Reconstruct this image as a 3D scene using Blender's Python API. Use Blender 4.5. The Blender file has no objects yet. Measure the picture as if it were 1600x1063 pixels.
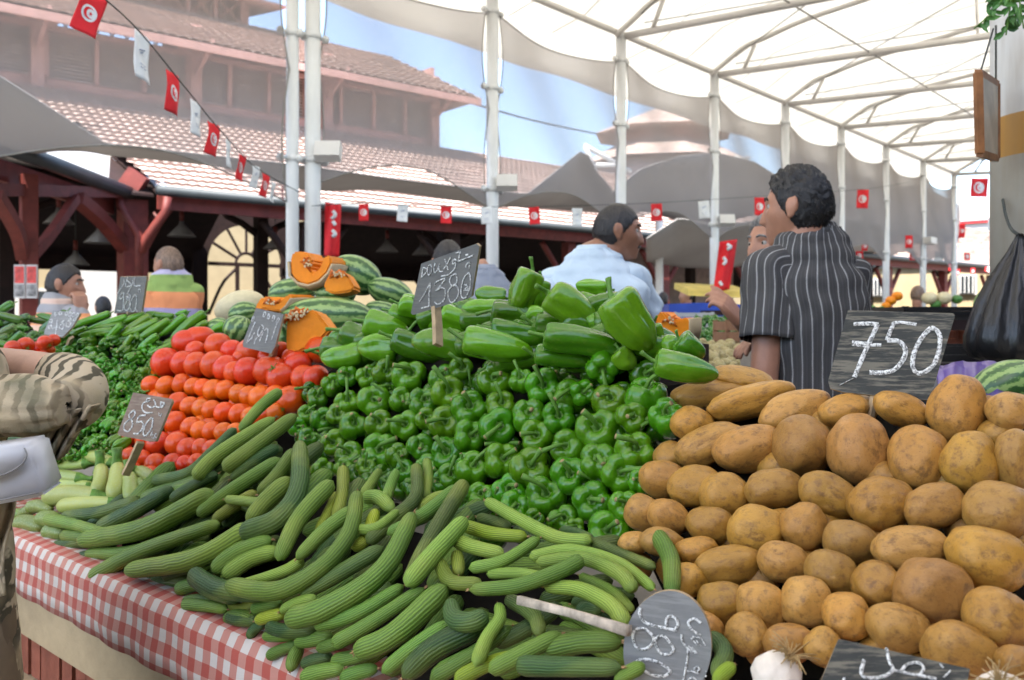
import bpy, bmesh, math, random
from mathutils import Vector, Matrix, noise, Quaternion
random.seed(11)
R = math.radians
S = bpy.context.scene
COL = S.collection
# ------------------------------------------------------------------ camera
CAMZ, F, HY = 1.4, 1380.0, 500.0
cd = bpy.data.cameras.new('camera'); cam = bpy.data.objects.new('camera', cd); COL.objects.link(cam)
cam.location = (0, 0, CAMZ); cam.rotation_euler = (R(90), 0, 0)
cd.sensor_width = 36; cd.lens = 36*F/1600; cd.shift_y = -(531.5-HY)/1600
cd.clip_start = 0.05; cd.clip_end = 2000
cd.dof.use_dof = True; cd.dof.focus_distance = 1.45; cd.dof.aperture_fstop = 7.0
S.camera = cam
# ------------------------------------------------------------------ sky, sun, exposure
SUN_EL, SUN_AZ = R(58), R(200)      # azimuth clockwise from +Y
w = bpy.data.worlds.new('World'); S.world = w; w.use_nodes = True
nt = w.node_tree; bg = nt.nodes['Background']
sky = nt.nodes.new('ShaderNodeTexSky'); sky.sky_type = 'NISHITA'; sky.sun_disc = False
sky.sun_elevation = SUN_EL; sky.sun_rotation = SUN_AZ; sky.altitude = 0; sky.air_density = 1.0; sky.dust_density = 1.2; sky.ozone_density = 1.0
nt.links.new(sky.outputs[0], bg.inputs[0]); bg.inputs[1].default_value = 0.15
sd = bpy.data.lights.new('sun', 'SUN'); sd.energy = 5.0; sd.angle = R(0.5); sd.color = (1, .95, .88)
so = bpy.data.objects.new('sun', sd); COL.objects.link(so)
sdir = Vector((math.sin(SUN_AZ)*math.cos(SUN_EL), math.cos(SUN_AZ)*math.cos(SUN_EL), math.sin(SUN_EL)))
so.rotation_euler = sdir.to_track_quat('Z', 'Y').to_euler(); so.location = sdir*60
S.view_settings.view_transform = 'Standard'; S.view_settings.look = 'None'
S.view_settings.exposure = 2.1; S.view_settings.gamma = 1; S.view_settings.use_curve_mapping = False
S.cycles.max_bounces = 10; S.cycles.transparent_max_bounces = 16; S.cycles.transmission_bounces = 8
S.cycles.diffuse_bounces = 2; S.cycles.sample_clamp_indirect = 6
# ------------------------------------------------------------------ coordinates
# the market's own axes: a runs along the aisle (to the right and away), b across it (to the left and away)
AX = Vector((.668, .744, 0)); BX = Vector((-.744, .668, 0))
def AB(a, b, z=0): return AX*a + BX*b + Vector((0, 0, z))
def W(px, py, d): return Vector(((px-800)/F*d, d, CAMZ+(HY-py)/F*d))
def dB(px, b): return b/(-.744*(px-800)/F+.668)
def dA(px, a): return a/(.668*(px-800)/F+.744)
def WB(px, py, b): return W(px, py, dB(px, b))
# ------------------------------------------------------------------ objects
def link(name, me, mat=None, parent=None, smooth=True):
    o = bpy.data.objects.new(name, me); COL.objects.link(o)
    if mat is not None and len(me.materials) == 0: me.materials.append(mat)
    if parent is not None: o.parent = parent
    return o
def mesh_of(bm, name, smooth=True):
    me = bpy.data.meshes.new(name); bm.normal_update(); bm.to_mesh(me); bm.free()
    if smooth: me.polygons.foreach_set('use_smooth', [True]*len(me.polygons))
    return me
def obj(name, bm, mat, parent=None, smooth=True):
    return link(name, mesh_of(bm, name, smooth), mat, parent)
def tag(o, label=None, cat=None, group=None, kind=None):
    if label: o['label'] = label
    if cat: o['category'] = cat
    if group: o['group'] = group
    if kind: o['kind'] = kind
    return o
def empty(name, loc=(0, 0, 0), label=None, cat=None, group=None):
    o = bpy.data.objects.new(name, None); COL.objects.link(o); o.location = loc; o.empty_display_size = .1
    return tag(o, label, cat, group)
def struct(name, bm, mat, smooth=False):
    return tag(obj(name, bm, mat, None, smooth), kind='structure')
# ------------------------------------------------------------------ mesh helpers
def box(bm, c, size, rot=None):
    hx, hy, hz = size[0]/2, size[1]/2, size[2]/2
    vs = []
    for x, y, z in ((-1,-1,-1),(1,-1,-1),(1,1,-1),(-1,1,-1),(-1,-1,1),(1,-1,1),(1,1,1),(-1,1,1)):
        p = Vector((x*hx, y*hy, z*hz))
        if rot is not None: p = rot @ p
        vs.append(bm.verts.new(p+Vector(c)))
    for f in ((0,3,2,1),(4,5,6,7),(0,1,5,4),(1,2,6,5),(2,3,7,6),(3,0,4,7)): bm.faces.new([vs[i] for i in f])
ROTAB = Matrix(((.668, -.744, 0), (.744, .668, 0), (0, 0, 1)))
def boxab(bm, a0, a1, b0, b1, z0, z1):
    box(bm, AB((a0+a1)/2, (b0+b1)/2, (z0+z1)/2), (abs(a1-a0), abs(b1-b0), abs(z1-z0)), ROTAB)
def frames(pts):
    n = len(pts); T = []
    for i in range(n):
        t = pts[min(i+1, n-1)]-pts[max(i-1, 0)]
        T.append(t.normalized() if t.length > 1e-9 else Vector((0, 0, 1)))
    u = T[0].orthogonal().normalized(); out = []
    for i in range(n):
        u = (u-T[i]*u.dot(T[i]))
        u = u.normalized() if u.length > 1e-6 else T[i].orthogonal().normalized()
        out.append((T[i], u, T[i].cross(u)))
    return out
def tube(bm, pts, rad, seg=8, cap=True, shape=None, uv=None):
    """sweep a ring along pts; rad is a number or a list of numbers or (rx,ry) pairs; shape(phi,t) scales the radius"""
    pts = [Vector(p) for p in pts]; n = len(pts); fr = frames(pts); rings = []
    L = 0
    for i in range(n):
        r = rad[i] if isinstance(rad, (list, tuple)) else rad
        rx, ry = r if isinstance(r, (list, tuple)) else (r, r)
        ring = []
        for k in range(seg):
            ph = 2*math.pi*k/seg; s = shape(ph, i/(n-1)) if shape else 1
            ring.append(bm.verts.new(pts[i]+fr[i][1]*(rx*s*math.cos(ph))+fr[i][2]*(ry*s*math.sin(ph))))
        rings.append(ring)
    lay = bm.loops.layers.uv.verify() if uv else None
    for i in range(n-1):
        l2 = L+(pts[i+1]-pts[i]).length
        for k in range(seg):
            f = bm.faces.new((rings[i][k], rings[i][(k+1) % seg], rings[i+1][(k+1) % seg], rings[i+1][k]))
            if uv:
                for lp, (uu, vv) in zip(f.loops, ((k, L), (k+1, L), (k+1, l2), (k, l2))): lp[lay].uv = (uu/seg, vv)
        L = l2
    if cap:
        bm.faces.new(rings[0][::-1]); bm.faces.new(rings[-1])
    return rings
def spline(P, n):
    P = [Vector(p) for p in P]
    if len(P) == 2: return [P[0].lerp(P[1], i/(n-1)) for i in range(n)]
    Q = [P[0]*2-P[1]]+P+[P[-1]*2-P[-2]]; out = []
    m = len(P)-1
    for i in range(n):
        x = i/(n-1)*m; k = min(int(x), m-1); t = x-k
        a, b, c, d = Q[k], Q[k+1], Q[k+2], Q[k+3]
        out.append(.5*((2*b)+(c-a)*t+(2*a-5*b+4*c-d)*t*t+(3*b-a-3*c+d)*t**3))
    return out
def lathe(bm, prof, seg=24, lob=None):
    rings = []
    for r, z in prof:
        if r < 1e-5: rings.append([bm.verts.new((0, 0, z))]); continue
        rings.append([])
        for k in range(seg):
            ph = 2*math.pi*k/seg; s, dz = lob(ph, r, z) if lob else (1, 0)
            rings[-1].append(bm.verts.new((r*s*math.cos(ph), r*s*math.sin(ph), z+dz)))
    for A, B in zip(rings, rings[1:]):
        for k in range(seg):
            k2 = (k+1) % seg
            if len(A) == 1: bm.faces.new((A[0], B[k], B[k2]))
            elif len(B) == 1: bm.faces.new((A[k2], A[k], B[0]))
            else: bm.faces.new((A[k], B[k], B[k2], A[k2]))
    return rings
def prism(bm, front, off):
    """closed slab: polygon 'front' (list of points) plus the same polygon moved by off"""
    a = [bm.verts.new(Vector(p)) for p in front]; b = [bm.verts.new(Vector(p)+Vector(off)) for p in front]
    bm.faces.new(a); bm.faces.new(b[::-1]); n = len(a)
    for i in range(n): bm.faces.new((a[(i+1) % n], a[i], b[i], b[(i+1) % n]))
def grid(bm, rows, uvs=None, thick=0):
    """rows: list of equally long lists of points"""
    V = [[bm.verts.new(p) for p in r] for r in rows]
    lay = bm.loops.layers.uv.verify() if uvs else None
    for i in range(len(V)-1):
        for j in range(len(V[0])-1):
            f = bm.faces.new((V[i][j], V[i][j+1], V[i+1][j+1], V[i+1][j]))
            if uvs:
                for lp, (p, q) in zip(f.loops, ((i, j), (i, j+1), (i+1, j+1), (i+1, j))): lp[lay].uv = uvs[p][q]
    if thick:
        bm.normal_update()
        bmesh.ops.solidify(bm, geom=bm.faces[:], thickness=thick)
    return V
def fitplane(ctrl, quad=True):
    """least squares inverse depth over pixels from control points (px,py,d)"""
    def feat(x, y):
        x = (x-800)/400; y = (y-700)/300
        return [1, x, y]+([x*x, x*y, y*y] if quad else [])
    n = len(feat(0, 0)); A = [[0.0]*n for _ in range(n)]; Bv = [0.0]*n
    for x, y, d in ctrl:
        f = feat(x, y)
        for i in range(n):
            Bv[i] += f[i]/d
            for j in range(n): A[i][j] += f[i]*f[j]
    for i in range(n): A[i][i] += 1e-4
    for i in range(n):
        p = max(range(i, n), key=lambda r: abs(A[r][i])); A[i], A[p] = A[p], A[i]; Bv[i], Bv[p] = Bv[p], Bv[i]
        for r in range(i+1, n):
            m = A[r][i]/A[i][i]
            for c in range(i, n): A[r][c] -= m*A[i][c]
            Bv[r] -= m*Bv[i]
    xs = [0]*n
    for i in reversed(range(n)): xs[i] = (Bv[i]-sum(A[i][j]*xs[j] for j in range(i+1, n)))/A[i][i]
    return lambda x, y: 1/max(.2, sum(a*b for a, b in zip(xs, feat(x, y))))
# ------------------------------------------------------------------ materials
def mat(name):
    m = bpy.data.materials.new(name); m.use_nodes = True
    return m, m.node_tree, m.node_tree.nodes['Principled BSDF']
def N(nt, typ, **kw):
    n = nt.nodes.new(typ)
    for k, v in kw.items():
        if k in ('inp',):
            for i, x in v.items(): n.inputs[i].default_value = x
        else: setattr(n, k, v)
    return n
def ramp(nt, fac, stops):
    r = nt.nodes.new('ShaderNodeValToRGB'); e = r.color_ramp.elements
    while len(e) < len(stops): e.new(.5)
    for el, (p, c) in zip(e, stops): el.position = p; el.color = c if len(c) == 4 else (*c, 1)
    if fac is not None: nt.links.new(fac, r.inputs[0])
    return r.outputs[0]
def mixc(nt, fac, a, b, mode='MIX'):
    m = nt.nodes.new('ShaderNodeMix'); m.data_type = 'RGBA'; m.blend_type = mode
    for sock, v in ((m.inputs[0], fac), (m.inputs[6], a), (m.inputs[7], b)):
        if isinstance(v, (int, float)): sock.default_value = v
        elif isinstance(v, tuple): sock.default_value = v if len(v) == 4 else (*v, 1)
        else: nt.links.new(v, sock)
    return m.outputs[2]
def math_(nt, op, a, b=None, c=None):
    m = nt.nodes.new('ShaderNodeMath'); m.operation = op
    for i, v in enumerate((a, b, c)):
        if v is None: continue
        if isinstance(v, (int, float)): m.inputs[i].default_value = v
        else: nt.links.new(v, m.inputs[i])
    return m.outputs[0]
def coord(nt, kind='Object', scale=None):
    t = nt.nodes.new('ShaderNodeTexCoord')
    if scale is None: return t.outputs[kind]
    mp = nt.nodes.new('ShaderNodeMapping'); mp.inputs[3].default_value = scale if isinstance(scale, tuple) else (scale,)*3
    nt.links.new(t.outputs[kind], mp.inputs[0]); return mp.outputs[0]
def noise_(nt, vec, scale, detail=3, rough=.5, out=0):
    n = nt.nodes.new('ShaderNodeTexNoise'); n.inputs['Scale'].default_value = scale; n.inputs['Detail'].default_value = detail
    n.inputs['Roughness'].default_value = rough; nt.links.new(vec, n.inputs['Vector']); return n.outputs[out]
def bump(nt, b, h, strength=.3, dist=.01):
    n = nt.nodes.new('ShaderNodeBump'); n.inputs['Strength'].default_value = strength; n.inputs['Distance'].default_value = dist
    nt.links.new(h, n.inputs['Height']); nt.links.new(n.outputs[0], b.inputs['Normal'])
def simple(name, col, rough=.6, var=.25, scale=6, spec=.4, metal=0, bmp=0, stretch=None, coat=0):
    """plain painted / wood / cloth surface with uneven tone"""
    m, nt, b = mat(name)
    v = coord(nt, 'Object', stretch)
    f = noise_(nt, v, scale, 5, .6)
    lo = tuple(c*(1-var) for c in col); hi = tuple(min(1, c*(1+var)) for c in col)
    nt.links.new(ramp(nt, f, [(.3, lo), (.7, hi)]), b.inputs['Base Color'])
    b.inputs['Roughness'].default_value = rough; b.inputs['Specular IOR Level'].default_value = spec; b.inputs['Metallic'].default_value = metal
    if coat: b.inputs['Coat Weight'].default_value = coat
    if bmp: bump(nt, b, noise_(nt, v, scale*4, 4), bmp, .01)
    return m
M = {}
# ================================================================== MATERIALS OF THE PLACE
def m_membrane(name='membrane', tr=.43, c0=(.88, .855, .79), c1=(.93, .91, .86)):
    m = bpy.data.materials.new(name); m.use_nodes = True; nt = m.node_tree; nt.nodes.clear()
    o = N(nt, 'ShaderNodeOutputMaterial'); a = N(nt, 'ShaderNodeBsdfDiffuse'); t = N(nt, 'ShaderNodeBsdfTranslucent'); mx = N(nt, 'ShaderNodeMixShader')
    mx.inputs[0].default_value = tr
    c = ramp(nt, noise_(nt, coord(nt, 'Object'), .6, 4), [(.3, c0), (.7, c1)])
    for s in (a, t): nt.links.new(c, s.inputs[0])
    nt.links.new(a.outputs[0], mx.inputs[1]); nt.links.new(t.outputs[0], mx.inputs[2]); nt.links.new(mx.outputs[0], o.inputs[0]); return m
def m_net(name, k, col):
    m = bpy.data.materials.new(name); m.use_nodes = True; nt = m.node_tree; nt.nodes.clear()
    o = N(nt, 'ShaderNodeOutputMaterial'); tr = N(nt, 'ShaderNodeBsdfTransparent'); a = N(nt, 'ShaderNodeBsdfDiffuse'); t = N(nt, 'ShaderNodeBsdfTranslucent')
    a.inputs[0].default_value = (*col, 1); t.inputs[0].default_value = (*col, 1)
    m1 = N(nt, 'ShaderNodeMixShader'); m1.inputs[0].default_value = .55; nt.links.new(a.outputs[0], m1.inputs[1]); nt.links.new(t.outputs[0], m1.inputs[2])
    # woven yarn covers more of a slanting ray: cover = 1-exp(-k/cos)
    g = N(nt, 'ShaderNodeNewGeometry'); d = N(nt, 'ShaderNodeVectorMath', operation='DOT_PRODUCT')
    nt.links.new(g.outputs['Normal'], d.inputs[0]); nt.links.new(g.outputs['Incoming'], d.inputs[1])
    c = math_(nt, 'MAXIMUM', math_(nt, 'ABSOLUTE', d.outputs['Value']), .12)
    f = math_(nt, 'SUBTRACT', 1.0, math_(nt, 'POWER', 2.718, math_(nt, 'DIVIDE', -k, c)))
    m2 = N(nt, 'ShaderNodeMixShader'); nt.links.new(f, m2.inputs[0]); nt.links.new(tr.outputs[0], m2.inputs[1]); nt.links.new(m1.outputs[0], m2.inputs[2])
    nt.links.new(m2.outputs[0], o.inputs[0]); return m
def m_tiles():
    m, nt, b = mat('roof_tiles')
    v = coord(nt, 'Object')
    c1 = ramp(nt, noise_(nt, v, 3.0, 4, .7), [(.25, (.36, .265, .225)), (.5, (.45, .36, .32)), (.75, (.53, .45, .41))])
    wn = N(nt, 'ShaderNodeTexVoronoi'); wn.inputs['Scale'].default_value = 4.0; nt.links.new(v, wn.inputs['Vector'])
    c = mixc(nt, .35, c1, mixc(nt, wn.outputs['Color'], (.5, .3, .23), (.75, .6, .52)))
    c = mixc(nt, ramp(nt, noise_(nt, v, .9, 6, .7), [(.45, (0, 0, 0)), (.65, (.6, .6, .6))]), c, (.30, .24, .21))
    nt.links.new(c, b.inputs['Base Color']); b.inputs['Roughness'].default_value = .85; return m
M['membrane'] = m_membrane()
M['net'] = m_net('shade_netting', .78, (.34, .31, .285))
M['tiles'] = m_tiles()
M['white'] = simple('white_paint', (.72, .71, .68), .4, .13, 5, .5, stretch=(1, 1, .25))
M['steelwhite'] = simple('off_white_steel', (.72, .68, .62), .45, .08, 3, .4)
M['wire'] = simple('steel_wire', (.25, .23, .2), .5, .1, 3)
M['sail'] = m_membrane('grey_sailcloth', .12, (.34, .325, .31), (.40, .385, .37))
M['redwood'] = simple('oxide_red_timber', (.115, .020, .015), .6, .3, 5, .35, bmp=.1)
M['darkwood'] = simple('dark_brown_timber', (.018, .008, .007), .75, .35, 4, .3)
M['pinkwood'] = simple('faded_red_boarding', (.40, .23, .20), .8, .15, 4, .2)
M['louver'] = simple('weathered_louvre_boards', (.52, .40, .36), .8, .2, 4, .2)
M['gutter'] = simple('zinc_gutter', (.035, .042, .045), .5, .2, 3, .4, metal=.2)
M['darkboards'] = simple('dark_brown_boards', (.22, .155, .135), .8, .2, 4, .2)  # darker brown than the boarding around it
M['tileshade'] = simple('tile_riser_shade', (.29, .21, .18), .9, .3, 9, .1)  # riser colour: shade between the tile courses put into the colour
M['canvas'] = simple('pale_canvas', (.60, .58, .55), .85, .08, 2, .2)
M['cream'] = simple('cream_render', (.34, .275, .165), .9, .08, 2, .2)
M['limewash'] = simple('white_limewash', (.46, .445, .42), .9, .05, 2, .2)
M['glassdark'] = simple('dark_window_glass', (.03, .035, .04), .15, .2, 2, .6)
M['ground'] = simple('grey_paving', (.13, .115, .10), .85, .25, 1.2, .3, bmp=.2)
M['plaster'] = simple('ochre_render', (.47, .345, .20), .9, .16, 7, .2, bmp=.35)
M['slab'] = simple('stone_slab', (.4, .36, .3), .8, .2, 6)
M['brick'] = simple('red_brick', (.27, .085, .05), .85, .25, 14, .2, bmp=.3)
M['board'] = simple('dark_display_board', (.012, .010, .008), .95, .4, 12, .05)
M['lampmetal'] = simple('dull_lamp_metal', (.16, .15, .145), .5, .2, 5, .4, metal=.3)
M['fl_red'] = simple('red_flag_cloth', (.72, .03, .035), .75, .12, 8, .2)
M['fl_white'] = simple('white_flag_cloth', (.78, .77, .74), .8, .08, 8, .2)
M['ink'] = simple('grey_blue_print', (.2, .24, .38), .8, .1, 8)
M['rope'] = simple('dark_cord', (.05, .055, .05), .8, .2, 20)
# ================================================================== GROUND
bm = bmesh.new(); s = 600
bm.faces.new([bm.verts.new(p) for p in ((-s,-s,0),(s,-s,0),(s,s,0),(-s,s,0))]); struct('ground', bm, M['ground'])
# ================================================================== CANOPY OVER THE AISLE
PB, PA0, PS = 7.05, 7.51, 2.6        # pole row: offset across, first position along, spacing
PT = 5.36
def prof(b):                          # height of the membrane across the aisle
    P = [(-1.4, 6.22), (0, 6.25), (3.67, 6.08), (5.5, 5.9), (6.46, 5.7), (7.05, 5.38), (7.8, 5.22), (8.6, 5.16)]
    for (x0, z0), (x1, z1) in zip(P, P[1:]):
        if b <= x1: return z0+(z1-z0)*(b-x0)/(x1-x0)
    return P[-1][1]
bs = [-1.4, -.7, 0, 1, 2, 3, 3.67, 4.2, 4.8, 5.3, 5.8, 6.2, 6.46, 6.8, 7.05, 7.4, 7.8, 8.2, 8.6]
rows = []
A0, A1 = PA0-5*PS, PA0+7*PS+.25
na = 12*8
for i in range(na+1):
    a = A0+(A1-A0)*i/na
    ph = ((a-PA0)/PS) % 1
    sag = math.sin(math.pi*ph)**2
    rows.append([AB(a, b+(-.06*sag if b > 8.3 else 0), prof(b)+(.13*sag*max(0, min(1, (8.6-b)/1.2))*min(1, (b+1.4)/2)-.02)+.04*noise.noise((a*.8, b*.8, 0))) for b in bs])
bm = bmesh.new(); grid(bm, rows, thick=.012)
canopy = empty('aisle_canopy', AB(PA0, PB, 0), 'white stretched membrane canopy over the market aisle with steel arches and rafters', 'canopy')
def part(name, bm, mt, parent, smooth=True):
    o = obj(name, bm, mt, None, smooth); o.parent = parent
    o.matrix_parent_inverse = Matrix.Translation(-parent.location)
    return o
part('membrane', bm, M['membrane'], canopy)
# rail on the pole tops
bm = bmesh.new(); tube(bm, [AB(A0, PB, PT), AB(A1, PB, PT)], .045, 8); part('rail', bm, M['steelwhite'], canopy)
for n in range(-3, 8):
    a = PA0+n*PS
    bm = bmesh.new(); tube(bm, [AB(a+.03, PB, PT-.03), AB(a+.03, 2.9, 5.10), AB(a+.03, -1.3, 5.0)], .05, 8); part('rafter', bm, M['steelwhite'], canopy)
    bm = bmesh.new(); pts = [AB(a-.12, b, prof(b)-.07) for b in (7.05, 6.75, 6.46, 6.1, 5.5, 4.6, 3.67, 2, 0, -1.3)]
    tube(bm, spline(pts, 30), .04, 8); part('arch', bm, M['steelwhite'], canopy)
    bm = bmesh.new(); tube(bm, [AB(a-.1, 6.3, prof(6.3)-.1), AB(a+.02, 6.55, 5.32)], .03, 6); part('strut', bm, M['steelwhite'], canopy)
    bm = bmesh.new(); tube(bm, [AB(a-.1, 3.2, prof(3.2)-.1), AB(a+.03, 3.2, 5.08)], .02, 6); part('strut', bm, M['steelwhite'], canopy)
    if n < 7:
        for q in (.33, .67):
            bm = bmesh.new(); tube(bm, [AB(a+PS*q+.05*math.sin(b*2), b, prof(b)+.13*math.sin(math.pi*q)**2*max(0, min(1, (8.6-b)/1.2))-.05) for b in (7.6, 7.05, 6.46, 5.5, 4.5, 3.5, 2.5, 1.5, .5)], .007, 4); part('seam', bm, M['steelwhite'], canopy)
        bm = bmesh.new()
        tube(bm, spline([AB(a+.05, 6.7, 5.45), AB(a+PS*.5, 5.2, 5.75), AB(a+PS-.1, 3.4, 5.98)], 14), .009, 5)
        tube(bm, spline([AB(a+PS-.15, 6.6, 5.5), AB(a+PS*.5, 4.6, 5.78), AB(a-.05, 2.2, 6.08)], 14), .009, 5)
        tube(bm, [AB(a+.03, 4.6, 5.2), AB(a+PS+.03, 4.6, 5.2)], .012, 5)
        part('cable', bm, M['wire'], canopy)
# ------------------------------------------------------------------ poles
ORD = ['first', 'second', 'third', 'fourth', 'fifth', 'sixth', 'seventh', 'eighth', 'ninth', 'tenth', 'eleventh', 'twelfth']
def pole(a, b, r, label, lamp=False, z1=PT-.02):
    p = empty('canopy_pole', AB(a, b, 0), label, 'pole', 'white poles along the aisle')
    bm = bmesh.new(); tube(bm, [(0, 0, 0), (0, 0, z1)], r, 16); o = obj('shaft', bm, M['white'], p)
    bm = bmesh.new(); box(bm, (0, 0, .03), (.34, .34, .02), ROTAB)
    tube(bm, [(0, 0, .02), (0, 0, .16)], r+.02, 16); obj('base_plate', bm, M['white'], p)
    for z in (z1-.35, 4.1, 2.92):
        bm = bmesh.new(); tube(bm, [(0, 0, z-.03), (0, 0, z+.03)], r+.012, 16)
        for sg in (-1, 1):
            q = AX*sg*(r+.07); tube(bm, [Vector((0, 0, z))+AX*sg*r, Vector((0, 0, z))+q], .012, 6)
            bmesh.ops.create_uvsphere(bm, u_segments=8, v_segments=6, radius=.04, matrix=Matrix.Translation(q+Vector((0, 0, z))))
        obj('clamp', bm, M['white'], p)
    if lamp:
        bm = bmesh.new(); box(bm, (.17, -.12, 2.98), (.24, .12, .16), Matrix.Rotation(R(-25), 3, 'X')); obj('floodlight', bm, M['steelwhite'], p, False)
    return p
for n in range(0, 8):
    nm = ['white canopy pole rising just right of the grey 1380 price sign', 'white canopy pole directly behind the head of the man in the light blue shirt',
          'white canopy pole just left of the dark haired man in the striped shirt', 'white canopy pole rising behind the head of the striped shirt man',
          'first white canopy pole to the right of the striped shirt man', 'second white canopy pole to the right of the striped shirt man, above the 750 board',
          'thin white far canopy pole carrying a small grey loudspeaker box', 'farthest white canopy pole at the end of the netting, beside open sky'][n]
    pole(PA0+n*PS, PB, .072, nm, lamp=(n in (0, 2)))
pole(PA0-PS-.1, PB+.05, .06, 'thinner left one of the paired white canopy poles behind the melons')
pole(PA0-PS+.08, PB-.02, .075, 'thicker right one of the paired white canopy poles behind the melons', True)
bm = bmesh.new(); box(bm, (0, 0, 0), (.42, .2, .16), ROTAB); box(bm, (0, -.12, 0), (.34, .05, .1), ROTAB)
o = obj('loudspeaker', bm, M['steelwhite'], None, False); o.location = AB(PA0+6*PS-.05, PB-.18, 3.35); tag(o, 'small pale grey loudspeaker box on a thin far white pole', 'loudspeaker')
# ------------------------------------------------------------------ shade nets between the poles
def net(aL, aR, zb, label, top=True, left_edge=True):
    bm = bmesh.new(); nx, nz = 24, 18; rows = []
    for j in range(nz+1):
        v = j/nz; row = []
        for i in range(nx+1):
            u = i/nx
            zt = PT-.40-.17*math.sin(math.pi*u)
            z0 = zb+.30*math.sin(math.pi*u)
            z = z0+(zt-z0)*v
            ed = .075*abs(math.sin(math.pi*v*2))+.085
            w_ = aR-aL
            a = aL+ed+(w_-2*ed)*u if left_edge else aL+(w_-ed)*u
            row.append(AB(a, PB+.03*math.sin(9*u+5*v), z))
        rows.append(row)
    grid(bm, rows)
    p = empty('shade_net', AB((aL+aR)/2, PB, zb), label, 'netting', 'grey netting panels between the canopy poles')
    part('netting', bm, M['net'], p)
    bm = bmesh.new(); ring = rows[0]+[r[-1] for r in rows[1:]]+rows[-1][::-1][1:]+[r[0] for r in rows[::-1][1:]]
    tube(bm, ring, .008, 5); part('hem', bm, M['wire'], p)
names = ['grey see-through net panel in front of the large red tiled hall', 'grey see-through net panel between the two poles left of the blue shirt man',
         'grey net panel with the distant pagoda roof showing through it', 'grey net panel left of the striped shirt man\'s head', 'grey net panel behind the striped shirt man\'s head',
         'grey net panel with a red flag in front, right of the striped shirt man', 'grey net panel above the far lilac tiled roof', 'small grey net panel second from the end of the pole row', 'farthest narrow grey net panel at the end of the pole row']
for n in range(-1, 7): net(PA0+n*PS+(.08 if n == -1 else 0), PA0+(n+1)*PS, 2.72, names[n+1])
pole(PA0-2.14*PS, PB, .072, 'white canopy pole at the left end of the net, just outside the left picture edge')
net(PA0-2.14*PS, PA0-PS-.1, 2.5, 'grey see-through net panel at the left end, left of the paired poles')
# ================================================================== GREY SAILS BETWEEN CANOPY AND HALL
def sail(name, top, bot, d0, d1, label, bulge=.25, n=40):
    """top/bottom outlines as (px,py); d0,d1: offset across the market of the top and bottom edge"""
    def samp(P, t):
        x = P[0][0]+(P[-1][0]-P[0][0])*t
        for (x0, y0), (x1, y1) in zip(P, P[1:]):
            if x <= x1 or (x1, y1) == P[-1]: return x, y0+(y1-y0)*(x-x0)/(x1-x0)
    rows = []
    for j in range(9):
        v = j/8; r = []
        for i in range(n+1):
            (xa, ya), (xb, yb) = samp(top, i/n), samp(bot, i/n)
            a = WB(xa, ya, d0); b = WB(xb, yb, d1); p = a.lerp(b, v)+Vector((0, 0, -bulge*math.sin(math.pi*v)))
            r.append(p)
        rows.append(r)
    bm = bmesh.new(); grid(bm, rows, thick=.015)
    o = obj(name, bm, M['sail']); return tag(o, label, 'sail', 'grey tensile sails beyond the pole row')
sail('shade_sail', [(-120, 50), (0, 118), (166, 224), (330, 242), (467, 257), (620, 279), (759, 296), (823, 303), (872, 264), (914, 230), (928, 262), (960, 300)],
     [(-120, 258), (0, 246), (90, 235), (170, 236), (340, 254), (470, 296), (520, 298), (592, 295), (650, 303), (711, 312), (759, 322), (800, 322), (880, 328), (960, 335)], 11.6, 14.2,
     'long grey sail whose middle band stands in for shade on the hall roof', .1, 80)  # band right of the left sail drawn in place of the roof's shadow
sail('shade_sail', [(955, 300), (1000, 264), (1060, 244), (1120, 238), (1180, 253), (1230, 285), (1275, 330)], [(955, 338), (1010, 330), (1060, 345), (1110, 352), (1160, 340), (1210, 330), (1275, 345)], 10.8, 13.0,
     'arched grey sail behind the head of the man in blue', .0)
sail('shade_sail', [(1010, 372), (1060, 340), (1120, 352), (1200, 342), (1320, 340), (1390, 352)], [(1010, 408), (1070, 418), (1130, 420), (1200, 408), (1320, 395), (1390, 395)], 10.4, 12.6,
     'low dark grey sail hanging above the heads of the distant shoppers', .1)
sail('shade_sail', [(1230, 215), (1330, 250), (1430, 285), (1500, 320)], [(1230, 330), (1330, 385), (1430, 402), (1500, 410)], 12.5, 14.5, 'tall beige grey sail far behind the striped shirt man', .0)
bm = bmesh.new()
for p, q in (((914, 228), (985, 268)), ((932, 258), (975, 258)), ((914, 228), (930, 268)), ((985, 280), (1080, 262)), ((1000, 300), (1170, 246)), ((1090, 248), (1160, 330)), ((1150, 245), (1215, 300))):
    tube(bm, [WB(*p, 12.6), WB(*q, 12.6)], .06, 8)
o = obj('sail_mast', bm, M['white'], None); tag(o, 'white steel struts holding the peak of the grey sails', 'steel struts')
p = empty('sail_pole', WB(1030, 500, 12.0)*1.0, 'grey white sail pole standing behind the right shoulder of the man in blue', 'pole'); p.location.z = 0
bm = bmesh.new(); tube(bm, [(0, 0, 0), (0, 0, 3.9)], .10, 12); obj('shaft', bm, M['white'], p)
bm = bmesh.new(); tube(bm, [(0, 0, 0), (0, 0, .15)], .14, 12); obj('base_plate', bm, M['white'], p)
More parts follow.
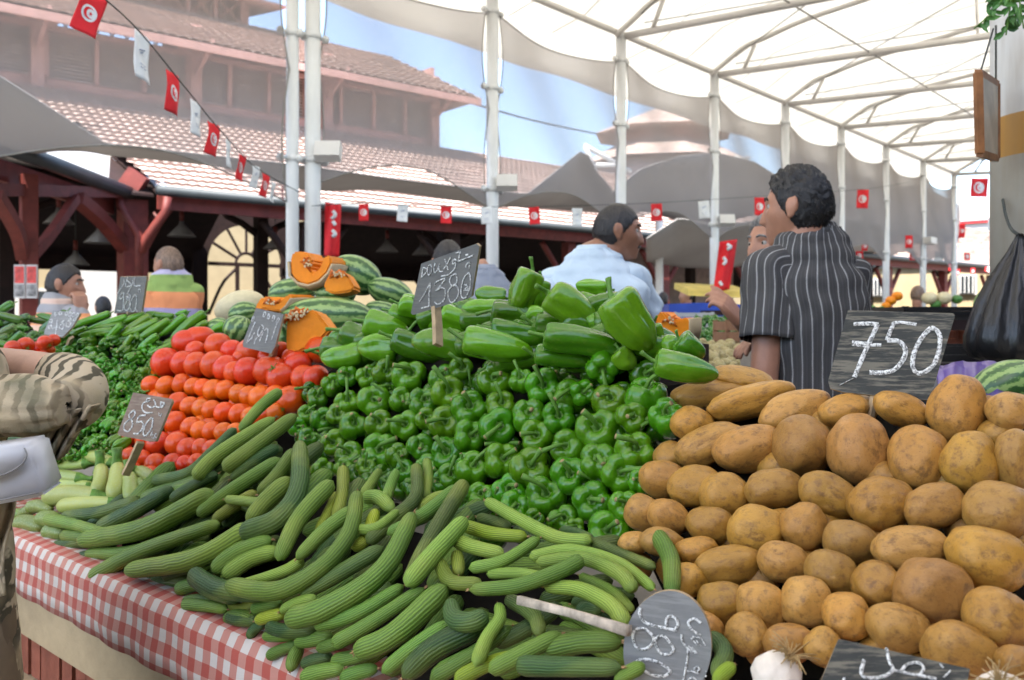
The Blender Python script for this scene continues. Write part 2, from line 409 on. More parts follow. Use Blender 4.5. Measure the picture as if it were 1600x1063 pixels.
# ================================================================== THE TILED MARKET HALL
A2 = Vector((.767, .642, 0)); B2 = Vector((-.642, .767, 0)); ROT2 = Matrix(((.767, -.642, 0), (.642, .767, 0), (0, 0, 1)))
def H(a, b, z=0): return A2*a+B2*b+Vector((0, 0, z))
def boxh(bm, a0, a1, b0, b1, z0, z1): box(bm, H((a0+a1)/2, (b0+b1)/2, (z0+z1)/2), (abs(a1-a0), abs(b1-b0), abs(z1-z0)), ROT2)
hall = empty('market_hall', H(5, 17.5, 0), 'large tiled market hall with louvred upper storey and dark red timber posts', 'building')
def HP(name, bm, mt, parent=None, smooth=False):
    o = part(name, bm, mt, parent or hall, smooth)
    if mt is M['tiles']: o.data.materials.append(M['tileshade'])
    return o
def tile_roof(a0, a1, b0, z0, b1, z1, pitch=.20, row=.27, a0top=None, a1top=None, fine=True):
    bm = bmesh.new(); L = math.hypot(b1-b0, z1-z0); nr = max(2, round(L/row)); rows = []
    up = Vector((0, 0, 1)); st = 6 if fine else 3
    nc = int(abs(a1-a0)/pitch*st); nrm = (Vector((0, 0, b1-b0))-B2*(z1-z0)).normalized()
    if nrm.z < 0: nrm = -nrm
    for i in range(nr):
        for (t, lift) in ((i/nr, .07), ((i+1)/nr, .0)):
            b = b0+(b1-b0)*t; z = z0+(z1-z0)*t
            aa = a0 if a0top is None else a0+(a0top-a0)*t; ab = a1 if a1top is None else a1+(a1top-a1)*t
            r = []
            for k in range(nc+1):
                a = aa+(ab-aa)*k/nc
                h = .024*abs(math.sin(math.pi*(a/pitch)))+lift+.012*noise.noise((a*1.3, i*.9, 3))
                r.append(H(a, b, z)+nrm*h)
            rows.append(r)
    grid(bm, rows)
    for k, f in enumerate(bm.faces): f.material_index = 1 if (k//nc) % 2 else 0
    return bm
GB, GZ = 17.5, 3.9
WBb, WZ = 22.3, 6.68
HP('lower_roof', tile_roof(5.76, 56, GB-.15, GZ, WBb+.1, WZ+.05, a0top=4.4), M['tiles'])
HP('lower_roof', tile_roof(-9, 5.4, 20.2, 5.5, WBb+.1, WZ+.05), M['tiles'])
# underside boarding of the lower roof
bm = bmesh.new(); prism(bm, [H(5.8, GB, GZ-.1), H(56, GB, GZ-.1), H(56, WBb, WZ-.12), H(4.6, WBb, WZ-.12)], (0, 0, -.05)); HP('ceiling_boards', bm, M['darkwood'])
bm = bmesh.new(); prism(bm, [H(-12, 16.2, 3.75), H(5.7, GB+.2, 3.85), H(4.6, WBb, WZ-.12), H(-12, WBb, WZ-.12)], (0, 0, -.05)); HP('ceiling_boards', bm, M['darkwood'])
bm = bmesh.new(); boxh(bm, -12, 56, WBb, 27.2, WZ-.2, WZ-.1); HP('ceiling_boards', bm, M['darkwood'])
for a0, a1 in ((-12, 11.7), (15.0, 56)):
    bm = bmesh.new(); prism(bm, [H(a0, 27.2, WZ-.12), H(a1, 27.2, WZ-.12), H(a1, 31.8, 3.5), H(a0, 31.8, 3.5)], (0, 0, .25)); HP('rear_roof', bm, M['darkwood'])
    bm = bmesh.new(); boxh(bm, a0, a1, 31.75, 31.9, 3.05, 3.6); HP('rear_fascia', bm, M['darkwood'])
# gutters, fascia, downpipes
bm = bmesh.new(); tube(bm, [H(5.6, GB-.28, GZ-.03), H(56, GB-.28, GZ-.03)], .10, 10); HP('gutter', bm, M['gutter'], smooth=True)
bm = bmesh.new(); boxh(bm, 5.7, 56, GB-.05, GB+.02, GZ-.36, GZ-.06); HP('fascia', bm, M['redwood'])
gl0, gl1 = W(-30, 214, 12.0), W(203, 302, 17.2)
bm = bmesh.new(); tube(bm, [gl0, gl1], .13, 10); HP('gutter', bm, M['gutter'], smooth=True)
bm = bmesh.new(); e = (gl1-gl0); side = Vector((-1, 0, 0)); prism(bm, [gl0+side*.3+Vector((0,0,-.1)), gl1+side*.3+Vector((0,0,-.1)), gl1+side*.3+Vector((0,0,-.42)), gl0+side*.3+Vector((0,0,-.42))], side*.1); HP('fascia', bm, M['redwood'])
bm = bmesh.new(); prism(bm, [gl0+Vector((-.25,0,.06)), gl1+Vector((-.25,.1,.06)), W(178, 240, 18.6), W(40, 225, 15)+Vector((-2.5,1,.1))], (0, 0, .08)); HP('pale_roof_sheet', bm, M['canvas'])
bm = bmesh.new(); box(bm, W(210, 283, 17.2), (.42, .2, .36), Matrix.Rotation(R(35), 3, 'Y')); HP('eave_block', bm, M['redwood'])
bm = bmesh.new(); tube(bm, [W(188, 242, 19.5), W(262, 299, 17.0)], .09, 8); HP('valley_gutter', bm, simple('bluish_zinc', (.32, .38, .48), .5, .1, 3, metal=.2), smooth=True)
# timber posts with curved braces
def post(a, b, w_, label=None, braces=(1, -1), zt=3.55, mt='redwood', brz=2.3, reach=1.0, p0=None):
    c = H(a, b, 0) if p0 is None else p0
    bm = bmesh.new(); box(bm, c+Vector((0, 0, zt/2)), (w_, w_, zt), ROT2); box(bm, c+Vector((0, 0, .25)), (w_*1.35, w_*1.35, .5), ROT2)
    o = HP('post', bm, M[mt])
    for s_ in braces:
        bm = bmesh.new()
        for dv in ((A2,) if isinstance(s_, (int, float)) else (s_,)):
            sg = s_ if isinstance(s_, (int, float)) else 1
            pts = [c+Vector((0, 0, brz)), c+dv*sg*reach*.3+Vector((0, 0, brz+.35)), c+dv*sg*reach*.62+Vector((0, 0, brz+.75)), c+dv*sg*reach+Vector((0, 0, zt-.05))]
            tube(bm, spline(pts, 10), w_*.3, 6)
        br = obj('brace', bm, M[mt]); br.parent = o
    return o
pl = W(45, 500, 13.4); pl.z = 0
q1 = post(0, 0, .22, p0=pl, braces=(), zt=3.6)
pl = W(207, 500, 17.4); pl.z = 0
q2 = post(0, 0, .46, p0=pl, braces=(), zt=3.75)
def brace(P, o, w_=.10):
    bm = bmesh.new(); tube(bm, spline([W(*p) for p in P], 8), [(w_, w_*.8)]*8, 4, shape=lambda ph, t: 1.2); br = obj('brace', bm, M['redwood'], None, False); br.parent = o
brace([(52, 398, 13.5), (80, 365, 14.1), (118, 310, 14.9)], q1); brace([(36, 402, 13.3), (26, 360, 12.9), (-6, 305, 12.2)], q1)
brace([(196, 388, 17.2), (160, 345, 16.3), (121, 310, 15.0)], q2, .13); brace([(222, 385, 17.5), (245, 345, 17.9), (262, 322, 18.2)], q2, .12)
bm = bmesh.new(); tube(bm, [W(-20, 296, 12.4), W(205, 302, 17.5)], [(.13, .13)]*2, 4); HP('tie_beam', bm, M['redwood'])
bm = bmesh.new(); tube(bm, [W(186, 306, 16.9), W(188, 322, 16.9), W(217, 368, 16.9), W(217, 470, 16.9)], .085, 8); HP('downpipe', bm, M['redwood'], smooth=True)
bm = bmesh.new(); tube(bm, [W(262, 308, 16.85), W(259, 330, 16.85), W(228, 372, 16.85), W(222, 395, 16.85)], .085, 8); HP('downpipe', bm, M['redwood'], smooth=True)
for i, a in enumerate((9.0, 13.0, 17.0, 21, 25.5, 30, 35, 40, 45, 50, 55)): post(a, GB+.35, .28, mt='redwood' if i > 1 else 'darkwood')
for a in (-2, 4, 10, 16, 22, 28, 35, 42, 50): post(a, 22.4, .3, mt='darkwood', zt=6.4, brz=3.6, reach=1.8)
for a in (-2, 4, 10.5, 16, 22, 28, 34, 40, 46, 52): post(a, 31.6, .26, mt='darkwood', zt=3.2, brz=2.0)
# arched opening with glazing bars at the rear
bm = bmesh.new(); bf = 31.2; ac, rr, zs = 13.35, 1.42, 3.45
n = 20; arc = [(ac-rr*math.cos(math.pi*i/n), zs+rr*math.sin(math.pi*i/n)) for i in range(n+1)]
for (x0, z0), (x1, z1) in zip(arc, arc[1:]):
    prism(bm, [H(x0, bf, z0), H(x1, bf, z1), H(x1, bf, 7.4), H(x0, bf, 7.4)], B2*.12)
boxh(bm, 11.4, ac-rr, bf, bf+.12, 0, 7.4); boxh(bm, ac+rr, 15.3, bf, bf+.12, 0, 7.4); HP('arched_wall', bm, M['darkwood'])
bm = bmesh.new()
for k in range(1, 6):
    t = math.pi*k/6; tube(bm, [H(ac-.35*math.cos(t), bf-.03, zs+.35*math.sin(t)), H(ac-rr*math.cos(t), bf-.03, zs+rr*math.sin(t))], .055, 6)
tube(bm, [H(ac-.4*math.cos(math.pi*i/10), bf-.03, zs+.4*math.sin(math.pi*i/10)) for i in range(11)], .06, 6)
boxh(bm, ac-rr, ac+rr, bf-.09, bf-.02, zs-.1, zs+.04); boxh(bm, ac-.42, ac-.28, bf-.09, bf-.02, 0, zs); boxh(bm, ac+.3, ac+.42, bf-.09, bf-.02, 0, zs)
tube(bm, spline([H(ac-1.4, bf-.03, 1.6), H(ac-.9, bf-.03, 2.7), H(ac-.35, bf-.03, 3.3)], 8), .06, 6); tube(bm, spline([H(ac+1.4, bf-.03, 1.6), H(ac+.9, bf-.03, 2.7), H(ac+.35, bf-.03, 3.3)], 8), .06, 6)
HP('glazing_bars', bm, M['darkwood'])
# upper storey: louvred wall, deep eaves
UA0, UA1 = -6, 15.7
bm = bmesh.new(); boxh(bm, UA0, UA1, WBb+.1, WBb+.2, WZ, WZ+.28); boxh(bm, UA0, UA1, WBb+.02, WBb+.2, WZ+1.36, WZ+1.5)
boxh(bm, UA0, UA1, 27, 27.2, WZ, 8.9); boxh(bm, UA1-.12, UA1, WBb+.2, 27, WZ, 9.2); HP('upper_wall', bm, M['pinkwood'])
bm = bmesh.new()
for k in range(13):
    z = WZ+.30+k*.083; prism(bm, [H(UA0, WBb+.1, z), H(UA1, WBb+.1, z), H(UA1, WBb+.2, z+.06), H(UA0, WBb+.2, z+.06)], (0, 0, .016))
HP('louvres', bm, M['louver'])
bm = bmesh.new(); boxh(bm, UA0, UA1-.15, WBb+.24, WBb+.3, WZ+.2, WZ+1.5); HP('backing_wall', bm, M['darkboards'])
bm = bmesh.new()
a = UA0
while a < UA1:
    boxh(bm, a-.05, a+.05, WBb, WBb+.16, WZ+.28, WZ+1.36); a += 1.08
HP('mullions', bm, M['pinkwood'])
for a in (-4.3, -.2, 4.6, 8.2, 11.9, 15.55):
    bm = bmesh.new(); boxh(bm, a-.14, a+.14, WBb-.1, WBb+.2, WZ, 8.85)
    for sg in (-1, 1):
        if a > 15 and sg > 0: continue
        tube(bm, spline([H(a, WBb-.02, WZ+1.35), H(a+sg*.45, WBb-.02, WZ+1.62), H(a+sg*.95, WBb-.02, WZ+2.1)], 8), .07, 6)
    tube(bm, [H(a, WBb-.1, WZ+.9), H(a, WBb-1.2, WZ+1.5)], .06, 6); HP('wall_post', bm, M['pinkwood'])
# opening band above the louvres with lattice against the sky
bm = bmesh.new(); z0 = WZ+1.5
for k in range(64):
    a = UA0+k*.34
    if a > UA1-.3: break
    tube(bm, [H(a, WBb+.1, z0), H(a+.34, WBb+.1, z0+.72)], .022, 4); tube(bm, [H(a+.34, WBb+.1, z0), H(a, WBb+.1, z0+.72)], .022, 4)
HP('lattice', bm, M['pinkwood'])
bm = bmesh.new(); boxh(bm, UA0, 4.9, WBb+.12, WBb+.2, z0, 8.9); boxh(bm, 7.6, 15.6, WBb+.12, WBb+.2, z0, 8.9); boxh(bm, 4.9, 7.6, WBb+.12, WBb+.2, z0-.2, 7.95)
for k in range(18):
    x0, x1 = 4.9+.15*k, 4.9+.15*(k+1); zz = 8.02+.50*math.sqrt(max(0, 1-((x0+.075-6.25)/1.35)**2)); boxh(bm, x0, x1, WBb+.12, WBb+.2, zz, 8.95)
HP('upper_boarding', bm, M['darkboards'])
EB, EZ = 20.9, 7.98
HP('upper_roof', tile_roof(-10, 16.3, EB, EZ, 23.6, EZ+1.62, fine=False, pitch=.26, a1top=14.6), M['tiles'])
bm = bmesh.new(); prism(bm, [H(-10, EB+.05, EZ-.04), H(16.2, EB+.05, EZ-.04), H(15.2, 22.8, EZ+1.05), H(-10, 22.8, EZ+1.05)], (0, 0, -.06)); HP('eave_soffit', bm, M['pinkwood'])
bm = bmesh.new(); boxh(bm, -10, 16.25, EB-.06, EB+.02, EZ-.17, EZ+.02); HP('eave_fascia', bm, M['pinkwood'])
bm = bmesh.new(); prism(bm, [H(16.3, EB, EZ), H(16.3, 28, EZ), H(14.6, 26.0, EZ+1.6), H(14.6, 23.6, EZ+1.6)], (0, 0, .06))
for q0, q1 in ((-10, 2.6), (9.4, 16.3)): prism(bm, [H(q0, 28.4, EZ), H(q1, 28.4, EZ), H(min(q1, 14.6), 25.8, EZ+1.6), H(q0, 25.8, EZ+1.6)], (0, 0, .06))
HP('rear_upper_roof', bm, M['tiles'])
# cupola with cross bracing
CB, CZ = 23.65, 9.52
bm = bmesh.new()
boxh(bm, -8, 10.2, CB-.05, CB+.1, CZ-.1, CZ+.06); boxh(bm, -8, 10.2, CB-.05, CB+.1, CZ+.72, CZ+.86)
k = 0
while -8+k*.75 < 10.1:
    a = -8+k*.75; boxh(bm, a-.05, a+.05, CB-.06, CB+.08, CZ, CZ+.74)
    if a < 9.6: tube(bm, [H(a, CB, CZ+.06), H(a+.75, CB, CZ+.74)], .035, 4); tube(bm, [H(a+.75, CB, CZ+.06), H(a, CB, CZ+.74)], .035, 4)
    k += 1
boxh(bm, 10.05, 10.2, CB, 26, CZ-.1, CZ+.9); HP('cupola_frame', bm, M['pinkwood'])
bm = bmesh.new(); boxh(bm, -8, 2.5, CB+.5, CB+.6, CZ, CZ+.9); boxh(bm, 9.0, 10.0, CB+.5, CB+.6, CZ, CZ+.9); HP('cupola_wall', bm, M['louver'])
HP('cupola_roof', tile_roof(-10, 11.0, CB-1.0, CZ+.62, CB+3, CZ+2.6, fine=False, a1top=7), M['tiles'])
bm = bmesh.new(); prism(bm, [H(-10, CB-.95, CZ+.56), H(10.95, CB-.95, CZ+.56), H(10.95, 27.0, CZ+1.3), H(-10, 27.0, CZ+1.3)], (0, 0, -.06)); HP('cupola_soffit', bm, M['pinkwood'])
# second tower on the far part of the hall
tw = empty('pagoda_tower', H(31, 27, 0), 'distant two tiered pagoda style roof tower with a finial, seen through the net', 'tower')
c = W(1036, 500, 44); c.z = 0
def hiproof(bm, c, r0, z0, r1, z1, n=8, rot=.2):
    A = [c+Vector((r0*math.cos(rot+2*math.pi*k/n), r0*math.sin(rot+2*math.pi*k/n), z0)) for k in range(n)]
    B = [c+Vector((r1*math.cos(rot+2*math.pi*k/n), r1*math.sin(rot+2*math.pi*k/n), z1)) for k in range(n)]
    a = [bm.verts.new(p) for p in A]; b = [bm.verts.new(p) for p in B]
    for k in range(n): bm.faces.new((a[k], a[(k+1) % n], b[(k+1) % n], b[k]))
    bm.faces.new(a[::-1]); bm.faces.new(b)
TZ = lambda y: CAMZ+(HY-y)/F*44
TP = lambda nm, bm, mt: part(nm, bm, mt, tw, False)
bm = bmesh.new(); hiproof(bm, c, 3.5, TZ(213), .25, TZ(168)); TP('top_roof', bm, M['tiles'])
bm = bmesh.new(); tube(bm, [c+Vector((0, 0, TZ(170))), c+Vector((0, 0, TZ(157)))], .12, 6); TP('finial', bm, M['darkwood'])
bm = bmesh.new(); hiproof(bm, c, 2.3, TZ(240), 2.3, TZ(213)); TP('lantern', bm, M['pinkwood'])
bm = bmesh.new(); hiproof(bm, c, 4.3, TZ(262), 2.2, TZ(226)); TP('lower_roof', bm, M['tiles'])
bm = bmesh.new(); hiproof(bm, c, 3.6, 0, 3.6, TZ(262)); TP('tower_body', bm, M['louver'])
# hanging lamps under the hall roof
for i, (px, py, b, lb) in enumerate([(92, 345, 20, 'grey conical lamp hanging in the dark hall above the man with dark hair'), (156, 375, 19, 'large grey conical lamp hanging left of the thick red post'),
        (284, 365, 19.5, 'grey conical lamp hanging right of the thick red post'), (430, 385, 21, 'dark conical lamp hanging beside the arched opening'), (118, 410, 22, 'small dark conical lamp hanging low over the dark haired man'),
        (605, 390, 20, 'grey conical lamp in the hall left of the 1380 sign'), (660, 395, 21, 'dull conical lamp partly behind the 1380 sign'), (560, 340, 22, 'dark conical lamp high in the hall between the pole pairs')]):
    u = (px-800)/F; t = b/(-.642*u+.767); p = W(px, py, t)
    L = empty('hanging_lamp', p, lb, 'lamp', 'conical lamps under the hall roof')
    bm = bmesh.new(); lathe(bm, [(0, .27), (.05, .27), (.06, .2), (.30, -.06), (.29, -.07), (.05, .17), (0, .18)], 16); obj('shade', bm, M['lampmetal'], L)
    bm = bmesh.new(); tube(bm, [(0, 0, .26), (0, 0, 1.4)], .012, 5); obj('cord', bm, M['rope'], L)
    bm = bmesh.new(); tube(bm, [(0, 0, .27), (0, 0, .5)], .05, 8); obj('socket', bm, M['redwood'], L)
# ------------------------------------------------------------------ buildings beyond
cb = empty('cream_building', H(10, 37, 0), 'long cream rendered building seen as a bright band beneath the dark hall roof', 'building')
bm = bmesh.new(); boxh(bm, -25, 60, 37, 43, 0, 7); part('wall', bm, M['cream'], cb, False)
bm = bmesh.new(); boxh(bm, -25, 60, 36.8, 43.2, 7, 7.3); part('parapet', bm, M['limewash'], cb, False)
for a in (-8, -3, 2, 7.5, 18, 24, 30, 36, 42, 48):
    bm = bmesh.new(); boxh(bm, a-.6, a+.6, 36.93, 36.99, 1.0, 2.6); f = part('window', bm, M['limewash'], cb, False)
    bm = bmesh.new(); boxh(bm, a-.48, a+.48, 36.9, 36.925, 1.12, 2.48); g = obj('pane', bm, M['glassdark'], None, False); g.parent = f
for a in (-5.5, 5, 10):
    bm = bmesh.new(); boxh(bm, a-1.0, a+1.0, 36.9, 36.99, 0, 3.4); part('white_panel', bm, M['limewash'], cb, False)
eb = empty('arcade_building', AB(62, 0, 0), 'cream and white building closing the far end of the aisle, with a small barred window', 'building')
bm = bmesh.new(); boxab(bm, 62, 66, -30, 24, 0, 4.9); part('wall', bm, M['cream'], eb, False)
bm = bmesh.new(); boxab(bm, 61.9, 66, -30, 24, 4.9, 9.2); part('upper_wall', bm, M['limewash'], eb, False)
bm = bmesh.new(); boxab(bm, 61.7, 61.9, -30, 24, 5.0, 5.25); part('cornice', bm, M['gutter'], eb, False)
bm = bmesh.new(); boxab(bm, 61.7, 61.9, -30, 24, 7.6, 7.75); part('red_band', bm, M['fl_red'], eb, False)
for px, py in ((1512, 445), (1330, 452), (1370, 450)):
    p = W(px, py, dA(px, 61.9)); b_ = p.dot(BX)
    bm = bmesh.new(); boxab(bm, 61.8, 61.89, b_-.55, b_+.55, p.z-.65, p.z+.65); f = part('window', bm, M['limewash'], eb, False)
    bm = bmesh.new(); boxab(bm, 61.72, 61.79, b_-.45, b_+.45, p.z-.55, p.z+.55); g = obj('pane', bm, M['glassdark'], None, False); g.parent = f
    bm = bmesh.new()
    for k in range(4): boxab(bm, 61.66, 61.7, b_-.36+k*.24-.02, b_-.36+k*.24+.02, p.z-.55, p.z+.55)
    g = obj('bars', bm, M['white'], None, False); g.parent = f
bm = bmesh.new(); p = W(1530, 395, dA(1530, 61.8)); b_ = p.dot(BX)
tube(bm, [AB(61.75, b_+2.2*math.cos(math.pi*i/12), p.z-.4+1.0*math.sin(math.pi*i/12)) for i in range(13)], .12, 6); part('arch_moulding', bm, M['brick'], eb, False)
# ================================================================== PRODUCE MATERIALS
def m_green(name, rough=.22, coat=.7, bmp=.0, dark=.72):
    m, nt, b = mat(name)
    oi = N(nt, 'ShaderNodeObjectInfo'); v = coord(nt, 'Object')
    f = noise_(nt, v, 22, 4, .6)
    c = mixc(nt, f, mixc(nt, 1.0, oi.outputs['Color'], (dark, dark, dark), 'MULTIPLY'), oi.outputs['Color'])
    c = mixc(nt, ramp(nt, noise_(nt, v, 9, 2), [(.58, (0, 0, 0)), (.75, (.3, .3, .3))]), c, (.16, .24, .03))
    nt.links.new(c, b.inputs['Base Color']); b.inputs['Roughness'].default_value = rough
    b.inputs['Coat Weight'].default_value = coat; b.inputs['Coat Roughness'].default_value = .06; b.inputs['Specular IOR Level'].default_value = .15
    b.inputs['Subsurface Weight'].default_value = .0
    bump(nt, b, noise_(nt, v, 5, 3), .10+bmp, .03); return m
M['pepper'] = m_green('glossy_pepper_skin')
M['stem'] = simple('green_stem', (.10, .22, .03), .5, .45, 60, .3)
M['stemcut'] = simple('dried_stem', (.34, .26, .12), .8, .3, 60, .2)
def m_cuke():
    m, nt, b = mat('ribbed_cucumber_skin')
    oi = N(nt, 'ShaderNodeObjectInfo'); uv = N(nt, 'ShaderNodeUVMap'); sp = N(nt, 'ShaderNodeSeparateXYZ'); nt.links.new(uv.outputs[0], sp.inputs[0])
    v = coord(nt, 'Object')
    wob = math_(nt, 'MULTIPLY', noise_(nt, v, 22, 3), .075)
    u = math_(nt, 'ADD', sp.outputs[0], wob)
    s1 = math_(nt, 'SINE', math_(nt, 'MULTIPLY', u, 2*math.pi*21))
    s1 = math_(nt, 'ADD', math_(nt, 'MULTIPLY', s1, .5), .5)
    st = math_(nt, 'MULTIPLY', math_(nt, 'POWER', s1, .55), math_(nt, 'ADD', .30, noise_(nt, v, 16, 3)))
    dk = mixc(nt, 1.0, oi.outputs['Color'], (.52, .56, .54), 'MULTIPLY'); lt = mixc(nt, 1.0, oi.outputs['Color'], (1.22, 1.14, 1.05), 'MULTIPLY')
    c = mixc(nt, ramp(nt, st, [(.05, (0, 0, 0)), (.8, (1, 1, 1))]), dk, lt)
    # pale yellow belly and scuffs that belong to the fruit
    c = mixc(nt, ramp(nt, noise_(nt, v, 7, 3), [(.54, (0, 0, 0)), (.74, (.6, .6, .6))]), c, (.26, .30, .055))
    c = mixc(nt, ramp(nt, noise_(nt, v, 90, 4, .7), [(.66, (0, 0, 0)), (.76, (.55, .55, .55))]), c, (.30, .24, .11))
    nt.links.new(c, b.inputs['Base Color']); b.inputs['Roughness'].default_value = .40; b.inputs['Specular IOR Level'].default_value = .22
    bump(nt, b, math_(nt, 'ADD', math_(nt, 'MULTIPLY', s1, .7), noise_(nt, v, 130, 3)), .35, .003); return m
M['cuke'] = m_cuke()
def m_potato():
    m, nt, b = mat('potato_skin')
    oi = N(nt, 'ShaderNodeObjectInfo'); v0 = coord(nt, 'Object')
    va = N(nt, 'ShaderNodeVectorMath', operation='ADD'); nt.links.new(v0, va.inputs[0])
    cb_ = N(nt, 'ShaderNodeCombineXYZ'); r = math_(nt, 'MULTIPLY', oi.outputs['Random'], 7.0)
    for i in range(3): nt.links.new(r, cb_.inputs[i])
    nt.links.new(cb_.outputs[0], va.inputs[1]); v = va.outputs[0]
    c = mixc(nt, noise_(nt, v, 2.2, 4, .6), mixc(nt, 1.0, oi.outputs['Color'], (.62, .54, .46), 'MULTIPLY'), oi.outputs['Color'])
    c = mixc(nt, ramp(nt, noise_(nt, v, 3.2, 6, .72), [(.50, (0, 0, 0)), (.66, (.8, .8, .8))]), c, (.17, .08, .028))
    vo = N(nt, 'ShaderNodeTexVoronoi'); vo.inputs['Scale'].default_value = 11; vo.inputs['Randomness'].default_value = 1; nt.links.new(v, vo.inputs['Vector'])
    c = mixc(nt, ramp(nt, math_(nt, 'ADD', vo.outputs['Distance'], math_(nt, 'MULTIPLY', noise_(nt, v, 5, 2), .22)), [(.19, (.9, .9, .9)), (.25, (0, 0, 0))]), c, (.11, .05, .016))
    c = mixc(nt, ramp(nt, noise_(nt, v, 40, 4, .7), [(.64, (0, 0, 0)), (.76, (.25, .25, .25))]), c, (.55, .37, .16))
    nt.links.new(c, b.inputs['Base Color']); b.inputs['Roughness'].default_value = .36; b.inputs['Specular IOR Level'].default_value = .36
    h = math_(nt, 'ADD', noise_(nt, v, 34, 5, .7), math_(nt, 'MULTIPLY', vo.outputs['Distance'], .6)); bump(nt, b, h, .20, .012); return m
M['potato'] = m_potato()
def m_tomato():
    m, nt, b = mat('tomato_skin'); oi = N(nt, 'ShaderNodeObjectInfo'); v = coord(nt, 'Object')
    c = mixc(nt, noise_(nt, v, 1.6, 2), mixc(nt, 1.0, oi.outputs['Color'], (.75, .55, .55), 'MULTIPLY'), oi.outputs['Color'])
    c = mixc(nt, ramp(nt, noise_(nt, v, 14, 3), [(.66, (0, 0, 0)), (.74, (.25, .25, .25))]), c, (.75, .22, .02)); b.inputs['Specular IOR Level'].default_value = .2
    nt.links.new(c, b.inputs['Base Color']); b.inputs['Roughness'].default_value = .32; b.inputs['Coat Weight'].default_value = .45; b.inputs['Coat Roughness'].default_value = .06
    bump(nt, b, noise_(nt, v, 6, 2), .1, .05); return m
M['tomato'] = m_tomato()
def m_melon():
    m, nt, b = mat('striped_watermelon_rind'); v = coord(nt, 'Object')
    sp = N(nt, 'ShaderNodeSeparateXYZ'); nt.links.new(v, sp.inputs[0])
    an = math_(nt, 'ARCTAN2', sp.outputs[1], sp.outputs[0])
    an = math_(nt, 'ADD', an, math_(nt, 'MULTIPLY', math_(nt, 'SUBTRACT', noise_(nt, v, 3.5, 5, .7), .5), .75))
    s1 = math_(nt, 'SINE', math_(nt, 'MULTIPLY', an, 11)); s1 = math_(nt, 'ADD', s1, math_(nt, 'MULTIPLY', math_(nt, 'SUBTRACT', noise_(nt, v, 9, 5, .75), .5), 1.6))
    c = ramp(nt, math_(nt, 'ADD', math_(nt, 'MULTIPLY', s1, .5), .5), [(.25, (.035, .10, .022)), (.5, (.08, .19, .04)), (.78, (.27, .40, .12))])
    nt.links.new(c, b.inputs['Base Color']); b.inputs['Roughness'].default_value = .35; b.inputs['Coat Weight'].default_value = .1; return m
M['melon'] = m_melon()
M['palemelon'] = simple('pale_melon_rind', (.66, .56, .33), .5, .1, 4, .4)
M['flesh'] = simple('orange_pumpkin_flesh', (.90, .27, .008), .5, .14, 16, .35, bmp=.15)
M['seeds'] = simple('stringy_pumpkin_core', (.66, .15, .012), .6, .45, 60, .4, bmp=.6)
M['pseed'] = simple('pumpkin_seed', (.70, .52, .28), .5, .2, 40)
M['rind'] = simple('pale_pumpkin_rind', (.50, .38, .21), .6, .15, 10)
M['zuc'] = None
def m_zuc():
    m, nt, b = mat('pale_zucchini_skin'); oi = N(nt, 'ShaderNodeObjectInfo'); v = coord(nt, 'Object')
    vo = N(nt, 'ShaderNodeTexVoronoi'); vo.inputs['Scale'].default_value = 170; nt.links.new(v, vo.inputs['Vector'])
    c = mixc(nt, ramp(nt, vo.outputs['Distance'], [(.25, (.7, .7, .7)), (.45, (0, 0, 0))]), oi.outputs['Color'], (.48, .52, .28))
    c = mixc(nt, noise_(nt, v, 8, 3), c, mixc(nt, 1.0, oi.outputs['Color'], (.6, .7, .6), 'MULTIPLY'))
    nt.links.new(c, b.inputs['Base Color']); b.inputs['Roughness'].default_value = .4; return m
M['zuc'] = m_zuc()
M['garlic'] = simple('garlic_skin', (.75, .66, .56), .6, .2, 18, .3, bmp=.3)
M['root'] = simple('dry_root', (.42, .28, .12), .8, .3, 40)
# ================================================================== HEAPS: inverse depth over the picture, world shape behind
dPep = fitplane([(850, 830, 1.5), (850, 450, 1.95), (500, 640, 2.2), (1060, 640, 1.5)], False)
dPot = fitplane([(1300, 1010, .97), (1400, 630, 1.33), (1010, 740, 1.42), (1580, 1000, .88), (1580, 650, 1.22), (1060, 620, 1.55)], False)
dTom = fitplane([(280, 735, 2.28), (350, 540, 2.72), (240, 600, 2.62), (480, 640, 2.3)], False)
dHot = fitplane([(150, 700, 2.42), (220, 490, 3.05), (90, 540, 3.0), (320, 560, 2.75)], False)
dCuk = fitplane([(100, 880, 2.08), (430, 1010, 1.50), (650, 1063, 1.25), (950, 1063, 1.05), (1000, 880, 1.30), (760, 790, 1.56), (650, 730, 1.70), (450, 640, 2.08), (270, 760, 2.12), (420, 620, 2.2), (620, 900, 1.45), (300, 860, 1.8)])
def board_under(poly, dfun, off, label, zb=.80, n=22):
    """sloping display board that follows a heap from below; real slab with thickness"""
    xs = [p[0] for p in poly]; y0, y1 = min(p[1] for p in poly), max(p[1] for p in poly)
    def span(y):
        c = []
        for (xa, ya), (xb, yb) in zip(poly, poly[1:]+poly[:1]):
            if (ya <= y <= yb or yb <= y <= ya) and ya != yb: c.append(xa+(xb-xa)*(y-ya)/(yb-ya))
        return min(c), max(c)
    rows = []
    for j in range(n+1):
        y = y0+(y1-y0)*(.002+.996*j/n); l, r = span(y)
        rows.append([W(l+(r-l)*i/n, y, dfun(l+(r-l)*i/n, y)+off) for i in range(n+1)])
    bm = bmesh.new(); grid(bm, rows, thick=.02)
    o = obj('display_board', bm, M['board']); return tag(o, label, 'display board')
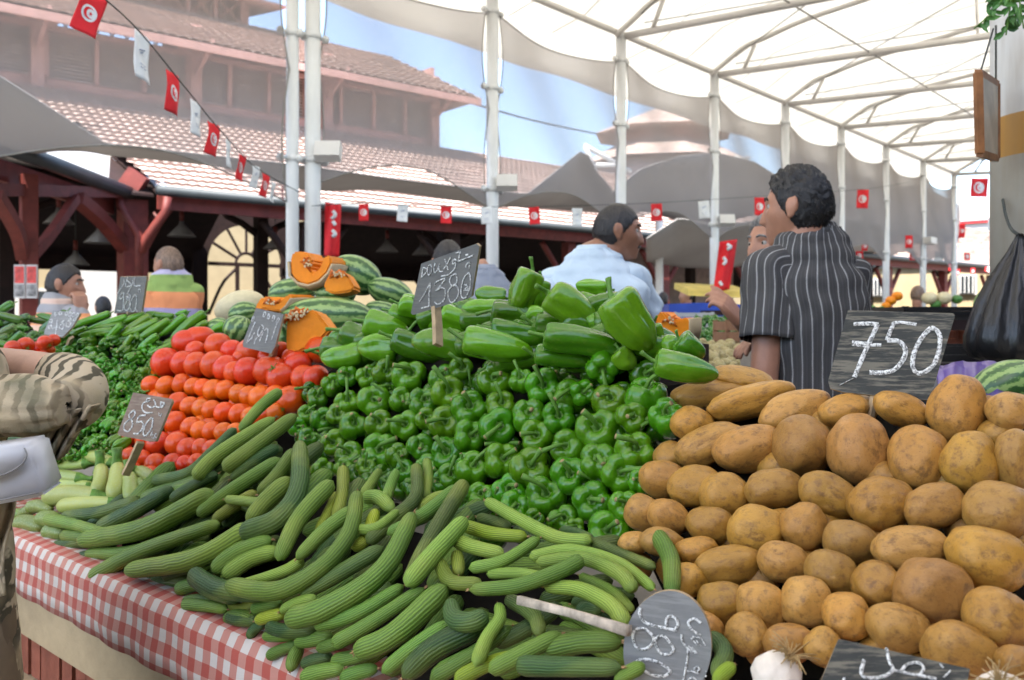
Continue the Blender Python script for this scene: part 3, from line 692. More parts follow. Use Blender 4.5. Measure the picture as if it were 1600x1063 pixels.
# ================================================================== COUNTER, CLOTH
FA = .842
ct = empty('stall_counter', AB(1.4, 1, 0), 'ochre rendered masonry stall counter with a brick course near its foot', 'counter')
bm = bmesh.new(); boxab(bm, FA+.03, 2.05, -1.6, 6.5, .57, .80); part('plaster_wall', bm, M['plaster'], ct, False)
bm = bmesh.new(); boxab(bm, FA-.01, 2.1, -1.6, 6.5, .80, .845); part('top_slab', bm, M['slab'], ct, False)
bm = bmesh.new(); b_ = -1.6
while b_ < 6.4:
    boxab(bm, FA+.045+random.uniform(0, .008), .95, b_, b_+.058, .455, .566); b_ += .07
part('brick_course', bm, M['brick'], ct, False)
bm = bmesh.new(); boxab(bm, FA+.075, 2.04, -1.6, 6.5, .455, .57); part('mortar_core', bm, M['slab'], ct, False)
bm = bmesh.new(); boxab(bm, FA-.06, 2.05, -1.6, 6.5, 0, .45); part('plinth', bm, M['plaster'], ct, False)
def m_gingham():
    m, nt, b = mat('red_white_gingham'); uv = N(nt, 'ShaderNodeUVMap'); sp = N(nt, 'ShaderNodeSeparateXYZ'); nt.links.new(uv.outputs[0], sp.inputs[0])
    def band(s): return math_(nt, 'LESS_THAN', math_(nt, 'FRACT', math_(nt, 'MULTIPLY', s, 1/.047)), .5)
    s = math_(nt, 'MULTIPLY', math_(nt, 'ADD', band(sp.outputs[0]), band(sp.outputs[1])), .5)
    c = ramp(nt, s, [(0, (.60, .54, .48)), (.5, (.50, .22, .17)), (1, (.42, .085, .06))])
    c = mixc(nt, ramp(nt, noise_(nt, coord(nt, 'Object'), 5, 4), [(.5, (0, 0, 0)), (.8, (.35, .35, .35))]), c, (.32, .22, .14))
    nt.links.new(c, b.inputs['Base Color']); b.inputs['Roughness'].default_value = .85
    wv = N(nt, 'ShaderNodeTexNoise'); wv.inputs['Scale'].default_value = 160; nt.links.new(coord(nt, 'Object'), wv.inputs['Vector']); bump(nt, b, wv.outputs[0], .15, .003); return m
M['gingham'] = m_gingham()
bm = bmesh.new(); rows, uvs = [], []
prf = [(.30, .852, 0), (.02, .853, .28), (-.012, .846, .31), (-.022, .825, .333), (-.024, .79, .368), (-.028, .755, .403), (-.026, .722, .436)]
for i in range(261):
    b_ = -1.5+7.4*i/260; r = []; q = []
    for k, (da, z, v) in enumerate(prf):
        wv = (.010*noise.noise((b_*5, k*.3, 1))+.006*math.sin(b_*19+k*.2))*max(0, k-1)/4
        r.append(AB(FA+da-abs(wv)*.9 if k > 1 else FA+da, b_, z+(.006*noise.noise((b_*4, 7, 2)) if k == 6 else 0))); q.append((b_, v))
    rows.append(r); uvs.append(q)
grid(bm, rows, uvs, thick=.002)
tag(obj('gingham_cloth', bm, M['gingham']), 'red and white gingham cloth hanging over the front edge of the stall counter', 'tablecloth')
# ================================================================== BELL PEPPERS
def bell_mesh(seed, long=1.0):
    rnd = random.Random(seed); nl = rnd.choice((3, 4, 4)); ph0 = rnd.random()*6; am = rnd.uniform(.07, .125); sk = [rnd.uniform(-.10, .10) for _ in range(6)]
    pr = [(0, -.42), (.09, -.40), (.17, -.28), (.26, -.09), (.39, .05), (.56, .09), (.74, .03), (.89, -.15), (.985, -.44), (1.01, -.78), (.97, -1.05), (.90, -1.4), (.78, -1.72), (.6, -1.95), (.38, -2.02), (.18, -1.95), (0, -1.9)]
    pr = [(r, z if z > -.2 else z*long) for r, z in pr]
    def lob(ph, r, z):
        g = abs(math.cos(nl*.5*(ph-ph0))); l = 1-am*2.0*(1-g)**1.6
        k = min(1, r*1.6)
        return 1+(l-1)*k+sk[int(ph) % 6]*.25*k+.05*noise.noise((math.cos(ph)*1.3, math.sin(ph)*1.3, z+seed)), -.20*(1-g)**1.6*(1 if z > -.3 else .3)*k+.05*math.sin(ph+seed)*k
    bm = bmesh.new(); lathe(bm, pr, 36, lob)
    bmesh.ops.recalc_face_normals(bm, faces=bm.faces)
    return mesh_of(bm, 'bell_pepper')
def stem_mesh(seed, ln=1.25, r0=.105):
    rnd = random.Random(seed+50); bm = bmesh.new(); an = rnd.random()*6.28; be = rnd.uniform(.35, .95)*ln
    P = [(0, 0, -.38), (0, 0, -.05), (be*.25*math.cos(an), be*.25*math.sin(an), .28*ln), (be*math.cos(an), be*math.sin(an), (.72-.25*be)*ln)]
    pts = spline(P, 12); tube(bm, pts, [r0*1.5, r0*1.25, r0*1.1, r0, r0*.95, r0*.92, r0*.92, r0*.95, r0*1.0, r0*1.1, r0*1.25, r0*1.3], 8)
    # calyx: a wavy star pressed into the dimple
    n = 20; c = bm.verts.new((0, 0, -.28)); ring = []
    for k in range(n):
        a = 2*math.pi*k/n; r = .22+.12*(k % 4 == 0)+.03*rnd.random(); ring.append(bm.verts.new((r*math.cos(a), r*math.sin(a), -.22+.17*(r > .3)+.02*rnd.random())))
    for k in range(n): bm.faces.new((c, ring[k], ring[(k+1) % n]))
    me = mesh_of(bm, 'stem'); me.materials.append(M['stem']); me.materials.append(M['stemcut'])
    for p in me.polygons:
        if len(p.vertices) == 8 and p.center.z > 0: p.material_index = 1
    return me
BELL = [bell_mesh(i) for i in range(7)]; STEM = [stem_mesh(i, 1.15 if i < 5 else 1.6) for i in range(9)]
for me in BELL: me.materials.append(M['pepper'])
def orient(z, roll=0):
    z = z.normalized(); return z.to_track_quat('Z', 'Y') @ Quaternion((0, 0, 1), roll)
rP = random.Random(5)
def pepper(px, py, dia, label, group='green bell peppers stacked in the central heap', off=0, axis=None, name='bell_pepper', col=None, dfun=None):
    d = (dfun or dPep)(px, py)+off; r = dia/2/F*d*.98; p = W(px, py, d)
    view = (Vector((0, 0, CAMZ))-p).normalized()
    ax = axis or (view+Vector((rP.uniform(-.34, .30), 0, rP.uniform(.15, .75)))).normalized()
    me = rP.choice(BELL); o = link(name, me); o.location = p-ax*r*(-.55); o.rotation_mode = 'QUATERNION'; o.rotation_quaternion = orient(ax, rP.random()*6.28); o.scale = (r, r, r*rP.uniform(.85, 1.0))
    g = rP.uniform(.8, 1.2); c = col or (.070*g*rP.uniform(.7, 1.5), .245*g, .004*g); o.color = (*c, 1)
    o.location = p-ax*r*.25
    s = link('stem', rP.choice(STEM), None, o); tag(o, label, 'bell pepper', group); return o
BP = """185,350,75 240,330,70 300,330,80 375,315,85 465,310,115 570,320,95 650,300,80 750,330,120 850,330,80 935,365,120 1040,380,112 1085,390,90 1148,330,110 1175,400,120 1308,350,135 1365,450,120|
130,400,70 235,410,85 330,410,110 430,405,80 505,405,110 600,380,110 675,430,125 790,420,100 880,450,115 990,470,115 1120,500,155 1258,475,110|
60,515,64 90,462,62 150,480,80 195,470,75 265,495,90 350,490,95 440,500,100 515,480,75 585,490,110 685,540,110 785,510,125 905,540,115 1005,580,115 1125,615,130 1275,580,135|
100,545,70 180,570,90 235,600,95 340,590,125 425,600,80 500,580,90 580,600,120 688,640,115 800,620,120 900,640,140 1030,680,130 1215,675,130|
110,620,70 155,660,80 215,650,70 300,650,70 430,660,90 515,645,80 600,680,90 650,640,70 708,745,95 805,725,125 945,740,140 1105,775,135 1230,785,110|
560,700,80 760,760,80 840,790,110 1010,830,110 905,840,70 1165,880,140 1050,870,60 1280,700,80"""
RN = ['top', 'second', 'third', 'fourth', 'fifth', 'bottom']
for ri, row in enumerate(BP.replace('\n', '').split('|')):
    L = [tuple(map(float, t.split(','))) for t in row.split()]; L.sort()
    for k, (x, y, s) in enumerate(L):
        pos = 'leftmost' if k == 0 else 'rightmost' if k == len(L)-1 else ORD[k]+' from the left' if k < 8 else ('second' if len(L)-k == 2 else ORD[len(L)-k-1])+' from the right'
        ax = Vector((-.1, -.9, -.35)) if (x, y) == (1148, 330) else Vector((.05, -.45, .9)) if (x, y) == (1308, 350) else None
        pepper(440+x/2.2857, 440+y/2.2857, s*1.2/2.2857, 'glossy green bell pepper, %s in the %s row of the stem-out heap' % (pos, RN[ri]), axis=ax)
for i in range(95):      # the layer behind, seen only in the gaps
    x = rP.uniform(470, 1035); y = rP.uniform(575, 840)
    if y > 700 and x < 640+ (y-700)*.9: continue
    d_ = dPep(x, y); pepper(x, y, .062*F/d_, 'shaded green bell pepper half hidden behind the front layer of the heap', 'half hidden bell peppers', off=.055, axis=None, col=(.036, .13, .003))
for i in range(26):
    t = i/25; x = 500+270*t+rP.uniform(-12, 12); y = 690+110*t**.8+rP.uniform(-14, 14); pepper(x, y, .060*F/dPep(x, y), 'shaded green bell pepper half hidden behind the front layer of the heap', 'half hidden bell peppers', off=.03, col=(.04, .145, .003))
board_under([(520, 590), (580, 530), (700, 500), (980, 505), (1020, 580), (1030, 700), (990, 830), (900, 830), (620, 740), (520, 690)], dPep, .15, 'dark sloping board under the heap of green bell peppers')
# ------------------------------------------------------------------ long sweet peppers on top
def longpep_mesh(seed):
    rnd = random.Random(seed); nl = rnd.choice((3, 3, 4)); p0 = rnd.random()*6; bend = rnd.uniform(-.10, .10); bm = bmesh.new()
    pr = [(0, .03), (.08, .022), (.15, .0), (.21, .012), (.248, .05), (.265, .12), (.27, .22), (.268, .34), (.262, .46), (.250, .58), (.226, .70), (.188, .81), (.138, .90), (.082, .965), (.035, .992), (0, 1)]
    def lob(ph, r, z):
        g = abs(math.cos(nl*.5*(ph-p0+z*.5))); return 1-.19*(1-g)**3.0+.10*noise.noise((math.cos(ph)*1.2, math.sin(ph)*1.2, z*3+seed*3))+.035*noise.noise((math.cos(ph)*3, math.sin(ph)*3, z*9+seed*3)), 0
    lathe(bm, pr, 30, lob)
    for v in bm.verts: v.co.x += bend*4*v.co.z*(1-v.co.z)+.03*noise.noise((v.co.z*3, seed, 0)); 
    bmesh.ops.recalc_face_normals(bm, faces=bm.faces)
    me = mesh_of(bm, 'sweet_pepper'); me.materials.append(M['pepper']); return me
LONG = [longpep_mesh(i) for i in range(7)]
def lstem(seed, r0=.035, ln=.26):
    rnd = random.Random(seed); bm = bmesh.new(); an = rnd.random()*6.28; b_ = rnd.uniform(.04, .16)
    pts = spline([(0, 0, .03), (0, 0, -.03), (b_*.4*math.cos(an), b_*.4*math.sin(an), -.13), (b_*math.cos(an), b_*math.sin(an), -ln)], 9)
    tube(bm, pts, [r0*1.6, r0*1.5, r0*1.15, r0, r0*.9, r0*.9, r0*.9, r0*1.05, r0*1.2], 7)
    n = 12; c = bm.verts.new((0, 0, -.02)); ring = [bm.verts.new((.12*(1+.2*rnd.random())*math.cos(2*math.pi*k/n), .12*(1+.2*rnd.random())*math.sin(2*math.pi*k/n), .008)) for k in range(n)]
    for k in range(n): bm.faces.new((c, ring[(k+1) % n], ring[k]))
    me = mesh_of(bm, 'stem'); me.materials.append(M['stem']); return me
LST = [lstem(i) for i in range(5)]
def lying(x0, y0, x1, y1, wd, label, group, dfun, off=0, name='sweet_pepper', cat='sweet pepper', col=None, meshes=None, dz=0, k=.52):
    d = dfun((x0+x1)/2, (y0+y1)/2)+off; a = W(x0, y0, d+dz); b = W(x1, y1, d-dz); L = (b-a).length; r = wd/2/F*d
    o = link(name, rP.choice(meshes or LONG)); o.location = a; o.rotation_mode = 'QUATERNION'; o.rotation_quaternion = orient(b-a, rP.random()*6.28); o.scale = (r/.265, r/.265, L)
    g = rP.uniform(.8, 1.25); c = col or (.11*g, .30*g, .008*g); o.color = (*c, 1)
    s = link('stem', rP.choice(LST), None, o); s.scale = (1, 1, min(1, r/.265/L*1.1)); return tag(o, label, cat, group)
LP = [(895,-38,828,112,105,0,'large upright light green sweet pepper right of the 1380 sign'),
(800,60,690,38,70,.06,'sweet pepper lying on its side just right of the top of the 1380 sign'), (795,118,640,98,84,.03,'sweet pepper lying flat below the right corner of the 1380 sign'),
(930,-5,905,100,70,.05,'narrow sweet pepper standing beside the large upright one on the heap'),
(955,40,1120,160,125,-.02,'broad light green sweet pepper sloping down in front of the blue shirt'), (1180,55,1325,240,158,-.05,'largest pale green sweet pepper, sloping at the right end of the heap top'),
(1160,30,1050,10,62,.07,'sweet pepper at the crest of the heap against the blue shirt, farther back'), (1060,62,1165,92,62,.05,'small sweet pepper wedged between the two broad sloping ones'),
(748,168,958,198,92,-.01,'sweet pepper lying level in the middle of the heap top, just above the darkest one'), (870,120,985,165,80,.04,'sweet pepper tucked behind the middle of the heap top'),
(650,205,900,258,108,-.05,'plump sweet pepper pointing right with a bent stem, below the 1380 stake'), (938,192,1235,250,102,-.05,'longest dark green sweet pepper lying across the middle of the heap top'),
(905,262,1120,292,82,-.03,'smooth sweet pepper lying under the longest dark one'), (1335,285,1562,335,104,-.03,'sweet pepper at the far right of the heap pointing towards the potatoes'),
(655,245,462,212,112,-.03,'wide sweet pepper with deep grooves left of the stake, stem hidden'), (570,108,708,175,88,0,'shiny sweet pepper right beside the wooden stake of the 1380 sign'),
(415,245,268,232,104,-.03,'crumpled sweet pepper at the left of the heap top'), (295,190,162,212,78,0,'sweet pepper at the far left of the heap top'), (290,262,138,272,88,-.02,'lower left sweet pepper lying over the tomatoes\' edge'),
(298,142,460,195,105,0,'very shiny crinkled sweet pepper left below the 1380 sign'), (420,80,560,125,80,.04,'sweet pepper lying behind the lower left corner of the 1380 sign'),
(1420,205,1510,272,90,0,'dark sweet pepper behind the one pointing at the potatoes'), (1395,250,1375,190,70,0,'half ripe sweet pepper with an orange tinged cap at the right of the heap'),
(1205,240,1262,310,84,.02,'sweet pepper squeezed under the largest pale one'), (385,105,485,150,70,.05,'sweet pepper at the back left of the heap top'), (1090,150,1160,120,85,.04,'shaded sweet pepper between the sloping ones'),
(600,150,500,130,80,.06,'sweet pepper behind the wooden stake'), (820,225,700,180,80,.06,'sweet pepper half buried below the level one'), (1330,150,1345,250,60,.05,'sweet pepper peeking out right of the largest pale one'),
(560,190,660,170,70,.06,'sweet pepper half buried beside the stake')]
for x0, y0, x1, y1, wd, off, lb in LP:
    c = None
    if 'pale' in lb or 'light' in lb: c = (.135, .31, .010)
    if 'dark' in lb: c = (.055, .195, .005)
    lying(440+x0/2.2857, 440+y0/2.2857, 440+x1/2.2857, 440+y1/2.2857, wd*1.05/2.2857, lb, 'long sweet peppers on top of the central heap', dPep, off, col=c)
for i in range(34):
    x = rP.uniform(540, 1040); y = rP.uniform(478 if 690 < x < 980 else 520, 565); a = rP.uniform(-.6, .5); l = 46
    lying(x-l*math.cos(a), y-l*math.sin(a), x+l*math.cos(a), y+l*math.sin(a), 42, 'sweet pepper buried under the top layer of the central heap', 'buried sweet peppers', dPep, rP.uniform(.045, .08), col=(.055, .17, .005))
# ================================================================== POTATOES
def potato_mesh(seed):
    rnd = random.Random(seed); bm = bmesh.new(); bmesh.ops.create_icosphere(bm, subdivisions=5, radius=1)
    o = Vector((rnd.uniform(-9, 9), rnd.uniform(-9, 9), rnd.uniform(-9, 9))); tp = rnd.uniform(-.12, .12); be = rnd.uniform(-.10, .10)
    eyes = [Vector((rnd.uniform(-1, 1), rnd.uniform(-1, 1), rnd.uniform(-1, 1))).normalized() for _ in range(9)]
    for v in bm.verts:
        p = v.co.copy(); q = p.normalized()
        s = 1+.13*noise.noise(p*1.0+o)+.035*noise.noise(p*2.6+o)
        for e in eyes:
            dd = (q-e).length
            if dd < .28: s -= .035*math.exp(-(dd/.07)**2)-.012*math.exp(-(dd/.17)**2)
        v.co = p*s; v.co.y *= 1+tp*p.x; v.co.z *= 1+tp*p.x; v.co.z += be*(1-p.x*p.x)
        # blunter ends than an ellipsoid
        m = (abs(p.x))**3; v.co.y *= 1+.10*m; v.co.z *= 1+.10*m
    me = mesh_of(bm, 'potato'); me.materials.append(M['potato']); return me
POT = [potato_mesh(i) for i in range(12)]
rQ = random.Random(9)
PT_ROWS = """420,65,190,62,-5 310,120,250,88,8 450,135,310,104,18 600,175,240,120,20 755,170,170,105,15 950,165,190,104,-20 1135,165,220,168,82 1310,178,150,122,0|
260,220,140,108,-10 315,285,230,122,25 435,300,222,152,15 622,292,188,184,0 810,300,228,186,88 997,328,212,188,80 1180,345,192,176,80 1320,340,200,115,90|
160,395,162,122,-10 260,428,175,128,5 362,448,168,152,0 530,432,185,128,0 705,450,195,145,-30 885,480,208,168,10 1062,495,200,142,15 1260,510,210,188,0|
100,510,130,110,-30 180,520,148,112,-25 315,548,152,122,-15 468,570,182,158,10 628,560,155,150,40 783,605,178,138,-10 975,628,242,152,0 1230,655,245,205,-25|
65,610,100,70,0 160,610,150,90,-10 270,635,142,94,0 372,680,228,128,10 562,675,168,128,-15 718,710,168,142,-20 862,745,158,152,30 1055,775,252,202,-10 1265,860,200,190,-30|
240,740,130,115,10 360,805,168,132,5 485,815,162,158,0 635,810,165,160,0 770,855,152,148,-30 932,890,195,158,-15 1145,960,245,182,-20 1330,1010,130,112,0|
430,915,132,128,0 575,935,170,125,5 690,955,125,115,60 300,900,120,110,0"""
def potato(zx, zy, ln, wd, ang, label, group, off=0):
    px, py = 960+zx/2.114, 560+zy/2.114; d = dPot(px, py)+off; p = W(px, py, d); sc = d/F/2.114/2
    o = link('potato', rQ.choice(POT)); o.rotation_mode = 'QUATERNION'
    u = Vector((math.cos(R(ang)), 0, math.sin(R(ang)))); dirv = (p-Vector((0, 0, CAMZ))).normalized()
    yv = (dirv-u*dirv.dot(u)).normalized(); zv = u.cross(yv)
    o.rotation_quaternion = Matrix((u, yv, zv)).transposed().to_quaternion() @ Quaternion((1, 0, 0), rQ.uniform(-.5, .5)) @ Quaternion((0, 0, 1), rQ.uniform(-.12, .12))
    o.scale = (ln*sc*1.06, max(wd, 110)*sc*1.15, wd*sc*1.06); o.location = p+dirv*wd*sc*.5
    g = rQ.uniform(.74, 1.14); o.color = (.56*g, .295*g*rQ.uniform(.95, 1.06), .066*g*rQ.uniform(.75, 1.25), 1)
    return tag(o, label, 'potato', group)
for ri, row in enumerate(PT_ROWS.replace('\n', '').split('|')):
    L = [tuple(map(float, t.split(','))) for t in row.split()]; L.sort()
    for k, t in enumerate(L):
        pos = 'leftmost' if k == 0 else 'rightmost' if k == len(L)-1 else ORD[k]+' from the left' if k < 6 else 'second from the right' if len(L)-k == 2 else ORD[len(L)-k-1]+' from the right'
        sh = 'long' if t[2] > 1.5*t[3] else 'rounded' if t[2] < 1.15*t[3] else 'oval'
        potato(*t, '%s brown potato, %s in the %s row of the heap' % (sh, pos, ['top', 'second', 'third', 'fourth', 'fifth', 'sixth', 'lowest'][ri]), 'potatoes in the heap at the right')
for zx, zy, s in [(1240, 180, 100), (1270, 262, 110), (180, 322, 95), (1335, 590, 110), (700, 230, 110), (540, 360, 110), (900, 400, 110), (210, 690, 120), (850, 620, 110), (480, 730, 120), (1090, 400, 120), (1160, 560, 120), (640, 700, 110), (800, 800, 120),
                  (330, 880, 120), (1050, 890, 130), (870, 980, 130), (560, 560, 110), (390, 600, 110), (700, 560, 110), (60, 690, 110), (940, 700, 120), (800, 180, 110), (1190, 740, 120), (780, 1010, 120), (1000, 1040, 130), (500, 960, 120), (180, 840, 110)]:
    potato(zx, zy, s*1.15, s, rQ.uniform(-40, 40), 'shaded potato half hidden in the gaps of the heap', 'half hidden potatoes', .05)
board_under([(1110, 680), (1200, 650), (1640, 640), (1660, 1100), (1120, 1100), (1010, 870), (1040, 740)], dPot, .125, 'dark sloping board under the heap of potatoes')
# ================================================================== TOMATOES
def tomato_mesh(seed):
    rnd = random.Random(seed); bm = bmesh.new(); bmesh.ops.create_uvsphere(bm, u_segments=32, v_segments=20, radius=1); n = rnd.choice((4, 5, 6)); p0 = rnd.random()*6; am = rnd.uniform(.0, .05)
    for v in bm.verts:
        x, y, z = v.co; ph = math.atan2(y, x); rr = math.hypot(x, y)
        k = 1+am*math.cos(n*ph+p0)*max(0, z)*rr+.03*noise.noise((x*1.2+seed, y*1.2, z*1.2)); v.co = Vector((x*k, y*k, z*.88))
        dd = rr/.28; v.co.z -= math.copysign(.10*math.exp(-dd*dd), z)*(1 if z > 0 else .3)
    me = mesh_of(bm, 'tomato'); me.materials.append(M['tomato']); return me
TOM = [tomato_mesh(i) for i in range(6)]
bm = bmesh.new()
for k in range(5):
    a = 2*math.pi*k/5; prism(bm, [(.05*math.cos(a+1.5), .05*math.sin(a+1.5), .80), (.42*math.cos(a), .42*math.sin(a), .86), (.05*math.cos(a-1.5), .05*math.sin(a-1.5), .80)], (0, 0, .03))
tube(bm, [(0, 0, .78), (.03, 0, .9), (.1, 0, 1.02)], .05, 6); CAL = mesh_of(bm, 'calyx'); CAL.materials.append(M['stem'])
rT = random.Random(3)
def tomato(px, py, dia, label, group, off=0, red=True, dfun=None, el=1.0, ang=0):
    d = (dfun or dTom)(px, py)+off; p = W(px, py, d); r = dia/2/F*d
    o = link('tomato', rT.choice(TOM)); o.location = p; o.rotation_mode = 'QUATERNION'
    o.rotation_quaternion = Quaternion((0, 1, 0), -R(ang)) @ orient(Vector((rT.uniform(-1, 1), rT.uniform(-1, .6), rT.uniform(-1, .8)))) if el == 1 else Quaternion((0, 1, 0), -R(ang))
    o.scale = (r*el, r, r*1.1)
    g = rT.uniform(.9, 1.1); o.color = (*((.70*g, .050*g*rT.uniform(.7, 1.6), .006) if red else (.82*g, .125*g*rT.uniform(.6, 1.4), .003)), 1)
    if el == 1 and rT.random() < .25: link('calyx', CAL, None, o)
    return tag(o, label, 'tomato', group)
# region 4 coordinates (x3.077 from 0,300) for the red rows, region 8 coordinates (x2.1125 from 0,560) for the orange ones
RED = [[(960,700,105,1.3),(1050,740,118,1),(910,722,118,1.3),(1118,768,104,1),(940,765,90,1),(1220,765,120,1.3),(1290,800,95,1),(1345,760,80,1.1),(1160,800,80,1),(1530,760,120,1),(1400,800,90,1)],
       [(798,822,132,1),(880,825,112,1),(948,832,118,1),(1032,832,125,1),(1088,850,120,1),(1132,870,104,1),(1195,865,130,1),(1300,860,138,1.1),(1352,893,130,1),(1432,832,120,1),(1462,895,118,1),(1520,900,120,1)]]
for ri, L in enumerate(RED):
    L = sorted(L)
    for k, (x, y, s, el) in enumerate(L):
        pos = 'leftmost' if k == 0 else 'rightmost' if k == len(L)-1 else ORD[k]+' from the left' if k < 6 else ORD[len(L)-k-1]+' from the right'
        tomato(x/3.077, 300+y/3.077, s*1.12/3.077, '%s red tomato, %s in the %s' % ('oval' if el > 1.2 else 'large', pos, ['crest', 'row below the crest'][ri]), 'red tomatoes on top of the stack', red=True, el=el, off=-.01)
ORG = [[(500,90,58),(548,92,60),(600,85,60),(640,95,56),(672,98,56),(705,105,64),(745,105,62),(790,118,60),(825,125,62),(860,130,72),(910,125,66),(960,138,84)],
       [(590,145,60),(628,160,60),(665,165,56),(700,172,60),(742,180,64),(790,185,64),(830,195,62),(870,190,60),(910,180,58)],
       [(580,212,68),(632,228,62),(662,240,60),(700,242,60),(740,245,60),(780,245,58),(545,200,58)],
       [(525,282,74),(585,282,70),(622,302,70),(664,298,60),(702,302,60),(740,300,56),(482,268,62),(420,262,60)],
       [(430,325,56),(470,335,58),(515,350,65),(572,350,65),(612,350,54),(402,300,54),(440,368,54),(650,345,56),(385,318,46),(500,385,56),(550,385,56)]]
for ri, L in enumerate(ORG):
    L = sorted(L)
    for k, (x, y, s) in enumerate(L):
        pos = 'leftmost' if k == 0 else 'rightmost' if k == len(L)-1 else ORD[k]+' from the left' if k < 6 else ORD[len(L)-k-1]+' from the right'
        red = ri >= 3
        tomato(x/2.1125, 560+y/2.1125, s*1.16/2.1125, '%s tomato, %s in the %s row of the stack' % ('red' if red else 'orange', pos, ['third', 'fourth', 'fifth', 'sixth', 'lowest'][ri]), 'orange and red tomatoes in the stacked face', red=red, off=.01)
for i in range(60):
    y = rT.uniform(575, 735); x = rT.uniform(235-(y-600)*.3, 480-(y-575)*.55); tomato(x, y, 30, 'shaded tomato behind the front layer of the stack', 'half hidden tomatoes', .06, red=y > 680)
board_under([(265, 590), (320, 570), (470, 580), (460, 640), (400, 670), (300, 735), (220, 735), (220, 690)], dTom, .13, 'dark sloping board under the stacked tomatoes')
# second small stack of tomatoes at the far left
FAR = [(20,545,26),(40,541,28),(58,548,28),(70,536,24),(30,556,26),(50,560,27),(10,566,26),(22,578,28),(6,556,22),(45,575,28),(66,560,24),(75,548,22),(5,582,26),(84,532,20),(72,574,24)]
for k, (x, y, s) in enumerate(FAR):
    tomato(x, y, s, 'tomato in the small stack at the left edge, above the customer\'s sleeve', 'tomatoes in the small far left stack', red=y < 565, dfun=lambda a, b: 2.75, off=(k % 3)*.03)
# ================================================================== ARMENIAN CUCUMBERS
rC = random.Random(21)
M['tip'] = simple('dried_blossom', (.34, .20, .09), .85, .4, 60)
def cuke(P, wd, label, layer=0, tone='mid', group='ridged cucumbers in the front heap', dfun=None, tip=None, ridge=.008, nr=21, mt='cuke', name='cucumber', cat='cucumber', lift=None):
    """P: outline of the spine in the picture; layer lifts it out of the heap towards the front"""
    dfun = dfun or dCuk; pts = []; n = len(P)
    for i, (x, y) in enumerate(P):
        d = dfun(x, y)-layer*.021-(lift[i] if lift else 0); pts.append(W(x, y, d))
    mid = pts[len(pts)//2]; Rr = wd/2/F*mid.y*.92
    L = sum((b-a).length for a, b in zip(pts, pts[1:])); c = spline(pts, max(18, int(L/.008)))
    m = len(c); rad = []; tp = rC.uniform(.06, .22); flip = rC.random() < .5; bul = rC.uniform(-.05, .08); e = Rr/L
    for i in range(m):
        t = i/(m-1); q = 1-t if flip else t
        r = Rr*(1-tp*q*q)*(1+bul*math.sin(math.pi*t)+.03*noise.noise((t*5, wd, L*30)))
        s = min(t, 1-t)/(e*1.75)
        if s < 1: r *= max(0.0, 1-(1-s)**2.3)**.55*.95+.05
        rad.append(r)
    ph0 = rC.random()*6
    bm = bmesh.new(); loc = c[m//2].copy(); c = [p-loc for p in c]
    tube(bm, c, rad, 48, shape=lambda ph, t: 1+ridge*math.sin(nr*ph+ph0)*min(1, 6*min(t, 1-t)+.15)+.02*math.sin(2*ph+t*4), uv=True)
    me = mesh_of(bm, name); o = link(name, me, M[mt]); o.location = loc
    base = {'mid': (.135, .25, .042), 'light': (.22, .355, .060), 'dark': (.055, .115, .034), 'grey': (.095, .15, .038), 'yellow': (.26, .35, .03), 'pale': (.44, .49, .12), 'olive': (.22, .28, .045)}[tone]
    g = rC.uniform(.66, 1.12); o.color = (base[0]*g*rC.uniform(.9, 1.1), base[1]*g, base[2]*g, 1)
    if tip is None: tip = rC.random() < .65
    if tip:
        en = c[-1] if not flip else c[0]; dr = (c[-1]-c[-3]).normalized() if not flip else (c[0]-c[2]).normalized(); bm = bmesh.new(); rt = Rr*.22
        for k in range(6):
            q = Vector((rC.uniform(-1, 1), rC.uniform(-1, 1), rC.uniform(-1, 1)))*rt*.8
            tube(bm, [en-dr*rt*.4+q*.3, en+dr*rt*.5+q*.7, en+dr*rt*rC.uniform(.7, 1.5)+q*1.3], [rt*.38, rt*.3, rt*.12], 5)
        obj('blossom_tip', bm, M['tip'], o)
    return tag(o, label, cat, group)
LS = lambda pts: [(x/2.1125, 560+y/2.1125) for x, y in pts]
CS = lambda pts: [(240+x/2.5125, 640+y/2.5125) for x, y in pts]
RS = lambda pts: [(680+x/3.077, 720+y/3.077) for x, y in pts]
def P_(s): return [tuple(map(float, t.split(','))) for t in s.split()]
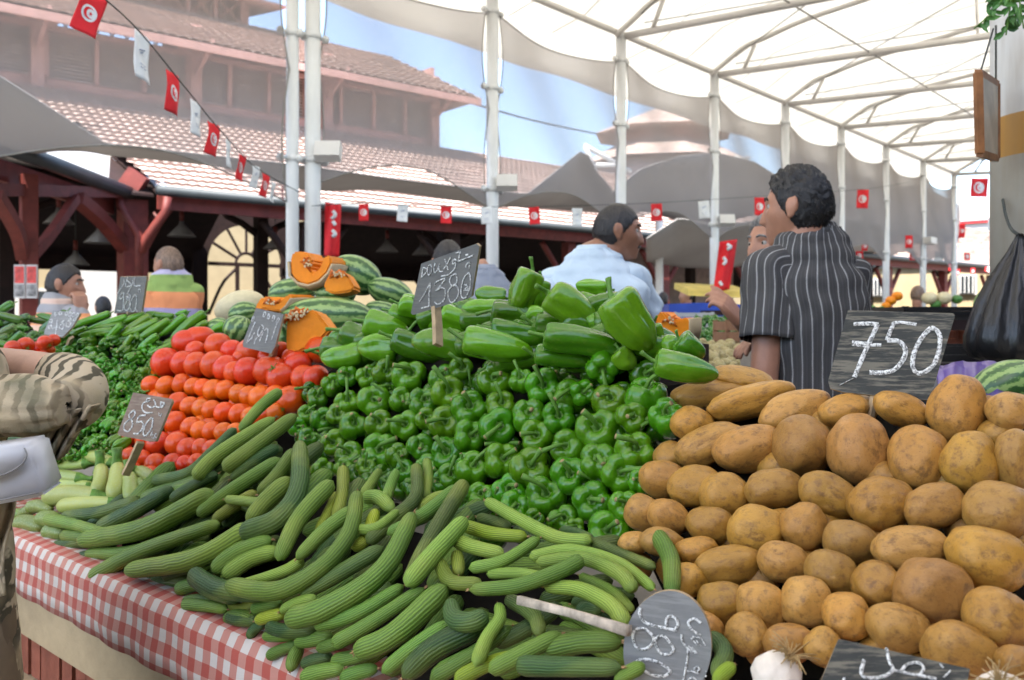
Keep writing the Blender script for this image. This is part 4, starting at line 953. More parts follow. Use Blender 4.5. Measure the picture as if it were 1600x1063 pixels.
CK = [
# tag, points, width, layer, tone, label
('L','250,640 300,560 420,450',50,-1,'dark','dark cucumber deep in the heap left of the long light ones'),
('L','560,470 640,420 720,380',45,0,'dark','shaded cucumber beneath the pair reaching up to the tomatoes'),
('L','790,240 860,160 930,105',42,2,'mid','highest cucumber, its bent end lying against the tomatoes'),
('L','640,400 720,320 910,195',55,2,'light','long light cucumber reaching up to the tomatoes, left of its twin'),
('L','735,370 830,300 980,185',60,3,'light','thick light cucumber reaching up towards the bell peppers, right of its twin'),
('L','500,405 620,380 700,310 780,230',42,0,'dark','thin dark cucumber running along the foot of the tomatoes'),
('L','320,565 450,500 572,430',60,1,'dark','dark blunt cucumber next to the pale zucchini'),
('L','205,525 330,510 460,470',50,0,'dark','dark slim cucumber lying just under the pale zucchini'),
('L','262,602 480,560 705,445',75,3,'mid','very long straight cucumber pointing left below the dark blunt one'),
('L','150,530 250,550 385,592',46,2,'mid','curved cucumber at the left tip of the heap, uppermost there'),
('L','205,585 300,590 420,580',50,1,'mid','cucumber at the left tip of the heap, second from the top'),
('L','285,645 420,640 580,605',50,1,'mid','cucumber end showing its pale tip at the left of the heap'),
('L','300,725 460,640 725,545',60,3,'mid','long dull cucumber crossing low over the gingham at the left'),
('L','415,702 650,660 830,560',75,4,'light','long light ridged cucumber lying over the gingham, left of the centre'),
('L','155,632 240,610 330,590',54,0,'dark','dark cucumber with a whiskered end sticking out over the gingham, upper of three'),
('L','150,690 280,660 380,630',54,0,'dark','dark cucumber sticking out over the gingham, middle of three'),
('L','205,725 310,712 400,690',44,0,'dark','dark cucumber sticking out over the gingham, lowest of three'),
('L','280,690 380,690 470,660',46,0,'mid','short cucumber wedged at the left under the long dull one'),
('L','650,520 760,440 930,330',52,2,'mid','cucumber with a brown tip pointing down left, right of the long straight one'),
('L','740,465 850,475 900,470',38,3,'light','small pale cucumber end pointing left in the middle of the upper heap'),
('L','815,545 880,470 965,395',66,4,'light','short fat light cucumber lying on the dark bent one'),
('L','795,580 920,530 985,430 990,275',80,5,'dark','big dark green bent cucumber standing up against the bell peppers'),
('L','760,400 840,340 920,290',45,1,'dark','dark cucumber between the twins and the big bent one'),
('L','850,450 920,380 975,300',50,2,'mid','cucumber leaning against the big dark bent one from the left'),
('L','700,540 770,490 850,440',46,1,'olive','dull cucumber under the brown tipped one'),
('L','690,470 760,470 850,500',44,0,'mid','cucumber buried under the brown tipped one'),
('L','700,705 790,640 900,597',66,4,'mid','short thick cucumber below the short fat light one'),
('L','640,705 700,670 780,630',46,2,'light','cucumber squeezed left of the short thick one'),
('L','735,725 830,660 920,635',66,3,'light','light cucumber with a yellow back beside the short thick one'),
('L','632,712 700,755 790,785',76,4,'dark','dark curved cucumber hooking over the edge above the gingham'),
('L','605,800 680,800 745,830',48,1,'mid','cucumber with a brown tip hanging just over the gingham'),
('L','580,770 650,745 720,740',50,1,'mid','pale ended cucumber on the gingham edge left of the hooked one'),
('L','500,740 560,735 640,740',46,-1,'dark','dark cucumber in shade along the gingham edge'),
('L','740,860 790,850 850,870',50,1,'mid','cucumber end hanging over the gingham, below the hooked dark one'),
('L','540,720 610,700 680,690',60,0,'dark','dark cucumber in shade above the gingham edge'),
('C','240,650 310,560 460,525',66,3,'light','short bowed cucumber above the long curved one'),
('C','260,680 380,585 485,560',70,2,'light','light cucumber with a yellow side above the long curved one'),
('C','310,700 500,640 590,590',52,3,'light','cucumber hidden along the top of the long curved one'),
('C','488,595 570,430 705,280',76,5,'light','straight light cucumber leaning up in the middle, left of the long curved one'),
('C','715,430 740,330 745,225',56,2,'olive','scarred cucumber standing upright below the bell peppers'),
('C','640,490 700,380 720,330',50,1,'yellow','yellowish cucumber in the gap behind the straight light one'),
('C','558,590 680,470 790,390',66,5,'mid','cucumber ending at the elbow of the long curved one'),
('C','288,690 480,712 660,620 770,480 800,325',84,6,'mid','very long curved cucumber sweeping from the gingham edge up to the peppers'),
('C','150,640 260,705 430,730',76,5,'dark','dark blunt cucumber beside the lower end of the very long curved one'),
('C','575,728 700,660 905,540',70,4,'grey','greyish cucumber right of the very long curved one'),
('C','520,830 700,770 900,630 1022,405',94,7,'mid','biggest cucumber of the heap, curving up right in the very centre'),
('C','765,470 870,465 965,395',44,5,'light','small cucumber with a pointed pale end in the upper middle'),
('C','835,525 940,430 1030,340 1030,215',62,4,'grey','grey green snaking cucumber with its end up against the peppers'),
('C','1065,350 1078,270 1072,195',42,2,'light','thin pointed cucumber standing against the bell peppers'),
('C','915,490 1050,420 1200,300',60,5,'mid','dark ended cucumber lying under the pair at the right of the centre'),
('C','1000,690 1080,520 1225,280',76,6,'grey','thick grey cucumber leaning up right beside the bright green one'),
('C','990,695 1110,555 1230,425',82,7,'light','bright green striped cucumber with a flower end, right of the biggest one'),
('C','628,848 800,800 985,690',66,5,'mid','cucumber with an orange flower end below the biggest one'),
('C','700,925 850,840 1065,700',68,5,'mid','slim cucumber between the orange ended one and the fat one'),
('C','785,955 950,880 1155,690',112,5,'mid','fattest cucumber, smooth green, right below the centre'),
('C','820,350 880,345 940,395',62,3,'light','light cucumber bending down beneath the bell peppers'),
('C','890,235 860,280 820,340',46,2,'light','small cucumber with a dried stalk under the bell peppers'),
('C','955,240 930,300 910,360',48,2,'mid','slim cucumber standing under the bell peppers'),
('C','775,545 830,510 875,390',56,3,'yellow','yellow cucumber in the gap right of the long curved one'),
('C','1040,400 1100,350 1180,330',52,2,'olive','dull cucumber half hidden at the foot of the peppers'),
('C','895,1035 1020,935 1165,840',76,4,'mid','cucumber low at the front below the fattest one'),
('C','975,1055 1110,935 1300,840',108,5,'dark','thick dark cucumber at the front, left of the S shaped one'),
('C','1085,1060 1250,965 1407,850',74,4,'mid','long cucumber at the very front under the S shaped one'),
('C','400,830 450,815 520,800',58,3,'yellow','yellow ended cucumber low above the gingham'),
('C','445,850 520,870 640,865',62,3,'dark','dark cucumber low above the gingham beside the yellow ended one'),
('C','430,890 500,890 570,880',48,2,'mid','short cucumber low above the gingham under the dark one'),
('C','555,915 620,905 700,890',62,2,'mid','short cucumber end below the orange ended one'),
('C','368,900 400,860 440,840',48,1,'dark','cucumber end hanging over the gingham at the left of the lower heap'),
('C','535,1030 550,980 580,920',60,1,'mid','cucumber end pointing down over the gingham, near the picture\'s lower edge'),
('C','445,972 500,945 570,920',52,1,'mid','cucumber with a whiskered tip over the gingham'),
('C','580,1005 630,985 700,970',60,1,'dark','dark warty cucumber end low over the gingham'),
('C','640,940 700,925 760,900',58,3,'mid','cucumber end with a dried flower under the slim one'),
('C','700,990 780,975 870,950',64,2,'mid','cucumber lying under the fattest one'),
('C','580,1055 660,1030 750,1015',72,2,'mid','cucumber end at the lower picture edge, leftmost there'),
('C','735,1060 800,1035 880,1015',64,2,'mid','cucumber end at the lower picture edge below the fattest one'),
('C','115,765 200,770 290,785',56,2,'mid','cucumber with a brown tip over the gingham below the dark blunt one'),
('C','285,810 340,825 410,830',62,1,'dark','dark cucumber end just over the gingham below the very long curved one'),
('C','385,790 430,770 500,760',62,2,'mid','cucumber in shade below the very long curved one'),
('C','495,795 560,760 640,740',54,4,'light','light cucumber between the very long curved one and the biggest one'),
('C','280,770 340,780 400,770',50,1,'olive','olive cucumber in shade under the very long curved one'),
('C','90,710 130,690 200,680',52,1,'mid','cucumber end left below the dark blunt one'),
('R','240,190 420,290 590,370 755,388',72,5,'light','long scarred cucumber lying along the foot of the bell peppers'),
('R','740,385 900,450 1062,515',60,4,'grey','straight grey green cucumber pointing to the potatoes'),
('R','130,310 280,352 445,365',72,4,'yellow','yellow green cucumber right of the thick grey one, upper of two'),
('R','85,380 200,420 330,448',76,5,'light','yellow green cucumber right of the thick grey one, lower of two'),
('R','160,520 330,480 505,370',66,5,'light','striped light cucumber slanting up right below the yellow green pair'),
('R','200,270 280,290 360,320',56,2,'grey','dull cucumber behind the long scarred one'),
('R','245,545 400,540 530,560',58,4,'light','slender cucumber with a dried flower, tucked under the straight dark one'),
('R','160,622 400,600 600,530 715,470',86,8,'mid','smooth straight cucumber lying on top above the oval sign\'s stick'),
('R','480,490 700,470 880,540 955,620',76,6,'light','yellow green curved cucumber, inner one of the nested pair'),
('R','450,465 650,430 880,490 1055,620',66,5,'light','yellow green curved cucumber, outer one of the nested pair'),
('R','520,605 700,620 850,700 915,790',92,6,'light','thick curved cucumber reaching down to the oval sign'),
('R','690,550 850,630 945,725',60,4,'mid','cucumber between the nested pair and the thick curved one'),
('R','1062,350 1130,470 1140,640',96,6,'mid','cucumber standing upright behind the oval sign, in front of the potatoes'),
('R','15,480 75,580 225,590',76,5,'olive','curled pale cucumber at the middle of the heap'),
('R','100,440 110,490 112,550',70,4,'olive','short cucumber hanging down between the curled ones'),
('R','70,670 95,760 180,775 255,735',108,7,'dark','dark hooked cucumber showing its round end, right of the fattest one'),
('R','305,690 310,760 250,850 192,990',78,6,'light','S shaped scarred cucumber hanging down in front'),
('R','340,660 470,740 505,835',74,5,'grey','grey green cucumber crossing under the oval sign\'s stick'),
('R','520,915 700,875 900,870',118,4,'mid','broad cucumber end left of the oval sign'),
('R','390,985 600,990 900,995',112,5,'dark','smooth dark cucumber with a thread on its end, left of the oval sign'),
('R','90,1060 250,980 430,930',84,4,'yellow','bright yellow cucumber at the lower picture edge'),
('R','255,1015 420,930 610,830',92,5,'mid','cucumber lying on the bright yellow one'),
('R','280,890 450,800 610,690',92,3,'dark','dark cucumber in the hollow behind the S shaped one'),
('R','0,1020 130,950 270,880',72,4,'mid','cucumber at the lower edge left of the bright yellow one'),
('R','680,740 740,705 800,720',92,2,'dark','dark round cucumber end in the hollow above the oval sign\'s stick'),
('R','650,690 800,640 960,650',74,1,'dark','dark cucumber in shade under the nested pair'),
('R','860,1055 940,1015 1010,980',74,4,'light','cucumber end at the lower edge beside the oval sign'),
('R','1320,840 1390,920 1350,1040',100,2,'dark','dark cucumber showing at the right of the oval sign'),
('R','1340,1065 1400,1010 1440,980',86,3,'yellow','pale yellow green cucumber at the lower edge right of the oval sign'),
('R','600,330 680,345 760,380',50,2,'dark','dull cucumber hidden above the long scarred one'),
]
LIFT = {'big dark green bent': [0, .0, .02, .05]}
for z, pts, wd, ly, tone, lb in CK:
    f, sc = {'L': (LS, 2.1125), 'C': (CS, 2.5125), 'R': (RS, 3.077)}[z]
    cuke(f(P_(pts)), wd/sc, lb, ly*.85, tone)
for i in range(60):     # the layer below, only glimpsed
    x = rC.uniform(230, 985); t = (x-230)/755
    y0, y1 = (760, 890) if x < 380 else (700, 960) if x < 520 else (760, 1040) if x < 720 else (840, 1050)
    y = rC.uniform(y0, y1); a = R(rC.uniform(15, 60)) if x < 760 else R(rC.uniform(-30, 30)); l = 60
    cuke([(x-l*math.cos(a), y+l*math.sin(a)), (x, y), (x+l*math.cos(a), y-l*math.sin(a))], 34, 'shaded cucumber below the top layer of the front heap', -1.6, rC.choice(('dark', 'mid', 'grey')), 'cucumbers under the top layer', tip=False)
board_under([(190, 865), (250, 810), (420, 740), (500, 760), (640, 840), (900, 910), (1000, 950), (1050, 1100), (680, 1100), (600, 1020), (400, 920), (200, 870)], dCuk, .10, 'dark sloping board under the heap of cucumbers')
# ================================================================== PALE ZUCCHINI
dZuc = fitplane([(60, 840, 2.28), (180, 790, 2.2), (160, 715, 2.45), (240, 760, 2.2), (60, 740, 2.6)], False)
ZU = [('295,345 240,350 155,350',46,2,'pale','pale zucchini lying level at the top of the zucchini pile'), ('275,398 200,390 125,385',50,2,'pale','pale zucchini lying level, second from the top of the pile'), ('305,428 230,418 130,418',46,1,'pale','pale zucchini lying level, third from the top of the pile'),
('335,460 240,450 150,460',70,3,'pale','thick pale zucchini with speckles in the middle of the pile'), ('385,478 290,480 195,490',56,4,'pale','pale zucchini lowest of the level ones, touching the cucumbers'), ('375,350 320,325 265,318',46,3,'pale','pale zucchini slanting at the top right of the pile'),
('332,355 335,400 322,448',60,4,'pale','pale zucchini standing with its stalk up, left of two'), ('388,352 390,400 378,462',66,5,'pale','pale zucchini standing with its stalk up beside the price stake'), ('428,385 432,420 436,468',60,4,'pale','stubby pale zucchini right of the price stake'),
('458,398 475,425 495,440',36,3,'olive','thin green zucchini right of the price stake'), ('455,370 485,385 518,405',46,3,'pale','pale zucchini pointing to the cucumbers, right of the stake'), ('90,500 125,488 170,500',52,2,'olive','olive zucchini showing its round end, upper left'), ('50,548 95,545 140,560',62,2,'olive','olive zucchini end at the left edge of the pile by the white bag'),
('120,535 160,530 200,545',58,3,'olive','olive zucchini end in the second row of ends'), ('145,575 180,572 215,580',58,2,'olive','olive zucchini end lowest on the gingham edge'), ('60,520 90,505 110,500',40,1,'olive','small olive zucchini end by the white bag'), ('20,560 50,520 80,515',50,0,'olive','dark olive zucchini behind the white bag'),
('20,275 70,270 110,262',40,0,'dark','green cucumber lying behind the sleeve, upper of two'), ('60,320 90,285 125,265',42,0,'mid','green cucumber lying behind the sleeve, lower of two'), ('235,330 270,295 318,258',44,0,'dark','dark cucumber leaning on the hot peppers behind the zucchini'),
('100,420 80,440 60,470',46,0,'pale','pale zucchini half hidden by the white bag'), ('310,300 318,300 330,315',34,1,'olive','round olive zucchini end on top of the pile')]
bm = None
for pts, wd, ly, tone, lb in ZU:
    isz = 'zucchini' in lb
    o = cuke(LS(P_(pts)), wd/2.1125, lb, ly, tone, 'pale zucchini beside the price stake' if isz else 'cucumbers behind the zucchini', dZuc, tip=False, ridge=.008 if isz else .016, nr=5 if isz else 15, mt='zuc' if isz else 'cuke', name='zucchini' if isz else 'cucumber', cat='zucchini' if isz else 'cucumber')
    if isz and tone == 'pale':
        f = LS(P_(pts)); d = dZuc(*f[0])-ly*.021; a = W(*f[0], d)-o.location; b = W(*f[1], d)-o.location; dr = (a-b).normalized(); r = wd/2.1125/2/F*d
        bm = bmesh.new(); tube(bm, [a-dr*r*.8, a, a+dr*r*.9, a+dr*r*1.5+Vector((0, 0, r*.2))], [r*.8, r*.55, r*.42, r*.5], 5, shape=lambda ph, t: 1+.15*math.cos(5*ph)); obj('stalk', bm, M['stem'], o)
# ================================================================== HOT PEPPERS AT THE LEFT
HL = [(390,682,615,602,46),(300,662,530,585,44),(375,692,545,668,42),(570,695,725,600,50),(585,690,762,618,44),(640,725,815,618,46),(768,692,895,598,54),(815,715,985,582,56),(700,578,835,602,44),(505,722,585,640,38),(925,668,1000,628,38),(1000,690,1085,640,60),(660,760,760,690,42),(330,690,420,660,40),(540,640,700,590,44),(870,640,960,600,44),(720,780,830,735,36),(450,655,590,640,40),(600,760,640,690,34),(840,590,900,575,30)]
HLn = ['long bright hot pepper lying across the top of the left heap', 'longest hot pepper at the crest, left of the 980 sign']
rH = random.Random(8)
for k, (x0, y0, x1, y1, wd) in enumerate(HL):
    lying(x1/3.077, 300+y1/3.077, x0/3.077, 300+y0/3.077, wd*.95/3.077, 'long hot green pepper slanting along the crest of the left heap', 'long hot peppers on the left heap', dHot, -.03, 'hot_pepper', 'hot pepper', col=(.11*rH.uniform(.8, 1.2), .29*rH.uniform(.8, 1.15), .008))
for k in range(18):
    x = rH.uniform(130, 320); y = rH.uniform(500, 535); a = rH.uniform(.2, .9); l = rH.uniform(18, 30)
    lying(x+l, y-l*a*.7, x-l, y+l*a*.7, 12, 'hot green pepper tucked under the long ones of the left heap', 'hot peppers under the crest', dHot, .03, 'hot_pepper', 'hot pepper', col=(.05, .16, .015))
def inpoly(x, y, P):
    c = False
    for (xa, ya), (xb, yb) in zip(P, P[1:]+P[:1]):
        if (ya > y) != (yb > y) and x < (xb-xa)*(y-ya)/(yb-ya)+xa: c = not c
    return c
HF = [(78, 520), (150, 515), (235, 540), (262, 535), (236, 590), (225, 610), (196, 690), (165, 712), (100, 715), (60, 700), (120, 640), (70, 560)]
pts = []; tries = 0
while len(pts) < 150 and tries < 30000:
    tries += 1; x, y = rH.uniform(58, 275), rH.uniform(512, 715)
    if inpoly(x, y, HF) and all((x-a)**2+(y-b)**2 > 10.2**2 for a, b in pts): pts.append((x, y))
for x, y in pts:
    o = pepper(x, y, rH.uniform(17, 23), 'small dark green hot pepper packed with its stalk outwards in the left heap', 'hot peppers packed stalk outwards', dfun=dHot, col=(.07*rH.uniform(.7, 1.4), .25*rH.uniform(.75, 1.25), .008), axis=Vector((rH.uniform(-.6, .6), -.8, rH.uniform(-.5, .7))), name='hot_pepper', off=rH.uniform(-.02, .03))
    o.name = 'hot_pepper'; o['category'] = 'hot pepper'; o.scale = (o.scale[0], o.scale[1], o.scale[2]*1.5)
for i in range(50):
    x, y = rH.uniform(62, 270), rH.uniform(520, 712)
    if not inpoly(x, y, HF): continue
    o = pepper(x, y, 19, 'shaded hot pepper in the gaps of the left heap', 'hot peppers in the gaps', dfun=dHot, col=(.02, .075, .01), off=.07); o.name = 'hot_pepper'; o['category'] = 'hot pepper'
board_under([(100, 540), (200, 525), (290, 525), (250, 570), (215, 610), (180, 700), (110, 700), (80, 680), (90, 580)], dHot, .15, 'dark sloping board under the heap of hot peppers')
# far left heap
dFl = lambda x, y: 3.5-(y-480)*.006
for k in range(52):
    x = rH.uniform(-12, 88); y = rH.uniform(486, 560); 
    if y < 484+max(0, x-40)*.35: continue
    a = rH.uniform(-.5, .8); l = rH.uniform(14, 26)
    lying(x+l, y-l*a, x-l, y+l*a, rH.uniform(10, 15), 'green hot pepper in the farthest heap at the left edge of the stall', 'hot peppers in the far left heap', dFl, rH.uniform(-.05, .06), 'hot_pepper', 'hot pepper', col=(.07*rH.uniform(.7, 1.2), .20*rH.uniform(.7, 1.2), .02))
board_under([(-60, 492), (40, 505), (60, 530), (60, 580), (-60, 580)], dFl, .10, 'dark sloping board under the far left heap of hot peppers')
# ================================================================== MELONS AND PUMPKINS ON THE SHELF BEHIND
XS = lambda x, y: (300+x/3.077, 360+y/3.077)
def melon(px, py, ln, wd, ang, d, label, mt='melon', name='watermelon', cat='watermelon', tilt=0, group='watermelons piled behind the tomatoes'):
    bm = bmesh.new(); bmesh.ops.create_uvsphere(bm, u_segments=40, v_segments=24, radius=1)
    o_ = Vector((px, py, 1))
    for v in bm.verts: v.co *= 1+.03*noise.noise(v.co*1.3+o_)
    o = obj(name, bm, M[mt]); o.location = W(px, py, d); r = d/F/2
    o.rotation_mode = 'QUATERNION'; ax = Vector((math.cos(R(ang)), tilt, math.sin(R(ang)))); o.rotation_quaternion = orient(ax, rH.random()*6)
    o.scale = (wd*r, wd*r, ln*r)
    bm = bmesh.new(); tube(bm, [(0, 0, .97), (.01, .02, 1.04), (.04, .05, 1.08)], [.05, .03, .025], 6); obj('stalk', bm, M['stem'], o)
    return tag(o, label, cat, group)
for x, y, ln, wd, ang, d, lb in [(790,215,256,185,-25,3.15,'striped watermelon at the very top of the pile, right of the pumpkin crescent'), (480,300,225,140,5,3.2,'dark watermelon under the pumpkin crescent'), (690,295,200,150,0,3.05,'watermelon behind the small pumpkin piece'),
    (955,300,225,140,-20,3.1,'striped watermelon at the right of the pile beside the 1380 sign'), (650,415,440,195,0,2.85,'large long watermelon lying level across the pile'), (915,385,170,90,-10,2.95,'watermelon mostly hidden at the right end of the large long one'),
    (250,400,150,115,10,3.0,'small watermelon in front of the pale yellow melon'), (225,480,140,150,60,2.8,'round watermelon left of the 480 sign'), (130,465,110,90,0,2.9,'green melon at the left end of the pile by the hot peppers'), (420,520,130,180,80,2.9,'dark watermelon behind the 480 sign'), (600,480,200,140,0,2.9,'watermelon in shade behind the big pumpkin block'), (760,440,160,150,0,3.1,'watermelon in shade low in the pile'), (350,480,200,160,0,3.2,'watermelon low at the back of the pile')]:
    px, py = XS(x, y); melon(px, py, ln/3.077, wd/3.077, ang, d, lb)
px, py = XS(232, 372); melon(px, py, 250/3.077, 165/3.077, 15, 3.25, 'pale yellow smooth melon at the left of the watermelons', 'palemelon', 'pale_melon', 'melon', group='melons')
melon(1575, 603, 120, 78, 18, 1.75, 'striped watermelon lying behind the potatoes at the right edge', group='watermelon at the right'); 
# shelf that carries the melons
bm = bmesh.new(); boxab(bm, 1.68, 2.6, 1.3, 3.6, .85, 1.22); tag(obj('melon_shelf', bm, M['board'], None, False), 'dark raised shelf carrying the watermelon pile', 'shelf')
def pumpkin_poly(front, d, th, label, seedpts=None, rind=None, back=(.15, 1, -.1)):
    c = W(sum(p[0] for p in front)/len(front), sum(p[1] for p in front)/len(front), d)
    fp = [W(x, y, d)-c for x, y in front]
    bm = bmesh.new(); b = Vector(back).normalized()*th; prism(bm, fp, b)
    bmesh.ops.recalc_face_normals(bm, faces=bm.faces)
    bmesh.ops.bevel(bm, geom=bm.edges[:], offset=.006, segments=2, affect='EDGES')
    o = obj('pumpkin_piece', bm, M['flesh'], None, False); o.location = c
    if rind:
        bm = bmesh.new(); rp = [W(x, y, d)-c for x, y in rind]
        rows = [[p+b*t+(p.normalized()*.012*math.sin(math.pi*t)) for p in rp] for t in (-.02, .25, .5, .75, 1.02)]
        grid(bm, rows, thick=.008); bmesh.ops.recalc_face_normals(bm, faces=bm.faces); obj('rind', bm, M['rind'], o)
    if seedpts:
        bm = bmesh.new()
        for x, y in seedpts:
            for k in range(7):
                q = W(x+rH.uniform(-7, 7), y+rH.uniform(-4, 4), d-.004+rH.uniform(0, .03))-c
                v = Vector((rH.uniform(-1, 1), rH.uniform(-.5, .5), rH.uniform(-1, 1)))*.016
                tube(bm, [q-v, q+Vector((0, -.004, .004)), q+v], [.002, .004, .002], 5)
        obj('stringy_core', bm, M['seeds'], o)
        bm = bmesh.new()
        for x, y in seedpts:
            for k in range(4):
                q = W(x+rH.uniform(-6, 6), y+rH.uniform(-4, 3), d-.012)-c
                bmesh.ops.create_icosphere(bm, subdivisions=1, radius=1, matrix=Matrix.Translation(q) @ Matrix.Rotation(rH.random()*6, 4, 'Y') @ Matrix.Diagonal((.0048, .002, .003, 1)))
        obj('seeds', bm, M['pseed'], o)
    return tag(o, label, 'pumpkin', 'cut pumpkin pieces')
KS = lambda P: [(380+x/9.664, 470+y/9.664) for x, y in P]
pumpkin_poly(KS([(648,318),(690,190),(740,140),(800,170),(870,150),(930,165),(1000,125),(1060,140),(1130,190),(1200,290),(1310,430),(1260,500),(1190,570),(1080,640),(980,715),(850,775),(740,800),(655,805),(640,640)]), 2.5, .09, 'big orange pumpkin block with seeds standing on the tomatoes', KS([(720,230),(790,200),(860,200),(930,190),(690,270),(780,260),(850,240)]))
cres = [(470,150),(482,105),(525,100),(560,110),(575,150),(560,180),(580,205),(605,195),(625,150),(640,118),(665,125),(672,160),(650,205),(610,245),(560,262),(510,250),(475,215)]
pumpkin_poly([XS(*p) for p in cres], 2.98, .12, 'orange pumpkin crescent lying on top of the watermelons', [XS(550,150), XS(545,165), XS(560,170)], [XS(*p) for p in [(470,150),(475,215),(510,250),(560,262),(610,245),(650,205),(672,160)]], back=(.25, 1, -.02))
pumpkin_poly([XS(*p) for p in [(630,280),(640,240),(668,200),(700,195),(735,200),(765,245),(780,275),(770,292),(735,300),(690,306),(650,298)]], 2.86, .08, 'small orange pumpkin piece in the middle of the watermelon pile', [XS(700,212), XS(720,215), XS(685,222)])
pumpkin_poly([XS(*p) for p in [(292,400),(310,345),(335,318),(360,320),(385,345),(420,345),(450,310),(472,305),(478,330),(455,365),(430,390),(400,390),(350,380)]], 2.82, .12, 'orange pumpkin wedge directly behind the 480 sign', [XS(370,345), XS(390,355)], [XS(*p) for p in [(478,330),(455,365),(430,390)]], back=(.5, 1, 0))
PS_ = lambda P: [(980+x/5.317, 420+y/5.317) for x, y in P]
pumpkin_poly(PS_([(235,420),(250,370),(285,350),(310,370),(340,410),(400,430),(450,410),(500,405),(530,415),(528,500),(515,575),(450,590),(380,570),(320,540),(240,480)]), 2.55, .12, 'orange pumpkin half behind the right end of the bell pepper heap', PS_([(330,420),(360,440)]), PS_([(530,415),(528,500),(515,575)]), back=(.5, 1, 0))
# ================================================================== PRICE SIGNS
def m_chalkboard(name, col, worn):
    m, nt, b = mat(name); v = coord(nt, 'Object', (14, 14, 160)); v2 = coord(nt, 'Object')
    n1 = noise_(nt, v, 1.0, 6, .7); n2 = noise_(nt, v2, 22, 4, .6)
    c = mixc(nt, n2, tuple(x*.7 for x in col), tuple(min(1, x*1.5) for x in col))
    c = mixc(nt, ramp(nt, n1, [(.47, (0, 0, 0)), (.58, (1, 1, 1))]), c, worn)
    nt.links.new(c, b.inputs['Base Color']); b.inputs['Roughness'].default_value = .8; bump(nt, b, n1, .2, .004); return m
M['slate'] = m_chalkboard('worn_black_board', (.035, .037, .034), (.17, .155, .12))
M['slate2'] = m_chalkboard('grey_slate_board', (.14, .14, .132), (.19, .185, .17))
M['slate3'] = m_chalkboard('brown_board', (.19, .13, .095), (.26, .20, .15))
M['slate4'] = m_chalkboard('pale_grey_board', (.20, .20, .195), (.28, .28, .27))
M['edge'] = simple('raw_wood_edge', (.42, .30, .17), .8, .3, 30)
def m_chalk():
    m, nt, b = mat('chalk'); v = coord(nt, 'Object')
    c = ramp(nt, noise_(nt, v, 260, 3, .8), [(.42, (.16, .16, .15)), (.54, (.80, .80, .77))]); nt.links.new(c, b.inputs['Base Color']); b.inputs['Roughness'].default_value = .95; return m
M['chalk'] = m_chalk()
def signboard(corners, ds, mt, label, strokes, stake=None, th=.007, curve=None, chw=1.0, name='price_sign', stake_mat='edge'):
    """corners in picture pixels (3 or more, planar through first three depths ds)"""
    (x0, y0), (x1, y1), (x2, y2) = corners[0], corners[1], corners[2] if len(corners) < 5 else corners[len(corners)//2]
    A = [W(corners[0][0], corners[0][1], ds[0]), W(x1, y1, ds[1]), W(x2, y2, ds[2])]
    nrm = (A[1]-A[0]).cross(A[2]-A[0]).normalized(); cam0 = Vector((0, 0, CAMZ))
    if nrm.dot(cam0-A[0]) < 0: nrm = -nrm
    def on(x, y, off=0):
        r = W(x, y, 1)-cam0; t = (A[0]-cam0).dot(nrm)/r.dot(nrm); return cam0+r*t+nrm*off
    c0 = sum((on(*p) for p in corners), Vector())/len(corners)
    root = empty(name, c0, label, 'price sign', 'chalk price signs')
    bm = bmesh.new(); front = [on(*p)-c0 for p in corners]; prism(bm, front, -nrm*th); bmesh.ops.recalc_face_normals(bm, faces=bm.faces)
    big = max(bm.faces, key=lambda f: f.calc_area() if f.normal.dot(nrm) > .5 else 0)
    me = mesh_of(bm, 'board', False); me.materials.append(M[mt]); me.materials.append(M['edge'])
    for p in me.polygons:
        if abs(p.normal.dot(nrm)) < .5: p.material_index = 1
    link('board', me, None, root)
    bm = bmesh.new()
    for wd, P in strokes:
        pts = spline([on(x, y, .0008)-c0 for x, y in P], max(6, len(P)*5)) if len(P) > 2 else [on(x, y, .0008)-c0 for x, y in P]
        d = pts[0].length and (c0).y; r = wd/2/F*c0.y*chw; fr = frames(pts); prev = None
        lo = []
        for i, p in enumerate(pts):
            s = fr[i][0].cross(nrm).normalized()*r*(1+.18*noise.noise(p*300)); lo.append((p-s, p-s*.6+nrm*.0011, p+s*.6+nrm*.0011, p+s))
        vs = [[bm.verts.new(q) for q in l] for l in lo]
        for a, b in zip(vs, vs[1:]):
            for k in range(3): bm.faces.new((a[k], a[k+1], b[k+1], b[k]))
    if strokes: bmesh.ops.recalc_face_normals(bm, faces=bm.faces); obj('chalk_writing', bm, M['chalk'], root)
    if stake:
        (sx0, sy0), (sx1, sy1), sw, sd = stake; bm = bmesh.new(); p0 = on(sx0, sy0, -th-.004)-c0; p1 = W(sx1, sy1, sd)-c0
        r = sw/2/F*c0.y; tube(bm, [p0, p0.lerp(p1, .5)+Vector((.001, 0, 0)), p1], [(r, r*.5)]*3, 8, shape=lambda ph, t: 1/max(abs(math.cos(ph)), abs(math.sin(ph)))*.9); obj('stake', bm, M[stake_mat], root, False)
    return root
def ST(fx, fy, sc, *lst): return [(w_/sc, [(fx+x/sc, fy+y/sc) for x, y in P_(s)]) for w_, s in lst]
